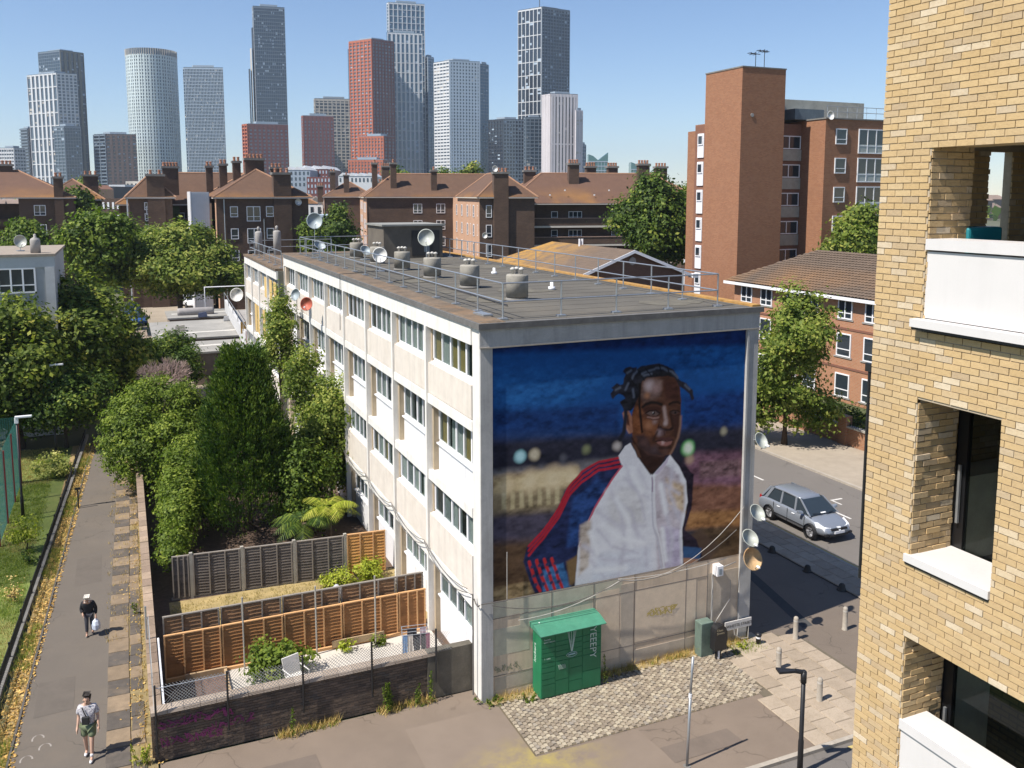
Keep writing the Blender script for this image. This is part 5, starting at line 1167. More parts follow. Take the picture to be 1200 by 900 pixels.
m = MB(); m.tube([(0, 0, 0), (0, 0, .95)], .035, 6); part('post', m, BLACK, T); m = MB(); m.box(-.12, .12, -.03, .03, .9, 1.0); part('cap', m, BLACK, T)
# sports court fence
T = thing('sports_fence', 'green mesh sports court fence with dark red posts at the left edge', 'fence', (-14.05, 20, 0))
RED = M('dark red paint', (.28, .03, .03), .6, .15, 6)
for y in (18.6, 21.5, 24.5, 27.5):
    m = MB(T); m.box(-14.11, -14.01, y - .05, y + .05, 0, 3.3); part('post', m, RED, T)
for x in (-16.5, -19):
    m = MB(T); m.box(x - .05, x + .05, 27.45, 27.55, 0, 3.3); part('post', m, RED, T)
m = MB(T); GM = M('green mesh', (.03, .16, .13), .6)
for k in range(68):
    z = .05 + k * .05; m.box(-14.064, -14.058, 14, 27.5, z, z + .012); m.box(-20, -14.06, 27.5, 27.506, z, z + .012)
for k in range(135):
    y = 14 + k * .1; m.box(-14.066, -14.06, y, y + .012, .03, 3.4)
for k in range(60): m.box(-20 + k * .1, -19.988 + k * .1, 27.494, 27.5, .03, 3.4)
tag(part('mesh', m, GM, T), kind='stuff')
struct('sports_court', sheet([(-40, 10), (-14.1, 10), (-14.1, 27.6), (-40, 27.6)], .0), M('court grey green', (.15, .2, .17), .9))
# far street side: garden wall of the low brick flats
T = thing('garden_wall', 'red brick garden wall with pale coping across the road', 'wall', (29.1, 15, 0))
RB = brick_tex('red brick', (.3, .12, .055), (.36, .17, .085), (.28, .2, .14), 1.3)
m = MB(T); m.box(29.1, 29.35, 4, 45, 0, 1.1); part('wall', m, RB, T)
for k in range(11):
    m = MB(T); m.box(28.98, 29.45, 4 + k * 4.0, 4.6 + k * 4.0, 0, 1.75); part('pier', m, RB, T)
    m = MB(T); m.box(29.02, 29.42, 4.6 + k * 4.0, 8 + k * 4.0, 1.1, 1.2); part('coping', m, CP, T)
    m = MB(T)
    for j in range(22): m.box(29.2, 29.22, 4.7 + k * 4 + j * .15, 4.72 + k * 4 + j * .15, 1.2, 1.7)
    part('railing', m, BLACK, T)
# ================================================================== VEGETATION
RS = np.random.RandomState(12)
LM = {
 'dark': leaf_mat('leaves dark green', [(0, (.014, .028, .006)), (.5, (.055, .1, .016)), (.8, (.13, .18, .03)), (1, (.28, .3, .07))]),
 'mid': leaf_mat('leaves mid green', [(0, (.025, .05, .008)), (.5, (.08, .13, .018)), (1, (.2, .25, .04))]),
 'laurel': leaf_mat('leaves laurel', [(0, (.035, .062, .008)), (.5, (.1, .15, .018)), (1, (.24, .29, .055))]),
 'conifer': leaf_mat('leaves conifer', [(0, (.008, .02, .005)), (.5, (.035, .075, .012)), (1, (.13, .18, .03))], .2),
 'light': leaf_mat('leaves light green', [(0, (.04, .07, .012)), (.45, (.12, .17, .03)), (1, (.32, .33, .09))]),
 'autumn': leaf_mat('leaves olive yellow', [(0, (.02, .036, .006)), (.4, (.085, .125, .02)), (.75, (.2, .24, .04)), (1, (.4, .34, .08))]),
 'lime': leaf_mat('leaves lime', [(0, (.12, .16, .02)), (.6, (.28, .33, .04)), (1, (.42, .42, .1))]),
 'variegated': leaf_mat('leaves variegated', [(0, (.1, .15, .04)), (.5, (.3, .32, .1)), (1, (.55, .52, .25))]),
 'straw': leaf_mat('straw', [(0, (.25, .17, .06)), (.6, (.42, .31, .13)), (1, (.55, .44, .22))], .2),
 'litter': leaf_mat('leaf litter', [(0, (.16, .09, .03)), (.5, (.38, .24, .08)), (1, (.55, .4, .16))], .1),
 'grass': leaf_mat('grass blades', [(0, (.08, .14, .02)), (.5, (.16, .23, .035)), (1, (.32, .32, .09))], .3),
 'drygrass': leaf_mat('dry grass blades', [(0, (.16, .15, .05)), (.5, (.3, .25, .1)), (1, (.42, .36, .18))], .2),
}
def leaf_mesh(name, mat, C, N, size, bv, aspect=.6):
    """one small kinked leaf per centre C with normal N"""
    n = len(C); N = N / (np.linalg.norm(N, axis=1, keepdims=True) + 1e-9)
    r = RS.randn(n, 3); A = np.cross(N, r); A /= np.linalg.norm(A, axis=1, keepdims=True) + 1e-9; B = np.cross(N, A)
    s = (size * (.6 + .8 * RS.rand(n)))[:, None]
    V = np.stack([C - A * s * .5, C + B * s * .5 * aspect - N * s * .08, C + A * s * .5, C - B * s * .5 * aspect - N * s * .08], 1).reshape(-1, 3)
    me = bpy.data.meshes.new(name); me.vertices.add(4 * n); me.vertices.foreach_set('co', V.ravel())
    me.loops.add(4 * n); me.loops.foreach_set('vertex_index', np.arange(4 * n)); me.polygons.add(n); me.polygons.foreach_set('loop_start', np.arange(n) * 4)
    me.update(calc_edges=True); at = me.attributes.new('bv', 'FLOAT', 'FACE'); at.data.foreach_set('value', np.clip(bv, 0, 1).astype(float)); me.materials.append(mat); return me
def crown_pts(blobs, n, clump=.28, shell=.8, nclump=None):
    out = []; nrm = []; bv = []
    w = np.array([(b[3] * b[4] + b[4] * b[5] + b[3] * b[5]) for b in blobs]); w = w / w.sum()
    for b, ww in zip(blobs, w):
        k = max(10, int(n * ww)); c = np.array(b[:3]); r = np.array(b[3:6])
        nc = nclump or max(14, int(k / 42)); d = RS.randn(nc, 3); d /= np.linalg.norm(d, axis=1, keepdims=True)
        rad = (shell - .1) + (1.12 - shell) * RS.rand(nc) ** .7; inner = RS.rand(nc) < .18; rad[inner] *= RS.rand(inner.sum()) * .6 + .3
        cc = d * rad[:, None]; cb = RS.rand(nc)
        i = RS.randint(0, nc, k); cl = clump * (.6 + .8 * RS.rand(nc))
        off = RS.randn(k, 3) * cl[i][:, None]; off[:, 2] *= .7
        p = c + cc[i] * r + off
        out.append(p); q = (cc[i] * r) / (r ** 2) * r.mean() + off * .8 / max(clump, .01) * .35 + np.array([0, 0, .6]); nrm.append(q + RS.randn(k, 3) * .6)
        bv.append(np.clip(.6 * cb[i] ** 1.4 + .42 * RS.rand(k), 0, 1))
    return np.concatenate(out), np.concatenate(nrm), np.concatenate(bv)
def tree(name, label, cat, base, blobs, n, size, mat, trunk=.18, clump=.35, limbs=7, group=None, shell=.78, zmin=None, trunk_h=None, aspect=.6):
    """tapered trunk, limbs reaching into the crown, crown of separate leaves; blobs relative to base"""
    T = thing(name, label, cat, base, 0, group)
    P, N, bv = crown_pts(blobs, n, clump, shell)
    P[:, 2] = np.maximum(P[:, 2], zmin if zmin is not None else .05)
    o = link('crown', leaf_mesh('crown', LM[mat], P, N, size, bv, aspect), T)
    top = max(b[2] for b in blobs); m = MB(); r = random.Random(int(abs(base[0] * 7 + base[1] * 3)) + n)
    h = trunk_h or top
    m.tube([(0, 0, -.1), (r.uniform(-.1, .1), r.uniform(-.1, .1), h * .35), (r.uniform(-.2, .2), r.uniform(-.2, .2), h * .7), (r.uniform(-.3, .3), r.uniform(-.3, .3), h)], [trunk * 1.25, trunk, trunk * .7, trunk * .35], 8)
    for k in range(limbs):
        b = blobs[k % len(blobs)]; z0 = h * r.uniform(.3, .75); e = (b[0] + r.uniform(-.75, .75) * b[3], b[1] + r.uniform(-.75, .75) * b[4], b[2] + r.uniform(-.1, .75) * b[5])
        mid = (e[0] * .45, e[1] * .45, z0 + (e[2] - z0) * .6); m.tube([(0, 0, z0), mid, e], [trunk * .45, trunk * .28, trunk * .1], 5)
    part('trunk', m, BARK, T, True); return T
def pxtree(px, ptop, pbot, D, wpx, name, label, n, size, mat, lobes=5, seed=1, **k):
    c = gd(px, 230, D); s = D / FPX; base = (c[0], c[1], 0); zt = CAM[2] - (ptop - 230) * s; zb = max(.3, CAM[2] - (pbot - 230) * s)
    R0 = wpx * s / 2; cz = (zt + zb) / 2; rz_ = (zt - zb) / 2; r = random.Random(seed)
    bl = [(0, 0, cz, R0 * .7, R0 * .7, rz_ * .82)]
    for i in range(lobes):
        a = 2 * math.pi * i / lobes + r.uniform(-.4, .4); q = r.uniform(.4, .68)
        bl.append((math.cos(a) * R0 * q, math.sin(a) * R0 * q, cz + r.uniform(-.6, .6) * rz_, R0 * r.uniform(.3, .48), R0 * r.uniform(.3, .48), rz_ * r.uniform(.26, .42)))
    bl.append((r.uniform(-.2, .2) * R0, 0, zt - rz_ * .35, R0 * .4, R0 * .4, rz_ * .36))
    return tree(name, label, 'tree', base, bl, n, size, LM and mat, **k)
pxtree(62, 322, 505, 57, 205, 'broadleaf_tree', 'big dark leafy tree with yellowing tips shading the end of the lawn', 38000, .32, 'autumn', 10, 3, trunk=.3, clump=.42)
pxtree(5, 345, 525, 50, 170, 'broadleaf_tree', 'tree cut by the left edge of the picture above the sports fence', 20000, .29, 'autumn', 5, 4, trunk=.22, clump=.4)
pxtree(60, 430, 515, 50, 120, 'evergreen_shrub', 'dark undergrowth in the shade at the end of the lawn', 12000, .22, 'dark', 5, 61, trunk=.12, clump=.35)
pxtree(128, 405, 505, 62, 110, 'broadleaf_tree', 'dark shaded tree over the far end of the footpath', 14000, .25, 'dark', 5, 5, trunk=.2, clump=.4)
pxtree(116, 247, 350, 92, 105, 'broadleaf_tree', 'bright green rounded tree left of the widest tree, in front of the brick estate', 20000, .42, 'mid', 6, 6, trunk=.3, clump=.55)
pxtree(205, 263, 352, 96, 158, 'broadleaf_tree', 'wide sunlit green tree standing over the parked cars', 34000, .42, 'light', 8, 7, trunk=.35, clump=.55)
pxtree(28, 258, 300, 95, 52, 'broadleaf_tree', 'small round green tree behind the pale flats at far left', 6000, .4, 'mid', 4, 8, trunk=.2, clump=.5)
pxtree(772, 206, 318, 104, 102, 'broadleaf_tree', 'large dark green tree between the gabled roof and the brick tower block', 30000, .45, 'dark', 8, 9, trunk=.4, clump=.6)
pxtree(812, 214, 300, 110, 40, 'broadleaf_tree', 'part of a green tree tucked against the left side of the brick tower block', 8000, .45, 'mid', 4, 10, trunk=.3, clump=.6)
pxtree(930, 333, 530, 50.5, 128, 'broadleaf_tree', 'street tree with airy olive crown across the road in front of the low brick flats', 19000, .24, 'light', 9, 11, trunk=.17, clump=.3, shell=.5)
pxtree(1008, 238, 330, 80, 75, 'broadleaf_tree', 'light green tree behind the tiled roof of the low brick flats', 13000, .38, 'light', 6, 12, trunk=.25, clump=.5)
pxtree(394, 240, 330, 118, 40, 'broadleaf_tree', 'dark evergreen tree in the gap between the two brick estate ranges', 9000, .4, 'dark', 4, 13, trunk=.25, clump=.5)
pxtree(362, 258, 300, 112, 22, 'broadleaf_tree', 'small bright tree beside the dark evergreen in the estate gap', 3000, .4, 'mid', 3, 14, trunk=.15, clump=.4)
for k, (px, pt, D, w2, mt, lab) in enumerate([(470, 199, 215, 40, 'mid', 'green treetops behind the roofs left of the twin round chimneys'), (520, 200, 205, 45, 'mid', 'low green treetop above the long tiled roof'), (552, 193, 205, 36, 'autumn', 'taller treetop left of the chimney with a dish'), (98, 212, 190, 22, 'light', 'pale green treetop beyond the leftmost brick wing'), (88, 228, 135, 26, 'dark', 'dark tree beside the leftmost brick wing'), (815, 212, 300, 50, 'mid', 'distant treetop left of the brick tower block')]):
    pxtree(px, pt, 245, D, w2, 'broadleaf_tree', lab, 4500, .7, mt, 4, 20 + k, trunk=.3, clump=.8)
pxtree(190, 394, 455, 63, 90, 'evergreen_shrub', 'dark dense shrub behind the bare twiggy bush', 12000, .22, 'dark', 5, 30, trunk=.12, clump=.3)
# conifer: upright sprays
def conifer(label, base, H_, R_, n_spray, seed):
    """upswept sprays: each a fan of narrow leaf flakes pointing up and out along its branch"""
    T = thing('conifer', label, 'tree', base); r = np.random.RandomState(seed); P = []; D = []; B = []
    for k in range(n_spray):
        t = r.rand() ** .8; z0 = .3 + (H_ - 1.2) * t; a = r.rand() * 6.283; rad = R_ * (1 - t) ** .85 * (.75 + .35 * r.rand()) * (1 + .18 * math.sin(a * 3 + z0)); L = .9 + .6 * r.rand(); shade = r.rand()
        e0 = np.array([math.cos(a) * rad * .75, math.sin(a) * rad * .75, z0]); dd = np.array([math.cos(a) * .55, math.sin(a) * .55, .95]); dd /= np.linalg.norm(dd)
        m_ = 34; u = r.rand(m_) ** .8; wd = (.05 + .22 * (1 - u))[:, None]
        P.append(e0 + dd * (u * L)[:, None] + r.randn(m_, 3) * wd * np.array([1, 1, .5])); D.append(np.tile(dd, (m_, 1)) + r.randn(m_, 3) * .28); B.append(np.clip(.55 * shade + .2 * u + .3 * r.rand(m_), 0, 1))
    P = np.concatenate(P); D = np.concatenate(D); B = np.concatenate(B); D /= np.linalg.norm(D, axis=1, keepdims=True); Wd = np.cross(D, r.randn(len(D), 3)); Wd /= np.linalg.norm(Wd, axis=1, keepdims=True)
    l = (.16 * (.6 + .8 * r.rand(len(P))))[:, None]; V = np.stack([P, P + D * l * .5 + Wd * .03, P + D * l, P + D * l * .5 - Wd * .03], 1).reshape(-1, 3); V[:, 2] = np.maximum(V[:, 2], .05); n = len(P)
    me = bpy.data.meshes.new('crown'); me.vertices.add(4 * n); me.vertices.foreach_set('co', V.ravel()); me.loops.add(4 * n); me.loops.foreach_set('vertex_index', np.arange(4 * n)); me.polygons.add(n); me.polygons.foreach_set('loop_start', np.arange(n) * 4)
    me.update(calc_edges=True); at = me.attributes.new('bv', 'FLOAT', 'FACE'); at.data.foreach_set('value', B); me.materials.append(LM['conifer']); link('crown', me, T)
    m = MB(); m.tube([(0, 0, 0), (0, 0, H_ * .9)], [.18, .04], 8)
    for k in range(40):
        t = k / 40; a = k * 2.4; rad = R_ * (1 - t) ** .62 * .8; z = .3 + (H_ - 1.5) * t; m.tube([(0, 0, z - .2), (math.cos(a) * rad, math.sin(a) * rad, z + .2)], [.05, .02], 4)
    part('trunk', m, BARK, T)
c = gd(277, 230, 37.2); conifer('dark green pointed conifer filling the garden behind the grey fence', (c[0], c[1], 0), 8.0, 2.6, 2300, 5)
for k in range(7):  # dark hedges added to deepen the tree shade behind the wall
    y_ = 7 + k * 4.2; h_ = [1.5, 1.2, 1.8, 1.3, 1.6, 2.0, 1.4][k]
    tree('street_hedge', ['low dark garden hedge nearest the yellow brick building across the road', 'second dark hedge behind the garden wall across the road', 'taller dark hedge behind the middle of the garden wall', 'low hedge right of the street tree trunk', 'dark hedge behind the street tree trunk', 'tall dark hedge left of the street tree behind the wall', 'farthest dark hedge behind the garden wall'][k], 'hedge', (31.2, y_, 0), [(0, 0, h_ * .6, 1.5, 2.3, h_ * .55)], 2600, .22, 'dark', trunk=.06, limbs=3, clump=.25)
# laurel mass
b = gd(170, 230, 43); B0 = (b[0], b[1], 0)
bl = [(0, 0, 2.9, 2.5, 2.7, 2.4), (-.9, -.4, 2.6, 1.7, 2.0, 2.0), (1.1, -.2, 3.2, 1.6, 2.0, 2.0), (.2, 1.0, 3.5, 1.8, 1.6, 1.9), (-.5, -1.6, 2.3, 1.4, 1.5, 1.8), (.9, -2.2, 2.4, 1.5, 1.5, 1.8)]
tree('laurel_bush', 'huge rounded bright green laurel bush overhanging the footpath', 'bush', B0, bl, 46000, .14, 'laurel', trunk=.12, clump=.17, shell=.86, limbs=10)
b = gd(205, 230, 37.5)
bl = [(0, 0, 2.1, 1.2, 1.6, 1.6), (-.4, -1.5, 1.8, .9, 1.2, 1.2), (.3, 1.2, 2.4, 1.2, 1.2, 1.6), (-.55, -3.0, 1.5, .6, 1.3, .95), (-.75, -4.2, 1.3, .4, .9, .7), (-.95, -5.3, 1.25, .4, .8, .6), (-1.05, -6.2, 1.3, .28, .6, .45)]
tree('evergreen_shrub', 'ragged shrub spilling over the side wall in front of the laurel', 'bush', (b[0], b[1], 0), bl, 24000, .13, 'laurel', trunk=.08, clump=.2, shell=.7)
pxtree(322, 338, 452, 47.5, 56, 'climbing_shrub', 'airy tall shrub with reddish tips against the white end of the flats', 9500, .15, 'light', 6, 41, trunk=.09, clump=.22, shell=.4)
pxtree(350, 398, 520, 43, 72, 'climbing_shrub', 'mid height loose green shrub between the conifer and the flats', 8000, .15, 'light', 5, 42, trunk=.09, clump=.25, shell=.5)
pxtree(380, 440, 615, 40, 104, 'garden_tree', 'rounded leafy garden tree growing close to the long front of the flats', 20000, .15, 'light', 7, 43, trunk=.12, clump=.25, shell=.65)
pxtree(345, 520, 625, 37, 90, 'garden_tree', 'low shaded green growth behind the grey fence', 9000, .15, 'mid', 5, 44, trunk=.08, clump=.25, shell=.6)
# bare twiggy bush
c = gd(182, 230, 49.5); T = thing('dead_bush', 'bare pinkish grey twiggy bush behind the laurel', 'bush', (c[0], c[1], 0)); m = MB(); r = random.Random(5)
m.tube([(0, 0, 0), (0, 0, 3.9)], [.12, .08], 6)
def twig(p, d, L, rad, dep):
    q = p + d * L; m.tube([p, q], [rad, rad * .6], 3)
    if dep:
        for _ in range(4 if dep > 1 else 5):
            dd = (d + Vector((r.uniform(-.8, .8), r.uniform(-.8, .8), r.uniform(-.3, .7)))).normalized(); twig(q, dd, L * r.uniform(.6, .85), rad * .6, dep - 1)
for k in range(16):
    a = k * 2.4; twig(Vector((0, 0, 3.7)), Vector((math.cos(a), math.sin(a), r.uniform(.2, 1.2))).normalized(), .65, .035, 3)
part('twigs', m, M('dead twig', (.33, .24, .21), .9, .2, 5), T, kind='stuff')
def fronds(T, n, L, droop, mat, wid=.05, seed=1, leaflets=16, up=.9):
    r = random.Random(seed); m = MB()
    for k in range(n):
        a = 2 * math.pi * k / n + r.uniform(-.2, .2); pts = []; u = up * r.uniform(.6, 1.3)
        for i in range(8):
            t = i / 7; pts.append(Vector((math.cos(a) * L * t, math.sin(a) * L * t, u * L * t - droop * L * t * t * 1.6)))
        sd_ = Vector((-math.sin(a), math.cos(a), 0))
        for i in range(leaflets):
            t = .15 + .85 * i / leaflets; j = min(6, int(t * 7)); p = pts[j].lerp(pts[j + 1], t * 7 - j); w2 = L * .3 * math.sin(math.pi * min(1, t * .9 + .1))
            fw = (pts[j + 1] - pts[j]).normalized() * wid
            for s in (-1, 1): q = p + sd_ * s * w2 + fw * 3 - Vector((0, 0, w2 * .5)); m.poly([p, p + fw, q + fw * .3, q], r.random() + .01)
    return part('fronds', m, mat, T)
for k, (x, y, h, L, lab, mt) in enumerate([(-2.6, 12.9, 1.2, 1.3, 'dark palm with feathery fronds behind the grey fence', 'conifer'), (-1.5, 13.4, 1.5, 1.3, 'yellow green palm by the wall of the flats', 'lime'), (-2.0, 15.6, 1.8, 1.5, 'palm in the shade farther back along the flats', 'conifer')]):
    T = thing('palm', lab, 'palm', (x, y, h)); fronds(T, 15, L, .55, LM[mt], seed=k + 3); m = MB(); m.tube([(0, 0, -h), (0, 0, .05)], [.14, .1], 8); part('trunk', m, BARK, T)
def plant(name, label, base, blobs, n, size, mat, cat='plant', **k):
    return tree(name, label, cat, base, blobs, n, size, mat, trunk=.03, limbs=3, **k)
plant('garden_bush', 'leafy bright green bush spreading over the patio by the orange fence', (-5.1, 3.7, .05), [(0, 0, .7, .75, .6, .55), (.5, -.1, .5, .5, .4, .35), (-.5, -.2, .55, .5, .4, .4), (0, -.4, .3, .6, .3, .3)], 1700, .15, 'laurel', 'bush', clump=.13)
plant('garden_plant', 'yellow green bed plants along the fresh orange fence panel', (-1.4, 9.2, .05), [(0, 0, .3, 1.1, .5, .35), (.5, .2, .45, .5, .4, .4), (-.8, -.2, .25, .6, .4, .25)], 2600, .1, 'lime', clump=.12)
plant('garden_plant', 'small yellow green plant at the foot of the orange fence by the loose board', (-2.9, 4.3, .05), [(0, 0, .2, .25, .15, .2)], 160, .1, 'lime', clump=.06)
plant('garden_plant', 'small green plant right of the loose board on the patio', (-1.9, 4.2, .05), [(0, 0, .2, .25, .15, .2)], 160, .1, 'laurel', clump=.06)
plant('variegated_bush', 'round pale yellow variegated bush on the lawn', (-12.65, 28.0, 0), [(0, 0, .65, .85, .85, .65), (.3, -.3, .5, .6, .6, .5)], 3200, .11, 'variegated', 'bush', clump=.12)
plant('sapling', 'small sapling with yellow leaves on the lawn at the left edge', (-13.0, 17.6, 0), [(0, 0, .95, .45, .45, .5), (-.3, .1, .7, .4, .4, .3)], 700, .12, 'lime', clump=.14)
plant('dry_shrub', 'thin grey brown twiggy plant at the edge of the lawn fence', (-12.95, 12.6, 0), [(0, 0, .45, .35, .4, .4)], 260, .07, 'straw', clump=.12)
plant('dark_shrub', 'low dark plant by the lawn fence below the sapling', (-12.75, 16.2, 0), [(0, 0, .3, .25, .35, .25)], 260, .09, 'dark', clump=.08)
plant('flowering_plant', 'cream flowering plant right of the laurel top', (-6.3, 27.0, 3.6), [(0, 0, .3, .6, .5, .35)], 900, .12, 'variegated', clump=.15, trunk_h=.3)
# tall weeds at the foot of the garden wall
def weed(label, x, y, h, w2, n, mat='mid', k=0):
    T = thing('weed', label, 'weed', (x, y, 0), 0, 'weeds along the walls'); P = []; N = []; r = random.Random(int(x * 100)); m = MB()
    for s in range(max(1, int(w2 * 16))):
        a, b = r.uniform(-w2, w2), r.uniform(-w2 * .4, w2 * .4); hh = h * r.uniform(.55, 1); m.tube([(a * .4, b, 0), (a, b - .05, hh)], .006, 3)
        for i in range(n):
            t = r.uniform(.1, 1); P.append((a * (.4 + .6 * t) + r.gauss(0, .05 * (1.2 - t)), b + r.gauss(0, .05 * (1.2 - t)), hh * t)); N.append((r.gauss(0, 1), r.gauss(0, 1), .6))
    part('stem', m, LM[mat], T); link('leaves', leaf_mesh('leaves', LM[mat], np.array(P), np.array(N), .075, RS.rand(len(P)), .4), T)
for a in [('tall bushy green weed against the middle of the dark garden wall', -2.5, .52, 1.1, .28, 120), ('smaller green weed just right of the bushy one', -1.75, .55, .7, .15, 70), ('slim tall weed nearest the end of the garden wall', -1.35, .55, 1.2, .08, 120), ('narrow tall weed with straw at its foot left of the bushy weed', -5.3, .5, .95, .09, 110), ('thin climbing weed at the right side of the green locker', 3.72, -.6, 1.05, .06, 90, 'light'), ('green weed on the setts left of the litter bin', 7.3, -.35, .45, .14, 60), ('bright weed patch under the street name plate', 8.9, -.55, .28, .35, 40, 'lime'), ('weed patch at the left foot of the green locker', 1.25, -.5, .25, .25, 35), ('weeds at the foot of the corner column', .15, -.2, .25, .4, 30), ('yellow green bushy weed at the end of the side wall beside the footpath', -9.0, .8, .65, .25, 80, 'lime'), ('weed growing beside the slabs on the footpath edge', -8.95, 9.8, .5, .18, 60, 'light')]: weed(*a)
def tufts(name, label, pts, h, mat, sprd=.05, blades=7, seed=2, cat='grass'):
    r = np.random.RandomState(seed); n = len(pts) * blades; P = np.repeat(np.array(pts, float), blades, 0); off = r.randn(n, 2) * sprd; P[:, :2] += off
    hh = h * (.5 + r.rand(n)); a = r.rand(n) * 6.28; lean = r.randn(n, 2) * .35 * hh[:, None]
    d = np.stack([np.cos(a), np.sin(a), a * 0], 1) * .009
    top = P.copy(); top[:, :2] += lean; top[:, 2] += hh
    V = np.stack([P - d, P + d, top], 1).reshape(-1, 3)
    me = bpy.data.meshes.new(name); me.vertices.add(3 * n); me.vertices.foreach_set('co', V.ravel()); me.loops.add(3 * n); me.loops.foreach_set('vertex_index', np.arange(3 * n)); me.polygons.add(n); me.polygons.foreach_set('loop_start', np.arange(n) * 3)
    me.update(calc_edges=True); at = me.attributes.new('bv', 'FLOAT', 'FACE'); at.data.foreach_set('value', r.rand(n)); me.materials.append(LM[mat])
    return tag(link(name, me), label, cat, None, 'stuff')
r = RS
L1 = [(x, y, 0) for x, y in zip(r.uniform(-18, -12.7, 16000), r.uniform(0, 34, 16000)) if x < -12.75 + max(0, y - 6) * .045]
tufts('lawn_grass', 'green and yellowing grass on the lawn left of the footpath', [p for p in L1 if math.sin(p[0] * 1.7 + p[1] * .8) + math.sin(p[1] * .55) > -.9 and p[1] < 27], .09, 'grass', .07, 7)
tufts('dry_lawn_grass', 'dry straw coloured grass patches on the lawn', [p for p in L1 if not (math.sin(p[0] * 1.7 + p[1] * .8) + math.sin(p[1] * .55) > -.9 and p[1] < 27)], .08, 'drygrass', .07, 6)
V1 = [(x + max(0, y - 6) * .045, y, 0) for x, y in zip(r.uniform(-12.6, -12.1, 1500), r.uniform(1, 34, 1500))]
tufts('verge_grass', 'straggly grass on the leafy verge beside the footpath', [p for i, p in enumerate(V1) if i % 2], .14, 'drygrass', .05, 6); tufts('verge_green_grass', 'green grass tufts on the leafy verge', [p for p in V1 if math.sin(p[1] * .9) > .2], .14, 'grass', .05, 6)
W1 = [(x, .62 + r.randn() * .06, 0) for x in r.uniform(-6.5, -.2, 260) if math.sin(x * 2.3) > -.3] + [(x, -.15 + r.randn() * .08, 0) for x in r.uniform(.3, 9.2, 320)]
tufts('straw_grass', 'dry straw grass along the foot of the walls', W1, .2, 'straw', .05, 6, 5); tufts('wall_foot_grass', 'green weeds and grass along the foot of the walls', W1[::3] + [(x, y, 0) for x, y in zip(r.uniform(8.3, 9.4, 60), r.uniform(-.9, -.1, 60))], .12, 'grass', .06, 7, 6)
tufts('garden_grass', 'dry grass on the second garden', [(x, y, .05) for x, y in zip(r.uniform(-7.8, 0, 1500), r.uniform(5.5, 9.9, 1500))], .07, 'drygrass', .06, 6, 7)
S1 = [(x, y, .02) for x, y in zip(r.uniform(-9.0, -8.78, 260), r.uniform(-2, 26, 260))] + [(x, y, .02) for x, y in zip(r.uniform(-9.9, -9.2, 160), r.uniform(8, 30, 160))]
tufts('slab_edge_grass', 'dry grass and weeds between the paving slabs and the side wall', S1, .12, 'straw', .05, 6, 8); 
n = 5200; y = r.uniform(-2, 34, n); x = r.uniform(-12.55, -11.95, n) + np.maximum(0, y - 4) * .04; P = np.stack([x, y, r.uniform(.01, .05, n)], 1)
tag(link('fallen_leaves', leaf_mesh('fallen_leaves', LM['litter'], P, r.randn(n, 3) * .35 + np.array([0, 0, 1]), .09, r.rand(n), .7)), 'dry brown fallen leaves along the footpath verge', 'leaf litter', None, 'stuff')
n = 1100; y = r.uniform(-2, 32, n); x = r.normal(-8.95, .25, n); P = np.stack([x, y, r.uniform(.03, .06, n)], 1)
tag(link('fallen_leaves', leaf_mesh('fallen_leaves', LM['litter'], P, r.randn(n, 3) * .3 + np.array([0, 0, 1]), .07, r.rand(n), .7)), 'dry leaves scattered over the slabs by the side wall', 'leaf litter', None, 'stuff')
# ================================================================== ESTATE AND OTHER BUILDINGS BEHIND
EB = brick_tex('estate brown brick', (.085, .047, .032), (.12, .068, .043), (.09, .068, .05), 1.6, dirt=.6); EL = brick_tex('estate orange brick', (.55, .28, .16), (.6, .35, .22), (.4, .3, .22), 1.6)  # orange copy paints sunlight on left-facing walls, brown copy the shaded fronts
RT = tile_roof('estate roof', (.105, .057, .035), (.15, .082, .05), .3)
RT2 = tile_roof('estate roof mossy', (.12, .064, .042), (.16, .085, .054), .6, (.36, .17, .03), 13.5, 16)
POT = M('chimney pot', (.32, .15, .09), .8, .2, 6); TRIM = M('pale trim', (.55, .5, .44), .7, .1, 2)
def wmesh(w2, h, n=2, bar=True):
    k = ('w', w2, h, n, bar)
    if k in WM: return WM[k]
    f = MB(); t = .09; f.box(0, w2, -.06, .02, 0, t); f.box(0, w2, -.06, .02, h - t, h)
    for i in range(n + 1): x = (w2 - t) * i / n; f.box(x, x + t, -.06, .02, t, h - t)
    if bar: f.box(t, w2 - t, -.05, .02, h * .3, h * .3 + t * .7)
    g = MB(); g.box(t, w2 - t, -.02, -.01, t, h - t)
    WM[k] = (f.mesh('window', WHITE), g.mesh('pane', GLASS)); return WM[k]
def put_win(T, x, y, z, w2, h, n=2, face='-y', bar=True):
    a, b = wmesh(w2, h, n, bar); rz = 0 if face == '-y' else R(-90)
    o = link('window', a, T, (x, y, z), rz); link('pane', b, o); return o
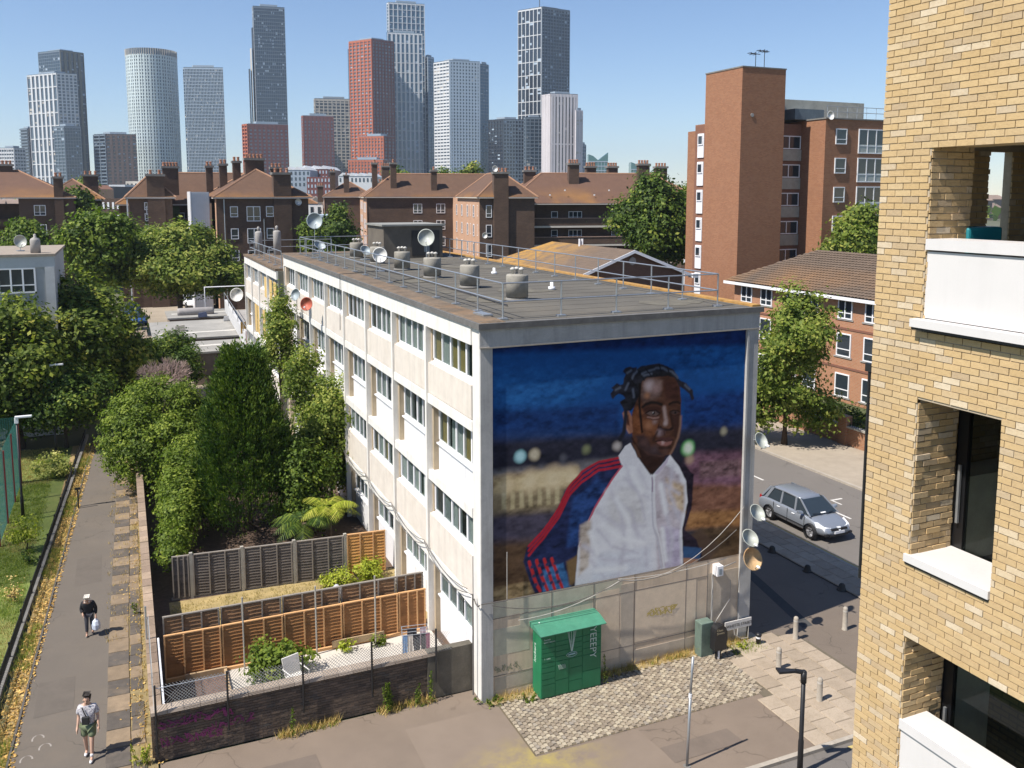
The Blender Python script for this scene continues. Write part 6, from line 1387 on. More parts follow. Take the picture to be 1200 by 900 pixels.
def hip(T, x0, x1, y0, y1, ze, zr, mat, ov=.45, front=True, back=True, axis='y', thick=.18):
    x0 -= ov; x1 += ov; y0 -= ov; y1 += ov; m = MB()
    if axis == 'y':
        h = (x1 - x0) / 2; a = (x0 + x1) / 2; r0 = (a, y0 + (h if front else 0), zr); r1 = (a, y1 - (h if back else 0), zr)
        A, B, C_, D_ = (x0, y0, ze), (x1, y0, ze), (x1, y1, ze), (x0, y1, ze)
        m.poly([A, B, r0]); m.poly([B, C_, r1, r0]); m.poly([C_, D_, r1]); m.poly([D_, A, r0, r1])
    else:
        h = (y1 - y0) / 2; a = (y0 + y1) / 2; r0 = (x0 + (h if front else 0), a, zr); r1 = (x1 - (h if back else 0), a, zr)
        A, B, C_, D_ = (x0, y0, ze), (x1, y0, ze), (x1, y1, ze), (x0, y1, ze)
        m.poly([A, B, r1, r0]); m.poly([B, C_, r1]); m.poly([C_, D_, r0, r1]); m.poly([D_, A, r0])
    ro = part('roof', m, mat, T)
    m = MB(); m.box(x0 + .02, x1 - .02, y0 + .02, y1 - .02, ze - thick, ze - .004); part('eaves', m, TRIM, T)
    m = MB(); lines = [(r0, r1), (A, r0), (B, r0), (C_, r1), (D_, r1)] if axis == 'y' else [(r0, r1), (A, r0), (D_, r0), (B, r1), (C_, r1)]
    for p, q in lines: m.tube([p, q], .12, 5)
    link('ridge_tiles', m.mesh('ridge_tiles', M('ridge tile', (.36, .2, .12), .85, .2, 3)), ro); return ro
def chimney(T, x, y, w2, d, z0, z1, pots=4, mat=None):
    m = MB(); m.box(x, x + w2, y, y + d, z0, z1 - .5); ch = part('chimney', m, mat or EB, T)
    m = MB(); m.box(x - .15, x + w2 + .15, y - .15, y + d + .15, z1 - .5, z1 - .2); link('chimney_cap', m.mesh('chimney_cap', CONCD), ch)
    for k in range(pots):
        q = MB(); q.lathe((x + w2 * (k + .5) / pots, y + d / 2, z1 - .2), [(.2, 0), (.16, .3), (.2, .5), (.14, .55)], 8); link('chimney_pot', q.mesh('chimney_pot', POT), ch, (0, 0, 0))
def block(T, x0, x1, y0, y1, z, rows, wy=(), wx=(), mat=EB, matx=None, z0=0):
    """brick box with windows; wy: (x offset, width, height, lights) on the front, wx: (y offset,...) on the left side"""
    m = MB(); m.box(x0, x1, y0, y1, z0, z); part('wall', m, mat, T)
    for i in range(rows):
        zt = z - 1.1 - i * 2.78
        for o, w2, h, n in wy: put_win(T, x0 + o, y0 - .01, zt - h, w2, h, n)
        for o, w2, h, n in wx: put_win(T, x0 - .012, y0 + o + w2, zt - h, w2, h, n, '-x')
def estate(label, loc, rz): return thing('brick_estate_block', label, 'flats', loc, rz, None)
# ---- E3: wing with hipped roof and big front chimney
T = estate('brown brick estate wing with a steep hipped roof and broad chimney stack, left of centre', (2.2, 95.1, 0), 0)
block(T, 0, 11.4, 0, 16, 14.2, 4, [(1.6, .95, 1.35, 1), (3.6, 1.7, 1.9, 2), (6.0, .95, 1.35, 1)]); hip(T, 0, 11.4, 0, 17, 14.25, 17.9, RT)
chimney(T, 7.0, -.35, 2.2, 1.5, 0, 17.6, 3); chimney(T, 4.4, 6, 2.4, 1.2, 15, 19.6, 5); chimney(T, 3.1, 8.5, 1.0, 1.0, 15, 19.3, 2); chimney(T, 1.6, 11, 1.0, 1.0, 14.5, 19.0, 2); chimney(T, .1, 14, .9, 1, 14, 18.8, 2)
m = MB(); m.box(-.08, 0, -.02, 1.2, 0, 14.1); part('quoin', m, EL, T)  # narrow strip in the sunlit brick colour paints the lit left face
m = MB(); m.tube([(.9, -.1, 14), (.9, -.1, 0)], .07, 6); m.tube([(5.7, -.1, 11.5), (5.7, -.1, 0)], .06, 6); part('downpipe', m, METAL, T)
dish((12.3, 95.0, 13.6), 0, .45, DW, 'pale dish under the eaves of the hipped brick wing', 0, 15, 'wall')
T = thing('stair_tower', 'tall pale grey clad stair tower beside the hipped brick wing', 'stair tower', (.2, 96.5, 0))
m = MB(); m.box(-.9, 1.3, 0, 5, 0, 14.9); part('wall', m, M('ribbed cladding', (.42, .45, .5), .6, .06, 3), T)
m = MB()
for i in range(9): m.box(-.88 + i * .25, -.84 + i * .25, -.03, 0, 0, 14.85)
part('cladding_rib', m, M('ribbed cladding', ()), T)
m = MB(); m.box(-1.0, -.9, -.05, 5, 0, 14.95); part('edge_trim', m, WHITE, T)
# ---- range between, with access decks
T = estate('long brown brick estate range with access balconies and dark red tiled roof, at left', (-9, 110, 0), 0)
block(T, 0, 24, 0, 10, 13.2, 4, [(4.0, .8, 1.3, 1), (7.5, .8, 1.3, 1), (9.3, .6, 1.3, 1), (11.5, .9, 1.4, 1)]); hip(T, 0, 26, -1.4, 11, 13.3, 17.7, RT, axis='x')
for z in (12.2 - 2.0, 12.2 - 4.8, 12.2 - 7.6):
    m = MB(); m.box(6, 14, -1.4, -.02, z - .15, z); m.box(6, 14, -1.45, -1.25, z, z + 1.0); d = part('balcony', m, EB, T)
    m = MB(); m.box(6, 14, -1.5, -1.2, z + 1.0, z + 1.1); link('coping', m.mesh('coping', M('deck coping', (.33, .22, .17), .8)), d); m = MB(); m.box(6, 14, -1.52, -1.46, z - .3, z - .05); link('deck_edge', m.mesh('deck_edge', TRIM), d)
block(T, 1.2, 6.4, -8, -.01, 14.2, 4, [(2.0, .8, 1.1, 1)]); hip(T, 1.2, 6.4, -8, 2, 14.25, 17.2, RT)
chimney(T, 3.4, -8.4, 2.1, 1.3, 0, 17.4, 2); chimney(T, 5.6, -2.5, 2.0, 1.2, 14.5, 18.6, 5); chimney(T, 19, 5, 1.2, .9, 17, 18.4, 2); chimney(T, 21, 5, 1.6, .9, 17, 18.9, 3)
m = MB(); m.box(6.42, 7.6, -1.5, -1.46 + .02, 4, 13.0); part('ivy_wall', m, M('ivy', (.06, .085, .02), .9, .5, 6), T)
m = MB(); m.tube([(1.0, -8.1, 14), (1.0, -8.1, 0)], .1, 6); part('downpipe', m, METAL, T)
for k in range(3): put_win(T, 3.0, -8.02, 12.6 - k * 1.4, .45, 1.0, 1)
# ---- E1 leftmost
T = estate('leftmost brown brick estate block with an orange mossy roof', (-24.5, 123, 0), 0)
block(T, -12, 3.0, 3.0, 16, 13.2, 4, [(5.5, .8, 1.3, 1)]); block(T, 2.4, 9.6, 0, 14, 14.2, 4, [(1.9, 1.5, 1.5, 2)]); hip(T, -14, 9.4, 0, 15, 14.2, 18.2, RT2, axis='x')
block(T, 9.6, 13.0, 5, 14, 13.8, 4, [(.9, .5, 1.3, 1)]); hip(T, 5, 13.2, 5, 14, 13.9, 17.0, RT2, axis='y')
chimney(T, 7.0, -.4, 1.2, 1.2, 0, 17.4, 2); chimney(T, -.8, 7, 2, 1.2, 17, 19.3, 4); chimney(T, 10.6, 8, 2.1, 1.2, 14, 17.9, 3)
m = MB(); m.box(-7.2, 2.4, 1.2, 3, 10.0, 10.15); m.box(-7.2, 2.4, 1.2, 1.35, 10.15, 11.1); part('balcony', m, EB, T)
m = MB(); m.box(-3.2, -.6, 1.12, 1.16, 10.9, 12.2); part('laundry', m, M('white sheet', (.62, .62, .66), .9, .08), T)
chimney(T, -4.8, -1, 1.4, 1.2, 0, 13.6, 0)
# ---- E5 group, turned a little against the flats
o = gd(562, 230, 127); AR = R(-11.6)
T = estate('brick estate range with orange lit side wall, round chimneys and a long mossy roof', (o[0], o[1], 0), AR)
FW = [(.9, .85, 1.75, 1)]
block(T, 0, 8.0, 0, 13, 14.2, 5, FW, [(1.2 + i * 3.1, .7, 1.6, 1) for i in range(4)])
m = MB(); m.box(-.07, .0, .0, 26, 0, 14.18); part('side_wall', m, EL, T)  # orange skin over the brown brick paints this side as sunlit
for i in range(5):
    for k in range(4): put_win(T, -.09, 5.0 + k * 5.6, 14.2 - 2.6 - i * 2.78 - .3, .95, 1.75, 1, '-x')
block(T, 0.0, 8.0, 13, 30, 14.19, 0); hip(T, 0, 8, 0, 20, 14.25, 17.9, RT, axis='y')
block(T, -14.5, 0, 26, 36, 14.2, 5, [(7.7, 1.5, 1.6, 2), (11.6, 1.5, 1.6, 2), (4.0, .8, .1, 1)][:2], [(1.5, .7, 1.6, 1), (4.2, .7, 1.6, 1), (6.9, .7, 1.6, 1)])
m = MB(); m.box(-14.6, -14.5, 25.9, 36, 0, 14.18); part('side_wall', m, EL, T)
for i in range(5):
    for k in range(3): put_win(T, -14.62, 28.5 + k * 3.0, 14.2 - 2.6 - i * 2.78, .9, 1.6, 1, '-x')
hip(T, -14.6, 6, 26, 36, 14.26, 18.2, RT, axis='x', back=False)
block(T, 8.0, 34, 5.5, 16, 13.2, 5, [(3.9, 1.0, 1.3, 1), (6.6, 2.1, 1.3, 3), (13.4, .95, 1.3, 1), (17, 2.1, 1.3, 3), (22, 1, 1.3, 1)]); 
hip(T, 5, 36, 3.6, 16.5, 13.3, 17.9, RT2, axis='x')
for z in (10.1, 7.3, 4.5):
    m = MB(); m.box(8.0, 34, 3.9, 5.48, z - .15, z); m.box(8.0, 34, 3.85, 4.0, z, z + .95); d = part('balcony', m, EB, T)
    m = MB(); m.box(8.0, 34, 3.78, 4.08, z + .95, z + 1.05); link('coping', m.mesh('coping', M('deck coping', ())), d); m = MB(); m.box(8.0, 34, 3.76, 3.84, z - .4, z - .12); link('deck_edge', m.mesh('deck_edge', TRIM), d)
chimney(T, 2.0, -.45, 2.1, 1.3, 0, 18.0, 4)
chimney(T, -3.6, 27, 1.0, .9, 15, 19.0, 1); chimney(T, -10.4, 27.5, 1.0, .9, 15, 20.2, 1); chimney(T, -13.4, 29, .9, .9, 15, 20.2, 1)
for x, w2, dy in ((15.2, 1.6, 7.5), (19.0, 1.6, 11), (22.6, 1.6, 11), (26.4, 1.8, 7.5), (30.4, 1.9, 10.5)): chimney(T, x, dy, w2, 1.0, 14.6, 19.6 if dy < 9 else 19.3, 4)
chimney(T, 9.0, 11, 1.8, .9, 16, 18.6, 3)
q = MB()
for i in range(14): q.box(-12 + i * 1.4, -11.85 + i * 1.4, 26.6, 26.7, 14.75, 14.9)
for i in range(11): q.box(9 + i * 2.3, 9.2 + i * 2.3, 4.3, 4.45, 13.75 + (i % 3) * .7, 13.95 + (i % 3) * .7)
part('roof_vent', q, WHITE, T)
p = gd(580, 197, 127.5); dish((p[0], p[1], p[2] - .1), R(0), .45, DW, 'small white dish on top of the chimney at the corner of the estate', 0, 5, 'wall'); p = gd(568, 276, 126.4); dish((p[0], p[1], p[2]), R(0), .42, DW, 'white dish on the wall beside the broad chimney', 0, 5, 'wall')
# ---- E4 farther wing
o = gd(426, 230, 188)
T = estate('farther brick estate wing with stacked chimneys between the two ranges', (o[0], o[1], 0), AR)
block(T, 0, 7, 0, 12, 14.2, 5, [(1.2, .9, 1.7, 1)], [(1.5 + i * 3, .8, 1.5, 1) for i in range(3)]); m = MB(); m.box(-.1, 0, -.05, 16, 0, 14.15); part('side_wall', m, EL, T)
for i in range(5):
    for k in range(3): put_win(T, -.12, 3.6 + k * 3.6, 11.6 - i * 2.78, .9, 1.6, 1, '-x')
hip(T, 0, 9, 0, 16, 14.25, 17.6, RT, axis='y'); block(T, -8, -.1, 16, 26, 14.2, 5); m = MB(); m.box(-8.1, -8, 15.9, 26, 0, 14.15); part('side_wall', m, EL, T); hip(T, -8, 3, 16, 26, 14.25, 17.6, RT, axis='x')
for i in range(5):
    for k in range(2): put_win(T, -8.12, 19 + k * 3.6, 11.6 - i * 2.78, .9, 1.6, 1, '-x')
chimney(T, 1.9, -.5, 2.4, 1.4, 0, 17.6, 4); chimney(T, -6.6, 18, 1.2, 1.2, 15, 20.2, 2); chimney(T, -3.6, 17, 1.2, 1.2, 14, 19.4, 1); chimney(T, 4.2, 4, 1.6, 1.2, 16, 21, 4); chimney(T, -9.5, 21, 1.3, 1.2, 13, 17, 3); chimney(T, 12, 6, 2.2, 1.4, 12, 17.6, 4)
# ---- gabled low building just behind the roof
T = thing('gabled_building', 'low brick building with shallow gabled roof and orange moss on its far end', 'building', (31, 43, 0))
m = MB(T); m.box(26, 36, 43, 61, 0, 7.8); part('wall', m, brick_tex('gable brick', (.14, .07, .045), (.17, .09, .06), (.1, .07, .05), 1.4), T)
m = MB(T); m.prism([(26, 7.8), (36, 7.8), (30.9, 9.75)], 'y', 43, 43.2); part('gable', m, MATS['gable brick'], T)
m = MB(T); xe0, xe1, yf, yb = 25.4, 36.8, 42.6, 61.6; rr = [(30.9, yf, 9.85), (30.9, 58.5, 9.85)]
m.poly([(xe0, yf, 7.75), rr[0], rr[1], (xe0, yb, 7.75)]); m.poly([(xe1, yf, 7.6), (xe1, yb, 7.6), rr[1], rr[0]]); m.poly([(xe0, yb, 7.75), rr[1], (xe1, yb, 7.6)])
gm = tile_roof('gable roof', (.12, .085, .06), (.17, .12, .085), 0); gt = gm.node_tree; gb = gt.nodes['Principled BSDF']; old = gb.inputs['Base Color'].links[0].from_socket
gP = pos(gt); gs = _n(gt, 'ShaderNodeSeparateXYZ'); gt.links.new(gP, gs.inputs[0]); k1 = _n(gt, 'ShaderNodeMath', operation='MULTIPLY'); gt.links.new(rng(gt, gs.outputs[1], 47, 60, 0, 1), k1.inputs[0]); gt.links.new(rng(gt, noise(gt, .8, 7, .75, gP), .35, .6, 0, 1), k1.inputs[1])
gt.links.new(mix(gt, k1.outputs[0], old, (.42, .22, .03)), gb.inputs['Base Color'])
part('roof', m, gm, T)
pass
m = MB(T)
for a, b in (((xe0, 7.7), (30.9, 9.8)), ((30.9, 9.8), (xe1, 7.55))): m.hull8([(a[0], yf - .06, a[1] - .2), (b[0], yf - .06, b[1] - .2), (b[0], yf + .02, b[1] - .2), (a[0], yf + .02, a[1] - .2)], [(a[0], yf - .06, a[1] + .06), (b[0], yf - .06, b[1] + .06), (b[0], yf + .02, b[1] + .06), (a[0], yf + .02, a[1] + .06)])
m.box(xe1 - .1, xe1 + .5, yf - .2, yf + .5, 7.3, 7.65); part('bargeboard', m, WHITE, T)
m = MB(T); m.lathe((30.9, 42.97, 8.9), [(.35, -.05), (.35, .0)], 8, 'y'); part('gable_vent', m, CONC, T)
m = MB(T); m.box(32.0, 33.0, 42.9, 42.99, 5.3, 6.3); part('window', m, WHITE, T); m = MB(T); m.box(32.1, 32.9, 42.87, 42.9, 5.4, 6.2); part('pane', m, GLASS, T)
for k in range(2):
    m = MB(T); m.tube([(30.6 + k * .3, 52, 9.6), (30.6 + k * .3, 52, 10.4)], .1, 6); part('flue', m, WHITE, T)
# ---- brick tower block
SB = brick_tex('tower orange brick', (.27, .105, .047), (.35, .155, .075), (.24, .15, .1), 1.3, dirt=.15); SBD = SB
T = thing('brick_tower_block', 'tall orange brick tower block with blank stair tower and rooftop aerials', 'tower block', (43, 44.5, 0))
m = MB(T); m.box(43, 47.9, 44.5, 50.0, 0, 25.9); part('stair_tower', m, SB, T)
m = MB(T); m.box(42.95, 47.95, 44.45, 50.05, 25.9, 26.02); part('coping', m, CONCD, T)
m = MB(T); m.lathe((44.2, 44.49, 21.7), [(.18, -.05), (.18, 0)], 10, 'y'); part('vent', m, CONC, T)
m = MB(T); m.box(43.3, 52, 50.0, 51.95, 0, 21.3); m.box(48, 60, 51.95, 60, 0, 21.3); part('wall', m, SB, T)
m = MB(T); m.box(43.2, 43.3, 50.05, 51.8, 0, 21.2); part('wall', m, brick_tex('tower dark brick', (.22, .09, .05), (.26, .11, .06), (.15, .1, .08), 1.3), T)
for i in range(8):
    z = 20.4 - i * 2.7; m = MB(T); m.box(43.1, 43.2, 50.25, 51.25, z - 2.3, z); part('window_surround', m, WHITE, T); put_win(T, .08, 6.65, z - 1.1, .8, .95, 1, '-x', False)
m = MB(T); m.box(47.95, 51.6, 46.2, 50.3, 0, 21.2); part('wall', m, MATS['tower dark brick'], T)
for i in range(8):
    z = 20.2 - i * 2.7; put_win(T, 5.6, 1.66, z - 1.35, 2.75, 1.25, 2, '-y', False)
    m = MB(T); m.box(48.3, 51.45, 46.08, 46.18, z - 2.45, z - 1.4); part('balcony_panel', m, M('panel buff grey', (.36, .34, .29), .7), T)
m = MB(T); m.box(51.48, 61.5, 43.0, 52, 0, 21.5); part('wall', m, SB, T)
m = MB(T); m.box(51.4, 61.6, 42.9, 52.1, 21.5, 21.62); part('coping', m, CONCD, T)
for i in range(8):
    z = 20.7 - i * 2.7; put_win(T, 9.7, -1.53, z - 1.5, 1.35, 1.45, 1); put_win(T, 12.5, -1.53, z - 2.3, 4.4, 2.3, 4)
    m = MB(T); m.box(55.56, 59.8, 42.94, 42.97, z - 2.25, z - 1.45); part('balcony_panel', m, M('panel grey green', (.4, .43, .4), .6), T)
m = MB(T); m.box(49.5, 60, 47, 52, 21.6, 23.6); part('plant_room', m, M('stained plant room', (.42, .4, .34), .9, .2, .9, .9, (.1, .09, .08)), T)
m = MB(T); m.box(50, 53.5, 45.5, 47, 21.6, 22.6); part('tank', m, M('tank blue grey', (.12, .15, .17), .7), T)
for k, (x, h) in enumerate([(45.6, 1.6), (46.6, 1.9)]):
    m = MB(T); m.tube([(x, 46, 26), (x, 46, 26 + h)], .04, 4)
    for j in range(4 + k * 2): m.tube([(x - .7 + j * .2, 45.7, 26 + h - .15 - .1 * (j % 2)), (x - .7 + j * .2, 46.3, 26 + h - .15 - .1 * (j % 2))], .03, 4)
    m.tube([(x - .8, 46, 26 + h - .15), (x + .5, 46, 26 + h - .2)], .035, 4); part('aerial', m, BLACK, T)
m = MB(T)
for zz in (22.2, 22.7): m.tube([(51.6, 43.2, zz), (61.2, 43.2, zz)], .03, 4)
for i in range(8): m.tube([(51.8 + i * 1.2, 43.2, 21.6), (51.8 + i * 1.2, 43.2, 22.7)], .03, 4)
part('railing', m, METAL, T)
p = gd(957, 134, 86); dish((51.9, 42.9, 21.7), R(0), .42, DW, 'white dish at the roof corner of the brick tower block', .1, 10, 'wall')
struct('front_gardens', sheet([(29.3, -5), (37.1, -5), (37.1, 60), (29.3, 60)], .02), M('garden ground', (.07, .085, .03), .95, .3, 1.5, .4, (.14, .12, .07)))  # dark green sheet added so the gardens look tree shaded
# ---- low brick flats across the road
T = thing('low_brick_flats', 'three-storey orange brick flats with brown tiled roof across the road', 'flats', (37.04, 20, 0))
LB = brick_tex('flats orange brick', (.36, .145, .07), (.42, .19, .1), (.36, .25, .17), 1.3, dirt=.15)
m = MB(T); m.box(37.04, 47, 4, 37.0, 0, 7.45); part('wall', m, LB, T)
m = MB(T); xe, xr = 36.5, 42.1; y0, y1 = 3.5, 37.7; m.poly([(xe, y0, 7.55), (xr, y0, 10.1), (xr, 33.2, 10.1), (xe, y1, 7.55)]); m.poly([(xe, y1, 7.55), (xr, 33.2, 10.1), (47.7, y1, 7.55)]); m.poly([(xr, y0, 10.1), (47.7, y0, 7.55), (47.7, y1, 7.55), (xr, 33.2, 10.1)])
part('roof', m, tile_roof('flats roof', (.11, .08, .058), (.17, .12, .085), .9, (.36, .17, .05), 7.3, 9.2), T)
m = MB(T)
for i in range(int((y1 - y0) / .32)):
    y = y0 + i * .32
    for k in range(18):
        t0, t1 = k / 18, (k + 1) / 18; 
        if y > y1 - (y1 - 33.2) * t0 - .3: continue
        xa, xb = xe + (xr - xe) * t0, xe + (xr - xe) * t1; za, zb = 7.55 + 2.55 * t0, 7.55 + 2.55 * t1
        m.poly([(xa - .06, y, za + .04), (xb, y, zb + .012), (xb, y + .16, zb + .045), (xa - .06, y + .16, za + .08)]); m.poly([(xa - .06, y + .16, za + .08), (xb, y + .16, zb + .045), (xb, y + .32, zb + .012), (xa - .06, y + .32, za + .04)])
tag(part('roof_tiles', m, MATS['flats roof'], T), kind='stuff')
m = MB(T); m.box(36.42, 36.52, y0, y1, 7.28, 7.5); m.box(36.5, 37.04, y0, y1, 7.3, 7.36); part('gutter', m, WHITE, T)
for y in (5.9, 8.1, 12.2, 14.3, 17.6, 19.8, 21.5, 24.0, 27.3, 29.3, 32.3, 34.7):
    for z, h in ((6.0, 1.35), (3.35, 1.65), (.5, 1.65)):
        put_win(T, -.03, y + 1.35 - 20, z - .1, 1.35, h, 1 if z < 6 else 2, '-x')
        m = MB(T); m.box(36.98, 37.03, y - .1, y + 1.6, z - .2, z - .1); part('sill', m, CONC, T)
m = MB(T); m.box(37.0, 37.035, 4, 37, 5.15, 5.3); m.box(37.0, 37.035, 4, 37, 2.4, 2.55); part('string_course', m, M('string course', (.2, .09, .06), .9), T)
# ---- pale flats at the left edge
T = thing('pale_flats', 'pale grey rendered flats with white windows at the left edge', 'flats', (-12.62, 37.2, 0))
PG2 = M('pale grey render', (.4, .4, .4), .85, .1, 1.2, .35, (.28, .26, .24))
m = MB(T); m.box(-32, -12.62, 37.2, 47.5, 0, 10.85); part('wall', m, PG2, T)
m = MB(T); m.box(-32.1, -12.5, 37.05, 47.6, 10.852, 11.0); part('roof', m, M('pale roof gravel', (.3, .25, .2), .95, .2, 3, .3), T)
m = MB(T); m.box(-32, -12.55, 37.12, 37.2, 10.2, 10.85); m.box(-13.1, -12.6, 37.1, 37.2, 0, 10.2); part('fascia', m, M('white facade', (.5, .5, .5), .8, .08), T)
for i in range(4):
    for x in (-16.2, -19.8, -23.4, -27):
        put_win(T, x + 12.62, -.02, 8.7 - i * 2.7, 2.6, 1.5, 4)
m = MB(T); m.lathe((-13.6, 38.2, 11.0), [(.28, 0), (.28, .75), (.24, .85), (.08, .95), (.08, 1.1), (.03, 1.15)], 14); part('flue', m, CONC, T, True)
dish((-14.6, 40.5, 11.0), R(20), .4, DG, 'small grey dish behind the flue on the pale flats', .6, 15)
# ---- garages, walkway and yard behind the gardens
GR = M('garage felt', (.27, .26, .24), .95, .15, .8, .5, (.42, .4, .37)); GW2 = M('garage wall', (.2, .16, .13), .9, .2)
for k, (x0, x1, y0, y1, z, lab) in enumerate([(-6.9, 4.5, 55, 66, 2.75, 'long flat grey garage roof patched with pale felt'), (-4.5, 1.5, 48.5, 54, 2.6, 'lower flat garage roof in front of the long one'), (-12.5, -7.2, 56, 63, 2.5, 'brown flat roofed shed left of the garages'), (-5.2, 1.2, 68, 74, 2.8, 'flat garage roof behind with a grey bundle on top')]):
    T = thing('garage_row', lab, 'garage', (x0, y0, 0)); m = MB(T); m.box(x0 + .2, x1 - .2, y0 + .2, y1 - .2, 0, z - .15); part('wall', m, GW2, T); m = MB(T); m.box(x0, x1, y0, y1, z - .15, z); part('roof', m, GR if k != 2 else M('brown roof', (.26, .2, .15), .9), T)
    m = MB(T); m.hull8([(x0 + .5, y0 + 2.5, z), (x1 - .3, y0 + 3.0, z), (x1 - .3, y0 + 3.6, z), (x0 + .5, y0 + 3.3, z)], [(x0 + .5, y0 + 2.5, z + .02), (x1 - .3, y0 + 3.0, z + .02), (x1 - .3, y0 + 3.6, z + .02), (x0 + .5, y0 + 3.3, z + .02)]); part('felt_patch', m, M('pale felt', (.5, .48, .44), .9, .2, 2), T)
m = MB((-3, 70, 2.8)); m.lathe((-4.2, 70, 3.1), [(.35, 0), (.4, .2), (.4, 3.2), (.3, 3.4)], 10, 'x'); o = part('tarpaulin_roll', m, M('tarp', (.3, .28, .27), .7), None, True); o.location = (-3, 70, 2.8); tag(o, 'rolled grey tarpaulin lying on the farthest garage roof', 'tarpaulin')
m = MB((-1, 46.5, 2.6)); m.hull8([(-2.4, 46.3, 2.6), (1.4, 46.3, 3.1), (1.4, 48.2, 3.1), (-2.4, 48.2, 2.6)], [(-2.4, 46.3, 2.7), (1.4, 46.3, 3.2), (1.4, 48.2, 3.2), (-2.4, 48.2, 2.7)]); o = part('sheet_roof', m, M('white sheet roof', (.55, .58, .62), .5), None); o.location = (-1, 46.5, 2.6); tag(o, 'tilted pale sheet roof in front of the garages', 'roof sheet')
struct('yard', sheet([(-40, 44), (8, 44), (8, 108), (-40, 108)], .0), M('yard tan', (.3, .25, .19), .9, .15, .6, .3))
T = thing('access_walkway', 'raised concrete access walkway with white sloping parapet and railings', 'walkway', (0, 56, 0))
pa = gz(263, 351, 4.3); pb = gz(301, 413, 3.5); pa, pb = Vector(pa), Vector(pb); e = Vector((.22, 0, 0)); dn = Vector((0, 0, 1.15))
m = MB(T); m.hull8([pb - dn, pb - dn + e, pa - dn + e, pa - dn], [pb, pb + e, pa + e, pa]); part('parapet', m, MATS['white facade'], T)
m = MB(T); m.hull8([(pb.x + .3, pb.y, 2.2), (6, pb.y, 2.2), (6, pa.y, 3.0), (pa.x + .3, pa.y, 3.0)], [(pb.x + .3, pb.y, 2.4), (6, pb.y, 2.4), (6, pa.y, 3.2), (pa.x + .3, pa.y, 3.2)]); part('deck', m, CONC, T)
for k in range(3):
    yb_ = pb.y + 2 + k * 6; m = MB(T); m.tube([(1.2, yb_, 2.5), (1.2, yb_, 4.3), (1.6, yb_, 4.7), (4.8, yb_, 4.7)], .06, 6); m.tube([(1.2, yb_, 3.6), (4.8, yb_, 3.6)], .04, 5); part('railing', m, WHITE, T)
m = MB(T)
for i in range(7):
    q_ = pa.lerp(pb, i / 6); m.tube([tuple(q_), (q_.x, q_.y, q_.z + .7)], .03, 4)
m.tube([tuple(pa + Vector((0, 0, .7))), tuple(pb + Vector((0, 0, .7)))], .03, 4); part('railing', m, METAL, T)
m = MB(T); m.tube([(pa.x - 1.5, pa.y + 4, 0), (pa.x - 1.5, pa.y + 4, 5.2), (pa.x + 3, pa.y + 4, 5.2), (pa.x + 3, pa.y + 4, 0)], .08, 6); part('railing', m, WHITE, T)
T = thing('brick_stack', 'narrow red brick chimney standing beside the end of the second block', 'chimney', (2.2, 52, 0)); m = MB(T); m.box(1.7, 2.9, 52, 53, 0, 8.8); part('wall', m, brick_tex('stack brick', (.26, .1, .06), (.3, .13, .08), (.2, .14, .1)), T); m = MB(T); m.lathe((2.3, 52.5, 8.8), [(.3, 0), (.3, .4), (.1, .6)], 8); part('cap', m, POT, T)
for k, (px, py, z, c, lab, w2) in enumerate([(289, 366, 3.9, (.5, .04, .09), 'red pink laundry hung on the access walkway', .9), (296, 362, 3.9, (.08, .16, .4), 'blue laundry hung beside the red on the walkway', .6), (282, 384, 3.9, (.5, .3, .08), 'ochre cloth hanging on the walkway parapet', .6), (288, 395, 3.7, (.3, .03, .05), 'dark red cloth lower down the walkway parapet', .5)]):
    q_ = gz(px, py, z); m = MB(q_); n = 6; x, y = q_[0], q_[1]
    for i in range(n):
        a, b = x + w2 * i / n, x + w2 * (i + 1) / n; m.poly([(a, y + .06 * math.sin(i * 2.), z - .5), (b, y + .06 * math.sin(i * 2. + 2), z - .5), (b, y, z + .45), (a, y, z + .45)])
    o = part('laundry', m, M('laundry %d' % k, c, .9, .2, 6), None); o.location = q_; tag(o, lab, 'laundry')
JK_ = [((.45, .42, .36), 'crate'), ((.1, .12, .2), 'barrel'), ((.5, .5, .5), 'crate'), ((.2, .12, .06), 'barrel')]
for k, (px, py) in enumerate([(205, 388), (232, 372), (262, 376), (285, 352)]):
    q_ = gz(px, py, 2.8); m = MB(); m.hull8([(0, 0, 0), (.9, .1, 0), (.8, .7, 0), (.05, .6, 0)], [(.05, .05, .4), (.8, .15, .5), (.75, .6, .45), (.1, .55, .35)]); o = part('crate', m, M('junk %d' % k, JK_[k][0], .8), None); o.location = q_; tag(o, ['pale box left on the middle of the garage roofs', 'dark box on the back garage roof', 'white box on the garage roof near the walkway', 'brown box by the walkway railings'][k], 'box')
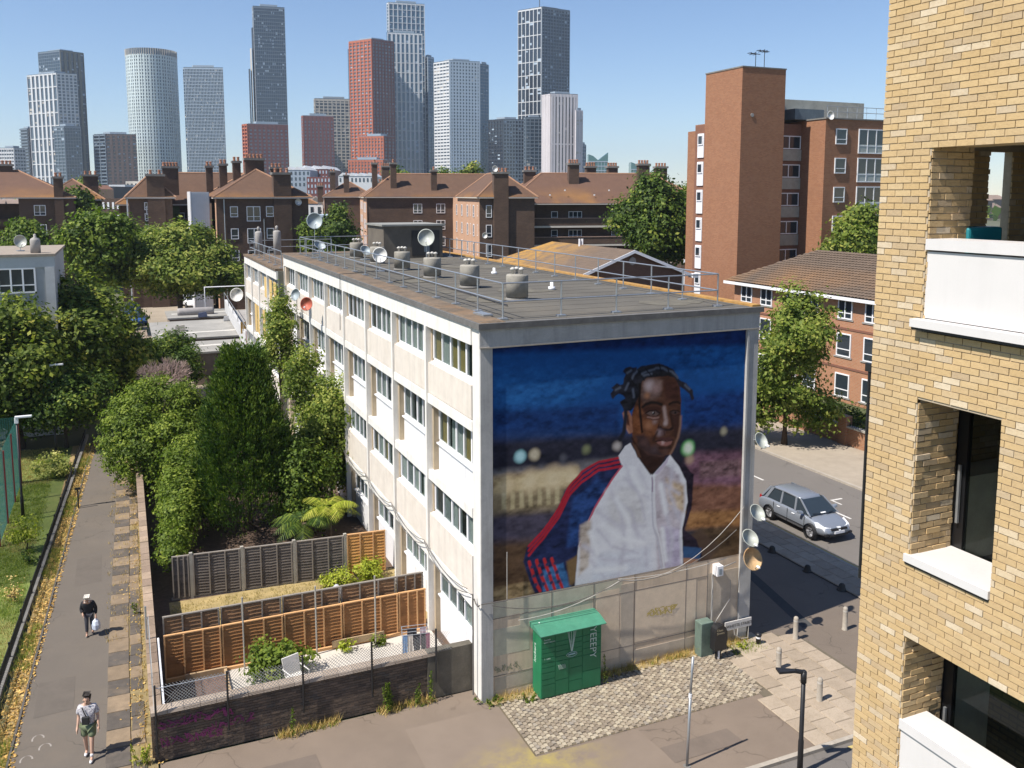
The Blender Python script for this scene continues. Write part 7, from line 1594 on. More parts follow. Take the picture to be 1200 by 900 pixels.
# ================================================================== TOWERS ON THE SKYLINE
def tcol(name, c, rough=.5, metal=0): return M(name, c, rough, .08, .05, fine=.4, metal=metal)
def face_pts(A, B): 
    d = Vector((B[0] - A[0], B[1] - A[1], 0)); L = d.length; d.normalize(); return d, Vector((d.y, -d.x, 0)), L
def bar(m, A, d, n, u0, u1, z0, z1, dep):
    p = Vector((A[0], A[1], 0)); a = p + d * u0; b = p + d * u1; e = n * dep; k = n * -.05
    m.hull8([a + e + Vector((0, 0, z0)), b + e + Vector((0, 0, z0)), b + k + Vector((0, 0, z0)), a + k + Vector((0, 0, z0))], [a + e + Vector((0, 0, z1)), b + e + Vector((0, 0, z1)), b + k + Vector((0, 0, z1)), a + k + Vector((0, 0, z1))])
def grid(m, A, B, z0, z1, cols, fh, fw, bh, dep, edge=.6, top=.8):
    d, n, L = face_pts(A, B)
    if cols:
        for i in range(cols + 1):
            u = L * i / cols; w2 = edge if i in (0, cols) else fw; bar(m, A, d, n, max(0, u - w2 / 2), min(L, u + w2 / 2), z0, z1, dep)
    if bh:
        k = 0; z = z1
        while z > z0: bar(m, A, d, n, 0, L, z - (top if k == 0 else bh), z, dep * .8 - .001); z -= fh; k += 1
def tower(label, pl, pc, pr_, top, D, base, left=None, right=None, dl=14, dr=14, bot=None, extra=None, roof=None):
    """tower seen with its corner at pixel column pc; each face a glazed body behind its own frame of fins and bands"""
    C_ = gd(pc, 230, D); Lp = gd(pl, 230, D + dl); Rp = gd(pr_, 230, D + dr); Bk = (Lp[0] + Rp[0] - C_[0], Lp[1] + Rp[1] - C_[1])
    zt = CAM[2] + (230 - top) * D / FPX - 2.8; z0 = 0 if bot is None else CAM[2] + (230 - bot) * D / FPX
    T = thing('tower', label, 'tower', (C_[0], C_[1], 0), 0, 'towers on the skyline')
    m = MB(T); pts = [Lp, C_, Rp, Bk]; m.hull8([(p[0], p[1], z0) for p in pts], [(p[0], p[1], zt) for p in pts]); part('glazed_body', m, base, T)
    for nm, st, A, B in (('frame', left, Lp, C_), ('frame', right, C_, Rp)):
        if not st: continue
        mt, cols, fh, fw, bh, dep = st[:6]; m = MB(T); grid(m, A, B, z0, zt, cols, fh, fw, bh, dep, st[6] if len(st) > 6 else 1.0, st[7] if len(st) > 7 else 1.4)
        tag(part(nm, m, mt, T), kind='stuff')
    m = MB(T); m.hull8([(p[0], p[1], zt) for p in pts], [(p[0], p[1], zt + .6) for p in pts]); part('roof', m, roof or base, T)
    rb = random.Random(int(pl * 7 + top)); cx_, cy_ = (Lp[0] + Rp[0]) / 2, (Lp[1] + Rp[1]) / 2
    m = MB(T); sh = [((p[0] - cx_) * .55 + cx_, (p[1] - cy_) * .55 + cy_) for p in pts]; m.hull8([(p[0], p[1], zt + .6) for p in sh], [(p[0], p[1], zt + 2.6) for p in sh]); part('plant_room', m, TSt, T)
    m = MB(T)
    for A, B, st in ((Lp, C_, left), (C_, Rp, right)):
        if not st: continue
        d, n_, L = face_pts(A, B); nc = max(2, st[1]); hgt = zt - z0
        for _ in range(int(nc * hgt / 3.2 * .12)):
            i = rb.randrange(nc); fl = rb.randrange(max(1, int(hgt / 3.2))); u = L * i / nc; bar(m, A, d, n_, u + .1, u + L / nc * rb.choice([.5, .95]), zt - fl * 3.2 - 3.0, zt - fl * 3.2 - rb.choice([.8, 1.6]), .12)
    if m.f: tag(part('window_blind', m, TLb if rb.random() < .5 else TCr, T), kind='stuff')
    if extra: extra(T, Lp, C_, Rp, zt, D)
    return T
GD = glass_mat('tower glass dark', (.035, .06, .085), rough=.12); GB_ = glass_mat('tower glass blue', (.06, .13, .19), rough=.12); GS = glass_mat('tower glass steel', (.07, .1, .13), rough=.15); GK = glass_mat('tower glass black', (.02, .028, .04), rough=.12)
GPn = glass_mat('tower window pale', (.2, .24, .28), rough=.2)
TW = tcol('tower white', (.62, .63, .64)); TG = tcol('tower pale green', (.58, .66, .66)); TS = tcol('tower slate', (.16, .2, .24)); TO = tcol('tower olive', (.14, .135, .1)); TR = tcol('tower red', (.33, .085, .045)); TR2 = tcol('tower dark red', (.17, .055, .045)); TR3 = tcol('tower orange red', (.45, .13, .06)); TP = tcol('tower pinkish white', (.6, .56, .57)); TBk = tcol('tower black', (.03, .035, .045)); TBr = tcol('tower brown', (.14, .09, .07)); TSt = tcol('tower steel', (.3, .36, .42)); TLb = tcol('tower pale blue', (.4, .48, .56)); TCr = tcol('tower cream', (.5, .46, .4))  # orange red paints sunlit left faces of the red towers, dark red shaded ones
tower('white slatted tower with vertical stripes at far left', 41, 75, 98, 87, 900, GS, (TW, 7, 12.6, 2.4, .9, .8), (TW, 5, 3.2, 1.3, 1.0, .6), 20, 10)
tower('tall olive and slate tower rising behind the white striped one', 55, 80, 107, 62, 960, GD, (TS, 10, 3.3, .25, .5, .3), (TO, 5, 9.6, 2.6, .5, 1.0), 16, 20)
m = None
tower('slate blue glass block at the foot of the white striped tower', 68, 80, 99, 147, 860, GD, (TS, 3, 3.2, .6, 1, .4), (TS, 6, 3.2, .3, .5, .3), 8, 6)
tower('dark block with stacked balconies left of the white striped tower', 29, 38, 46, 150, 1000, GK, (TS, 0, 3.4, 0, 1.3, 1.8), (TBr, 3, 3.4, .8, 1, .6), 8, 6)
tower('low white office block with ribbon windows at far left', 3, 20, 33, 172, 930, GD, (TW, 6, 3.6, .5, 1.9, .6), (TW, 4, 3.6, .5, 1.9, .6), 4, 10)
tower('brown apartment block with dark balconies between the striped and round towers', 114, 128, 163, 156, 870, GK, (TS, 2, 3.3, .8, 1.2, 1.2), (TBr, 6, 3.3, 2.4, 1.1, .6), 8, 8)
# round tower
c = gd(185, 230, 930); r_ = 27.5 * 930 / FPX; zt = CAM[2] + (230 - 72) * 925 / FPX
T = thing('tower', 'round pale green and white tower with a glass crown', 'tower', (c[0], c[1], 0), 0, 'towers on the skyline')
m = MB(); m.lathe((0, 0, 0), [(r_ - .5, 0), (r_ - .5, zt)], 40); part('glazed_body', m, GD, T)
m = MB(); k = 0; z = 1
while z < zt:
    m.lathe((0, 0, z), [(r_ - .4, 0), (r_, 0), (r_, 1.25), (r_ - .4, 1.25)], 40, cap=False); z += 3.3
for i in range(56):
    a = 2 * math.pi * i / 56; ct, st_ = math.cos(a), math.sin(a); w2 = .95 if i % 2 else .6
    p = [Vector((ct * R_ - st_ * s, st_ * R_ + ct * s, 0)) for R_, s in ((r_ + .15, -w2), (r_ + .15, w2), (r_ - .5, w2), (r_ - .5, -w2))]
    m.hull8(p, [q + Vector((0, 0, zt)) for q in p])
tag(part('frame', m, TG, T), kind='stuff')
m = MB(); m.lathe((0, 0, zt), [(r_ - 1, 0), (r_ - 1, 6)], 40); part('crown', m, GS, T)
m = MB()
for i in range(70):
    a = 2 * math.pi * i / 70; m.tube([(math.cos(a) * r_, math.sin(a) * r_, zt - 1), (math.cos(a) * r_, math.sin(a) * r_, zt + 6)], .3, 4)
tag(part('crown_fin', m, TCr, T), kind='stuff')
tower('slab tower with fine grey grid facade right of the round tower', 221, 223, 267, 81, 900, GD, (TSt, 1, 3.2, .5, .5, .3), (TLb, 26, 3.2, .42, .55, .45, .7), 4, 3)
def steps(T, Lp, C_, Rp, zt, D):
    for k, (a, b, tp) in enumerate(((301.2, 303, 39), (298.8, 300.6, 62), (296.4, 298.2, 85))):
        A = gd(a, 230, D + 6); B = gd(b, 230, D + 2); Cc = gd(b, 230, D + 30); z = CAM[2] + (230 - tp) * D / FPX
        m = MB(T); m.hull8([(A[0], A[1], 0), (B[0], B[1], 0), (Cc[0], Cc[1], 0), (A[0] + Cc[0] - B[0], A[1] + Cc[1] - B[1], 0)], [(A[0], A[1], z), (B[0], B[1], z), (Cc[0], Cc[1], z), (A[0] + Cc[0] - B[0], A[1] + Cc[1] - B[1], z)]); part('step', m, TCr if k % 2 else TBk, T)
tower('tall dark glass tower with stepped left side', 303, 304, 340, 13, 880, GD, (TW, 1, 3.4, .6, 0, .3), (TS, 16, 3.4, .25, .5, .3), 4, 8, extra=steps)
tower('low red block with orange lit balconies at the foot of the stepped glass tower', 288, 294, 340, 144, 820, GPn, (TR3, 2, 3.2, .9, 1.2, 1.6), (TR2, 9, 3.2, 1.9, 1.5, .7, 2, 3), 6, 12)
tower('maroon brick tower with white lower windows left of the brown one', 356, 358, 393, 135, 860, GPn, (TR, 1, 3.2, .6, 1, .5), (TR2, 8, 3.2, 2.0, 1.3, .7, 2, 3), 3, 8)
tower('brown grid tower between the maroon and the red towers', 371, 372, 416, 116, 930, GK, (TCr, 1, 3.2, .6, 1, .5), (TCr, 9, 3.2, 1.0, .9, .6, 1.2, 2), 3, 8)
tower('thin blue slab just showing behind the red tower', 411, 412, 416, 61, 1010, GB_, None, None, 3, 3)
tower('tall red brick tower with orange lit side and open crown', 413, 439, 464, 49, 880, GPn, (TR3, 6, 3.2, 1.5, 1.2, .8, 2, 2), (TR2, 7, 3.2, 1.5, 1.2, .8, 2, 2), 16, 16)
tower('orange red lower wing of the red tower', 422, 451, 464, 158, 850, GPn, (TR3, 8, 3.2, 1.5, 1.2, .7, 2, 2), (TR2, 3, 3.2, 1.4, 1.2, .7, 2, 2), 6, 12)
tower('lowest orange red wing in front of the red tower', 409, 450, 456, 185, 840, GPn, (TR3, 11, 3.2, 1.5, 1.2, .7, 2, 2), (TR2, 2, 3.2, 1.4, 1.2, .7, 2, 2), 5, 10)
tower('very tall blue glass tower with white zigzag frame', 457, 459, 500, 9, 930, GB_, (TW, 1, 3.2, .6, .6, .4), (TW, 8, 6.4, .9, .5, .6, 1.4), 4, 10)
tower('white framed shoulder in front of the very tall blue glass tower', 456, 457, 497, 42, 915, GB_, None, (TW, 8, 9.6, 1.8, .7, .6, 1.4), 3, 8)
tower('slim glass tower right of the very tall blue one', 498, 503, 510, 69, 940, GB_, (TLb, 1, 3.2, .4, .5, .3), (TLb, 2, 3.2, .3, .5, .3), 6, 8)
tower('white tower with narrow ribbon windows and blue right edge', 510, 528, 563, 73, 870, GS, (TW, 5, 3.1, .7, 1.8, .5), (TLb, 10, 3.1, 1.5, 1.4, .6, 3), 16, 10)
tower('blue glass edge tower joined to the white ribbon window tower', 562, 563, 573, 77, 880, GB_, None, (TS, 3, 3.1, .3, .6, .3), 3, 8)
tower('low dark glass block left of the dark skyscraper', 573, 590, 614, 139, 860, GK, (TBk, 5, 3.4, .6, 1, .5), (TS, 7, 3.4, .8, 1.2, .5), 12, 6)
def mast(T, Lp, C_, Rp, zt, D):
    m = MB(T); m.tube([(C_[0], C_[1] + 5, zt), (C_[0], C_[1] + 5, zt + 8)], .4, 4); part('mast', m, TBk, T)
tower('very tall dark blue glass skyscraper with thin mast', 607, 634, 666, 14, 900, GK, (TW, 6, 12.8, .7, .7, .5), (TS, 10, 3.2, .5, .9, .7), 18, 18, extra=mast)
tower('low glass and white fin block before the dark skyscraper', 614, 616, 636, 137, 850, GD, (TS, 1, 3.4, .5, .8, .4), (TS, 4, 3.4, .6, .8, .4), 3, 4)
tower('pinkish white tower with tall vertical fins', 635, 645, 676, 110, 820, GK, (TP, 3, 0.9, 1.6, .8, .8), (TP, 8, 44, 1.9, 1.2, .9, 3.5, 2.5), 10, 8)
tower('lower white stone wing right of the finned tower', 673, 674, 682, 129, 815, TP, None, (TP, 2, 3.2, 1, 1, .5), 2, 4)
tower('narrow grey block at the right foot of the finned tower', 680, 681, 686, 168, 850, GS, None, (TSt, 2, 3.2, 1, 1, .5), 2, 4)
# teal winged roofs
for k, (a, b, tp, lab) in enumerate([(689, 712, 181, 'distant teal glass block with swept wing roof, the left of two'), (739, 759, 190, 'distant teal glass block with swept wing roof, the right of two')]):
    D = 1000; A = gd(a, 230, D); B = gd(b, 230, D); z = lambda y: CAM[2] + (230 - y) * D / FPX
    T = thing('riverside_block', lab, 'building', (A[0], A[1], 0)); d, n, L = face_pts(A, B); m = MB(T); p0 = Vector((A[0], A[1], 0)); bk = -n * 20
    prof = [(0, tp + 1), (.25, tp + 3), (.5, tp + 8), (.72, tp + 4), (1, tp - 1)]
    for (u0, y0), (u1, y1) in zip(prof, prof[1:]):
        a0 = p0 + d * L * u0; a1 = p0 + d * L * u1; m.hull8([a0, a1, a1 + bk, a0 + bk], [a0 + Vector((0, 0, z(y0))), a1 + Vector((0, 0, z(y1))), a1 + bk + Vector((0, 0, z(y1))), a0 + bk + Vector((0, 0, z(y0)))])
    part('glazed_body', m, glass_mat('teal glass', (.06, .16, .16), rough=.15) if 'teal glass' not in MATS else MATS['teal glass'], T)
    m = MB(T); grid(m, A, B, 0, z(tp + 9), 6, 5, .3, .8, .4); part('frame', m, TLb, T)
# low sawtooth buildings and small houses before the towers
def low(label, pl, pr_, top, D, dep, mt, teeth=0, tm=None, cols=8, rows=6, wm=None, name='building', gl=GK, back=None):
    A = gd(pl, 230, D); B = gd(pr_, 230, D); zt = CAM[2] + (230 - top) * D / FPX; d, n, L = face_pts(A, B); T = thing(name, label, 'building', (A[0], A[1], 0)); p0 = Vector((A[0], A[1], 0)); bk = -n * dep
    m = MB(T); m.hull8([p0, p0 + d * L, p0 + d * L + bk, p0 + bk], [p + Vector((0, 0, zt)) for p in (p0, p0 + d * L, p0 + d * L + bk, p0 + bk)]); part('wall', m, mt, T)
    g = MB(T)
    for i in range(cols):
        for j in range(rows):
            u = L * (i + .3) / cols; bar(g, A, d, n, u, u + L * .4 / cols, zt - (j + .85) * 3.1, zt - (j + .3) * 3.1, .12)
    part('window', g, wm or gl, T)
    if teeth:
        g = MB(T); w2 = L / teeth
        for i in range(teeth):
            a = p0 + d * w2 * i; q = p0 + d * w2 * (i + .5); b = p0 + d * w2 * (i + 1); h = w2 * .38; up = Vector((0, 0, zt)); e = n * .2
            g.poly([a + up + e, b + up + e, q + up + Vector((0, 0, h)) + e]); g.poly([a + up + e, q + up + Vector((0, 0, h)) + e, q + up + Vector((0, 0, h)) + bk, a + up + bk]); g.poly([q + up + Vector((0, 0, h)) + e, b + up + e, b + up + bk, q + up + Vector((0, 0, h)) + bk])
        part('sawtooth_roof', g, tm or TW, T)
    return T
low('dark red block with white zigzag roofline right of the hipped wing', 352, 385, 199, 520, 40, TR2, 3, TW, 9, 7, TLb)
low('grey green glazed sawtooth roofed block behind the chimney stack', 335, 364, 200, 500, 30, TSt, 3, TW, 6, 3, GD)
low('long white sawtooth roofed building before the red towers', 397, 438, 207, 420, 30, TW, 4, TW, 9, 1, GD)
low('dark red block below the white sawtooth roof', 360, 392, 208, 480, 30, TR2, 0, None, 8, 6, TLb)
low('small cream flat topped building beyond the left estate', 148, 172, 213, 360, 20, TCr, 0, None, 5, 3)
low('small white house beyond the left estate', 128, 147, 217, 340, 20, TW, 0, None, 4, 3)
low('orange gabled brick house beyond the left estate', 97, 110, 222, 300, 15, EL, 1, POT, 2, 3)
low('dark roofed house with white dormers left of the small white one', 108, 134, 219, 330, 20, TBk, 0, None, 5, 2, TW)
low('brick terrace with white windows above the bright green tree', 118, 152, 233, 230, 14, EB, 0, None, 6, 2, WHITE)
low('low white gabled house in the gap between the estate ranges', 361, 378, 238, 210, 14, TW, 1, CONCD, 2, 2)
low('flat roofed white unit behind the gap tree', 366, 384, 252, 180, 10, TLb, 0, None, 3, 1)
low('low brick terrace seen right of the large tree', 800, 826, 262, 130, 14, EB, 0, None, 3, 3, WHITE)
low('distant rooftops right of the teal blocks', 740, 764, 203, 700, 30, TCr, 0, None, 8, 3)
# far wood and roofs to the horizon
n = 26000; P = np.stack([RS.uniform(-900, 1500, n), RS.uniform(330, 1300, n), RS.uniform(1, 11, n)], 1); ph = P[:, 0] * .02 + P[:, 1] * .013; P[:, 2] *= .7 + .3 * np.sin(ph)
tag(link('distant_treetops', leaf_mesh('distant_treetops', LM['dark'], P, RS.randn(n, 3) + np.array([0, 0, .8]), 7.0, RS.rand(n), .8)), 'distant treetops between the towers and the horizon', 'trees', None, 'stuff')
m = MB(); r = random.Random(3)
for i in range(700):
    x = r.uniform(-700, 1300); y = r.uniform(300, 1200); w2 = r.uniform(8, 24); d2 = r.uniform(8, 16); h = r.uniform(7, 12.5); m.box(x, x + w2, y, y + d2, -.1, h); m.prism([(y - .5, h), (y + d2 + .5, h), (y + d2 / 2, h + 3)], 'x', x - .4, x + w2 + .4)
tag(part('distant_houses', m, M('distant houses', (.26, .19, .15), .9, .4, .02, fine=.1), None), 'mass of distant houses between the towers and the estate', 'houses', None, 'stuff')

# ================================================================== CARS
def car(label, loc, rz, paint, L=4.25, W=1.74, H_=1.45, cat='car', detail=True, van=False):
    """nose along local +X"""
    T = thing('parked_car', label, cat, loc, rz); xs = []; m = MB(); h = L / 2; w2 = W / 2
    st = [(-h, .42, .62, .80, .0), (-h + .06, .3, .80, .95, 0), (-h + .35, .2, .93, 1.0, 0), (-1.2, .2, .95, 1.0, 0), (-.2, .19, .93, 1.0, 0), (.75, .19, .93, 1.0, 0), (1.1, .2, .9, 1.0, 0), (1.55, .22, .80, .97, 0), (h - .2, .25, .68, .88, 0), (h - .03, .32, .58, .72, 0), (h, .38, .5, .6, 0)]
    if van: st = [(-h, .4, .9, .95, 0)] + [(x, a, 1.0, d, 0) for x, a, b, d, e in st[2:7]] + st[7:]
    rings = []
    for x, zb, zt, k, _ in st:
        a = w2 * k; rings.append([(x, -a * .86, zb), (x, -a * .97, zb + .12), (x, -a, zb + (zt - zb) * .5), (x, -a * .96, zt - .08), (x, -a * .86, zt), (x, -a * .4, zt + .03), (x, a * .4, zt + .03), (x, a * .86, zt), (x, a * .96, zt - .08), (x, a, zb + (zt - zb) * .5), (x, a * .97, zb + .12), (x, a * .86, zb)])
    m.loft(rings); body = part('body', m, paint, T, True, bevel=0)
    sub = body.modifiers.new('s', 'SUBSURF'); sub.levels = sub.render_levels = 1
    # cabin: glass with roof and pillars
    r0, r1 = (-h + .3, 1.2) if not van else (-h + .05, 1.25); t0, t1 = (-h + .75, .42) if not van else (-h + .12, .7); zc = .93; zr = H_
    def cab(off, zt2, a0, a1, b0, b1, wl=.87, wt=.68):
        return [(a0, -w2 * wl + off, zc), (a1, -w2 * wl + off, zc), (a1, w2 * wl - off, zc), (a0, w2 * wl - off, zc)], [(b0, -w2 * wt + off, zt2), (b1, -w2 * wt + off, zt2), (b1, w2 * wt - off, zt2), (b0, w2 * wt - off, zt2)]
    m = MB(); lo, hi = cab(.01, zr - .04, r0, r1, t0, t1); m.hull8(lo, hi); part('window', m, GLASS if detail else GK, T)
    m = MB(); rr = []
    for k, (x, dz, ww) in enumerate([(t0 - .12, -.06, .62), (t0 + .15, -.01, .7), ((t0 + t1) / 2, .03, .73), (t1 - .15, 0, .7), (t1 + .03, -.05, .64)]):
        a = w2 * ww; rr.append([(x, -a, zr + dz - .05), (x, -a * .85, zr + dz), (x, 0, zr + dz + .02), (x, a * .85, zr + dz), (x, a, zr + dz - .05), (x, 0, zr + dz - .06)])
    m.loft(rr); part('roof', m, paint, T, True)
    m = MB()
    for s in (-1, 1):
        for (xb, xt, ww) in ((r1 + .02, t1 + .02, .045), (.3, .2, .05), (-.62, -.66, .05), (r0 + .25, t0 + .1, .09), (r0 - .02, t0 - .06, .06)):
            m.hull8([(xb - ww, s * (w2 * .87) - .02, zc - .02), (xb + ww, s * (w2 * .87) - .02, zc - .02), (xb + ww, s * (w2 * .87) + .02, zc - .02), (xb - ww, s * (w2 * .87) + .02, zc - .02)], [(xt - ww, s * (w2 * .69) - .02, zr - .03), (xt + ww, s * (w2 * .69) - .02, zr - .03), (xt + ww, s * (w2 * .69) + .02, zr - .03), (xt - ww, s * (w2 * .69) + .02, zr - .03)])
    part('pillar', m, paint, T)
    for sx in (-1, 1):
        for sy in (-1, 1):
            x = sx * 1.3 + .05; m = MB(); m.lathe((x, sy * (w2 - .1), .31), [(.2, -.1), (.3, -.1), (.31, -.06), (.31, .06), (.3, .1), (.2, .1)], 20, 'y', False); wh = part('wheel', m, BLACK, T, True)
            m = MB(); m.lathe((x, sy * (w2 - .02), .31), [(.03, .0), (.06, .01), (.2, -.02), (.21, .02)], 20, 'y', False)
            for k in range(6):
                a = k * math.pi / 3; m.hull8([(x + math.cos(a + .2) * .05, sy * (w2 - .03), .31 + math.sin(a + .2) * .05), (x + math.cos(a + .13) * .2, sy * (w2 - .03), .31 + math.sin(a + .13) * .2), (x + math.cos(a - .13) * .2, sy * (w2 - .03), .31 + math.sin(a - .13) * .2), (x + math.cos(a - .2) * .05, sy * (w2 - .03), .31 + math.sin(a - .2) * .05)], [(x + math.cos(a + .2) * .05, sy * (w2 + .012), .31 + math.sin(a + .2) * .05), (x + math.cos(a + .13) * .2, sy * (w2 + .012), .31 + math.sin(a + .13) * .2), (x + math.cos(a - .13) * .2, sy * (w2 + .012), .31 + math.sin(a - .13) * .2), (x + math.cos(a - .2) * .05, sy * (w2 + .012), .31 + math.sin(a - .2) * .05)])
            link('rim', m.mesh('rim', M('alloy', (.5, .5, .52), .3, .05, 5, metal=.7)), wh)
            m = MB(); m.lathe((x, sy * (w2 - .06), .33), [(.34, -.12), (.36, -.0), (.36, .055), (.33, .055)], 20, 'y', False); part('wheel_arch', m, M('arch black', (.02, .02, .02), .8), T)
    if not detail: return T
    HL = M('headlight', (.75, .77, .8), .15, .04, 5); 
    for s in (-1, 1):
        m = MB(); m.hull8([(h - .42, s * (w2 * .62), .57), (h - .02 - .06, s * (w2 * .42), .5), (h - .12, s * (w2 * .78), .5), (h - .5, s * (w2 * .93), .6)][::(1 if s > 0 else -1)], [(h - .5, s * (w2 * .6), .76), (h - .1, s * (w2 * .42), .64), (h - .2, s * (w2 * .8), .66), (h - .62, s * (w2 * .92), .79)][::(1 if s > 0 else -1)]); part('headlight', m, HL, T)
        m = MB(); m.box(-h + .07, -h + .26, s * w2 * .74 - .08, s * w2 * .74 + .08, .7, .88); part('tail_light', m, M('tail red', (.35, .01, .01), .25), T)
        m = MB(); m.hull8([(.72, s * (w2 * .95), .95), (.92, s * (w2 * .95), .95), (.88, s * (w2 + .2), .97), (.74, s * (w2 + .2), .97)], [(.72, s * (w2 * .95), 1.06), (.88, s * (w2 * .95), 1.05), (.86, s * (w2 + .2), 1.1), (.74, s * (w2 + .2), 1.1)]); part('mirror', m, paint, T, bevel=.02)
        m = MB()
        for x in (-.75, .2): m.box(x, x + .18, s * (w2 * .985) - .015, s * (w2 * .985) + .02, .76, .79)
        part('door_handle', m, HL, T)
        m = MB()
        for x in (-.98, -.08, .98): m.box(x - .006, x + .006, s * (w2 * .99) - .012, s * (w2 * .99) + .01, .3, .9)
        m.box(-1.5, 1.5, s * w2 - .012, s * w2 + .014, .42, .45); part('door_seam', m, BLACK, T)
        m = MB(); m.box(h - .1, h - .02, s * .62 - .1, s * .62 + .1, .33, .41); part('fog_light', m, BLACK, T)
    m = MB(); m.box(h - .08, h + .005, -.42, .42, .54, .63); part('grille', m, BLACK, T)
    m = MB(); m.box(h - .1, h + .012, -.48, .48, .3, .37); part('lower_grille', m, BLACK, T)
    m = MB(); m.hull8([(h + .0, -.03, .53), (h + .03, -.03, .53), (h + .03, .03, .53), (h + .0, .03, .53)], [(h - .1, -.1, .67), (h - .04, -.1, .67), (h - .04, .1, .67), (h - .1, .1, .67)]); part('badge', m, HL, T)
    m = MB(); m.box(h - .02, h + .03, -.26, .26, .41, .51); part('number_plate', m, WHITE, T)
    m = MB(); m.hull8([(r1 - .1, -.1, .97), (r1 - .02, -.1, .97), (r1 - .02, .15, .97), (r1 - .1, .15, .97)], [(r1 - .13, -.1, .99), (r1 - .05, -.1, .99), (r1 - .05, .15, .99), (r1 - .13, .15, .99)]); part('dashboard_ticket', m, WHITE, T)
    for s in (-1, 1):
        m = MB(); m.tube([(1.24, s * .1, .96), (1.16, s * .55, 1.0)], .012, 4); part('wiper', m, BLACK, T)
    return T
SIL = M('silver blue paint', (.3, .33, .38), .3, .03, 1, metal=.5); 
car('silver grey hatchback parked at the kerb with a ticket behind the windscreen', (18.15, 7.25, -.035), R(-90), SIL, 4.3, 1.75, 1.46)
car('blue parked car under the trees in the yard behind', (-8.0, 86, 0), R(-70), M('car blue', (.03, .08, .25), .25, .05), detail=False)
car('black parked car behind the blue one in the yard', (-8.2, 93, 0), R(-70), M('car black', (.015, .015, .018), .2, .05), H_=1.75, detail=False)
car('small white van parked under the wide green tree', (-1.0, 101, 0), R(-80), M('van white', (.7, .7, .72), .35, .04), 4.4, 1.8, 1.9, 'van', detail=False, van=True)
car('dark red car half hidden left of the wide green tree', (-12.5, 83, 0), R(-60), M('car red', (.25, .02, .02), .25, .05), detail=False)

# ================================================================== PEOPLE
def skinned(name, V, E_, Rr, mat, parent, lvl=2):
    me = bpy.data.meshes.new(name); me.from_pydata(V, E_, []); me.update()
    o = link(name, me, parent); me.skin_vertices.new() if hasattr(me.skin_vertices, 'new') else None
    md = o.modifiers.new('skin', 'SKIN'); md.use_smooth_shade = True
    if not me.skin_vertices:
        bpy.context.view_layer.objects.active = o; bpy.ops.mesh.customdata_skin_add()
    for i, rr in enumerate(Rr): me.skin_vertices[0].data[i].radius = rr if isinstance(rr, tuple) else (rr, rr); me.skin_vertices[0].data[i].use_root = (i == 0)
    s = o.modifiers.new('sub', 'SUBSURF'); s.levels = s.render_levels = lvl
    dg = bpy.context.evaluated_depsgraph_get(); me2 = bpy.data.meshes.new_from_object(o.evaluated_get(dg)); o.modifiers.clear(); o.data = me2; me2.name = name
    me2.materials.clear(); me2.materials.append(mat); me2.polygons.foreach_set('use_smooth', [True] * len(me2.polygons)); return o
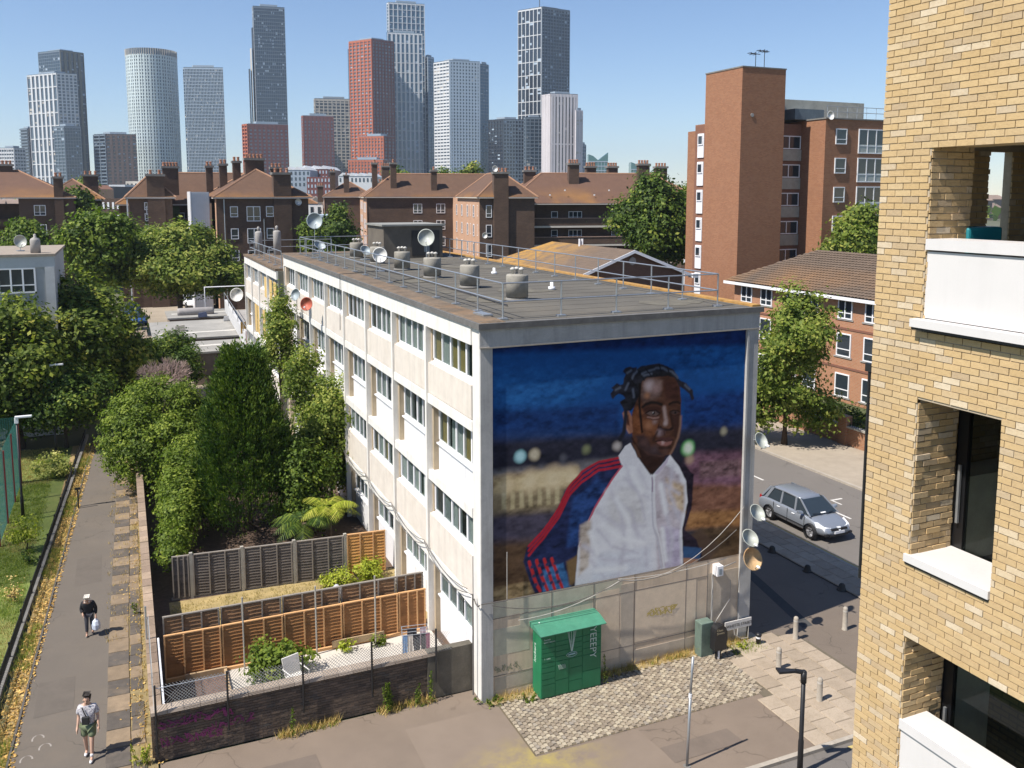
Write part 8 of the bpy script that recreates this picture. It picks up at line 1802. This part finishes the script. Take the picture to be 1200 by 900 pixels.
def person(label, loc, rz, H_, pose, cols):
    """faces local -Y; joints in metres for a 1.75 m body, scaled"""
    T = thing('person', label, 'person', loc, rz); k = H_ / 1.75
    J = dict(pelvis=(0, 0, .95), waist=(0, .0, 1.08), chest=(0, .0, 1.28), neck=(0, .0, 1.47), head=(0, -.02, 1.58), crown=(0, -.01, 1.7)); J.update(pose)
    V = []; R_ = []; E_ = []
    def add(p, r, par=None):
        V.append(tuple(c * k for c in p)); R_.append(tuple(c * k for c in r) if isinstance(r, tuple) else r * k)
        if par is not None: E_.append((par, len(V) - 1))
        return len(V) - 1
    pv_ = add(J['pelvis'], (.15, .11)); wa = add(J['waist'], (.14, .1), pv_); ch_ = add(J['chest'], (.16, .115), wa); nk = add(J['neck'], .06, ch_); hd_ = add(J['head'], (.078, .092), nk); add(J['crown'], (.062, .075), hd_)
    for s in 'LR':
        sg = -1 if s == 'L' else 1
        sh = add((sg * .17, J['chest'][1], J['chest'][2] + .1), .065, ch_); el = add(J['elbow' + s], .042, sh); wr = add(J['wrist' + s], .028, el)
        w_ = Vector(J['wrist' + s]); d = (w_ - Vector(J['elbow' + s])).normalized(); pal = add(w_ + d * .055, (.036, .018), wr); kn = add(w_ + d * .09, (.038, .016), pal)
        for f, (off, ln) in enumerate(((-.028, .065), (-.01, .075), (.01, .07), (.028, .055))):
            a = add(w_ + d * .11 + Vector((0, off, 0)), .009, kn); add(w_ + d * (.11 + ln) + Vector((-sg * .015, off, 0)), .007, a)
        add(w_ + d * .08 + Vector((0, -.055, 0)), .009, pal)
        hp = add((sg * .085, J['pelvis'][1], .88), .1, pv_); kn_ = add(J['knee' + s], .058, hp); an = add(J['ankle' + s], .038, kn_); a_ = Vector(J['ankle' + s]); add(a_ + Vector((0, -.14, -.04)), .035, an)
    body = skinned('body', V, E_, R_, cols['skin'], T)
    hv = Vector(J['head']) * k
    m = MB(); 
    for s in (-1, 1): m.lathe((hv.x + s * .03 * k, hv.y - .088 * k, hv.z + .005), [(.011, 0), (.008, .006)], 6, 'y')
    part('eye', m, BLACK, T); m = MB(); m.hull8([(hv.x - .012, hv.y - .105 * k, hv.z - .035), (hv.x + .012, hv.y - .105 * k, hv.z - .035), (hv.x + .014, hv.y - .08, hv.z - .035), (hv.x - .014, hv.y - .08, hv.z - .035)], [(hv.x - .006, hv.y - .09 * k, hv.z + .015), (hv.x + .006, hv.y - .09 * k, hv.z + .015), (hv.x + .006, hv.y - .08, hv.z + .015), (hv.x - .006, hv.y - .08, hv.z + .015)]); part('nose', m, cols['skin'], T)
    m = MB(); m.box(hv.x - .02, hv.x + .02, hv.y - .094 * k, hv.y - .08, hv.z - .06, hv.z - .052); part('mouth', m, M('lip', (.3, .1, .08), .6), T)
    for s in (-1, 1): m = MB(); m.lathe((hv.x + s * .078 * k, hv.y, hv.z), [(.0, -.02), (.018, -.01), (.018, .01), (0, .02)], 6, 'y'); part('ear', m, cols['skin'], T)
    def cloth(name, joints, mat):
        VV = []; EE = []; RR = []
        for p, r, par in joints: VV.append(tuple(c * k for c in p)); RR.append(tuple(c * k for c in r) if isinstance(r, tuple) else r * k); EE += [(par, len(VV) - 1)] if par is not None else []
        return skinned(name, VV, EE, RR, mat, T)
    return T, J, k, cloth
SK = M('skin light', (.52, .32, .23), .6, .06, 12); SKD = M('skin tan', (.4, .24, .17), .6, .06, 12)
def shirt_mat():
    m, t, b = _nodes('patterned shirt'); P = pos(t); n1 = noise(t, 26, 4, .7, P); c = _ramp(t, n1, [(.42, (.62, .6, .62)), (.5, (.62, .6, .62)), (.53, (.14, .12, .15)), (.6, (.5, .46, .5))]); t.links.new(c, b.inputs['Base Color']); b.inputs['Roughness'].default_value = .85; MATS['patterned shirt'] = m; return m
pose = dict(elbowL=(-.235, .05, 1.12), wristL=(-.25, -.06, .88), elbowR=(.235, .03, 1.12), wristR=(.27, -.1, .9), kneeL=(-.09, -.02, .5), ankleL=(-.1, .1, .1), kneeR=(.1, -.14, .53), ankleR=(.1, -.22, .08), head=(.0, -.03, 1.58))
T, J, k, cloth = person('man in a patterned short sleeved shirt and green shorts walking towards the camera', (-10.2, 1.75, .02), R(-12), 1.72, pose, {'skin': SK})
cloth('shirt', [((0, 0, .86), (.2, .15), None), ((0, 0, 1.1), (.185, .14), 0), ((0, 0, 1.3), (.19, .135), 1), ((0, 0, 1.43), (.1, .09), 2), ((-.18, 0, 1.38), .085, 2), ((-.235, .04, 1.17), .078, 4), ((.18, 0, 1.38), .085, 2), ((.235, .03, 1.17), .078, 6)], shirt_mat())
cloth('shorts', [((0, 0, .93), (.17, .125), None), ((-.09, 0, .86), .11, 0), ((-.1, -.02, .56), .105, 1), ((.09, -.02, .86), .11, 0), ((.11, -.13, .58), .105, 3)], M('green shorts', (.15, .18, .1), .85, .1, 10))
cloth('hair', [((0, .0, 1.66), (.085, .095), None), ((0, .05, 1.6), (.075, .06), 0), ((0, -.01, 1.725), (.05, .06), 0)], M('dark hair', (.02, .015, .012), .7))
cloth('beard', [((0, -.075, 1.535), (.05, .03), None), ((0, -.06, 1.5), (.035, .03), 0)], MATS['dark hair'])
for s in 'LR':
    a = J['ankle' + s]; cloth('shoe', [((a[0], a[1] + .04, a[2] - .03), .05, None), ((a[0], a[1] - .1, a[2] - .045), .046, 0), ((a[0], a[1] - .18, a[2] - .05), .035, 1)], WHITE); cloth('sock', [((a[0], a[1], a[2] + .02), .046, None), ((a[0], a[1], a[2] + .12), .048, 0)], WHITE)
m = MB(); m.tube([(-.1, -.13 * k, 1.44 * k), (-.02, -.17 * k, 1.25 * k), (.08, -.17 * k, 1.05 * k)], .018, 5); m.box(-.1, .08, -.22, -.15, 1.0 * k, 1.2 * k); part('shoulder_bag', m, M('bag black2', (.02, .02, .02), .7), T, bevel=.01)
pose = dict(chest=(0, -.1, 1.24), neck=(0, -.17, 1.4), head=(0, -.25, 1.48), crown=(0, -.25, 1.6), elbowL=(-.24, -.04, 1.05), wristL=(-.18, -.2, .95), elbowR=(.24, .0, 1.03), wristR=(.26, -.12, .8), kneeL=(-.08, -.1, .5), ankleL=(-.08, -.14, .08), kneeR=(.09, .0, .5), ankleR=(.09, .1, .1))
T, J, k, cloth = person('stooping person in black with a pale head covering carrying a white carrier bag', (-10.4, 8.85, .02), R(-8), 1.5, pose, {'skin': SKD})
BL = M('black clothing', (.018, .018, .022), .9, .2, 12)
cloth('coat', [((0, 0, .86), (.2, .15), None), ((0, -.02, 1.05), (.18, .14), 0), ((0, -.08, 1.25), (.2, .15), 1), ((0, -.14, 1.36), (.12, .1), 2), ((-.19, -.09, 1.31), .09, 2), ((-.25, -.04, 1.06), .075, 4), ((-.19, -.18, .96), .06, 5), ((.19, -.09, 1.31), .09, 2), ((.25, 0, 1.05), .075, 7), ((.26, -.1, .84), .055, 8)], BL)
cloth('trousers', [((0, 0, .9), (.15, .12), None), ((-.09, 0, .84), .1, 0), ((-.08, -.1, .5), .075, 1), ((-.08, -.12, .14), .06, 2), ((.09, 0, .84), .1, 0), ((.09, 0, .5), .075, 4), ((.09, .09, .14), .06, 5)], M('charcoal trousers', (.04, .04, .05), .9))
cloth('head_covering', [((0, -.22, 1.55), (.1, .11), None), ((0, -.16, 1.47), (.09, .07), 0), ((0, -.24, 1.63), (.05, .06), 0)], M('pale cloth', (.6, .56, .5), .9))
for s in 'LR':
    a = J['ankle' + s]; cloth('shoe', [((a[0], a[1] + .04, a[2] - .03), .045, None), ((a[0], a[1] - .14, a[2] - .05), .038, 0)], M('grey shoe', (.4, .38, .36), .7))
w_ = Vector(J['wristR']) * k
m = MB(); m.lathe((w_.x, w_.y - .03, w_.z - .5), [(.06, 0), (.13, .06), (.14, .2), (.1, .32), (.03, .4)], 8); o = part('carrier_bag', m, M('white carrier', (.6, .65, .75), .45, .2, 14), None); tag(o, 'white carrier bag held by the stooping person in black', 'bag'); o.location = (-10.4, 8.85, .02); o.rotation_euler = (0, 0, R(-8))
# ================================================================== HAZE
m = MB(); m.box(-2600, 2600, -350, 3600, -1.2, 228)
hz_m = bpy.data.materials.new('haze'); hz_m.use_nodes = True; ht = hz_m.node_tree; ht.nodes.clear()
ho = ht.nodes.new('ShaderNodeOutputMaterial'); hv_ = ht.nodes.new('ShaderNodeVolumePrincipled'); hv_.inputs['Color'].default_value = (.72, .84, 1.0, 1); hv_.inputs['Density'].default_value = .00014; hv_.inputs['Anisotropy'].default_value = .2
ht.links.new(hv_.outputs[0], ho.inputs['Volume'])
part('haze', m, hz_m, None, kind='stuff', label='thin blue summer haze over the city')
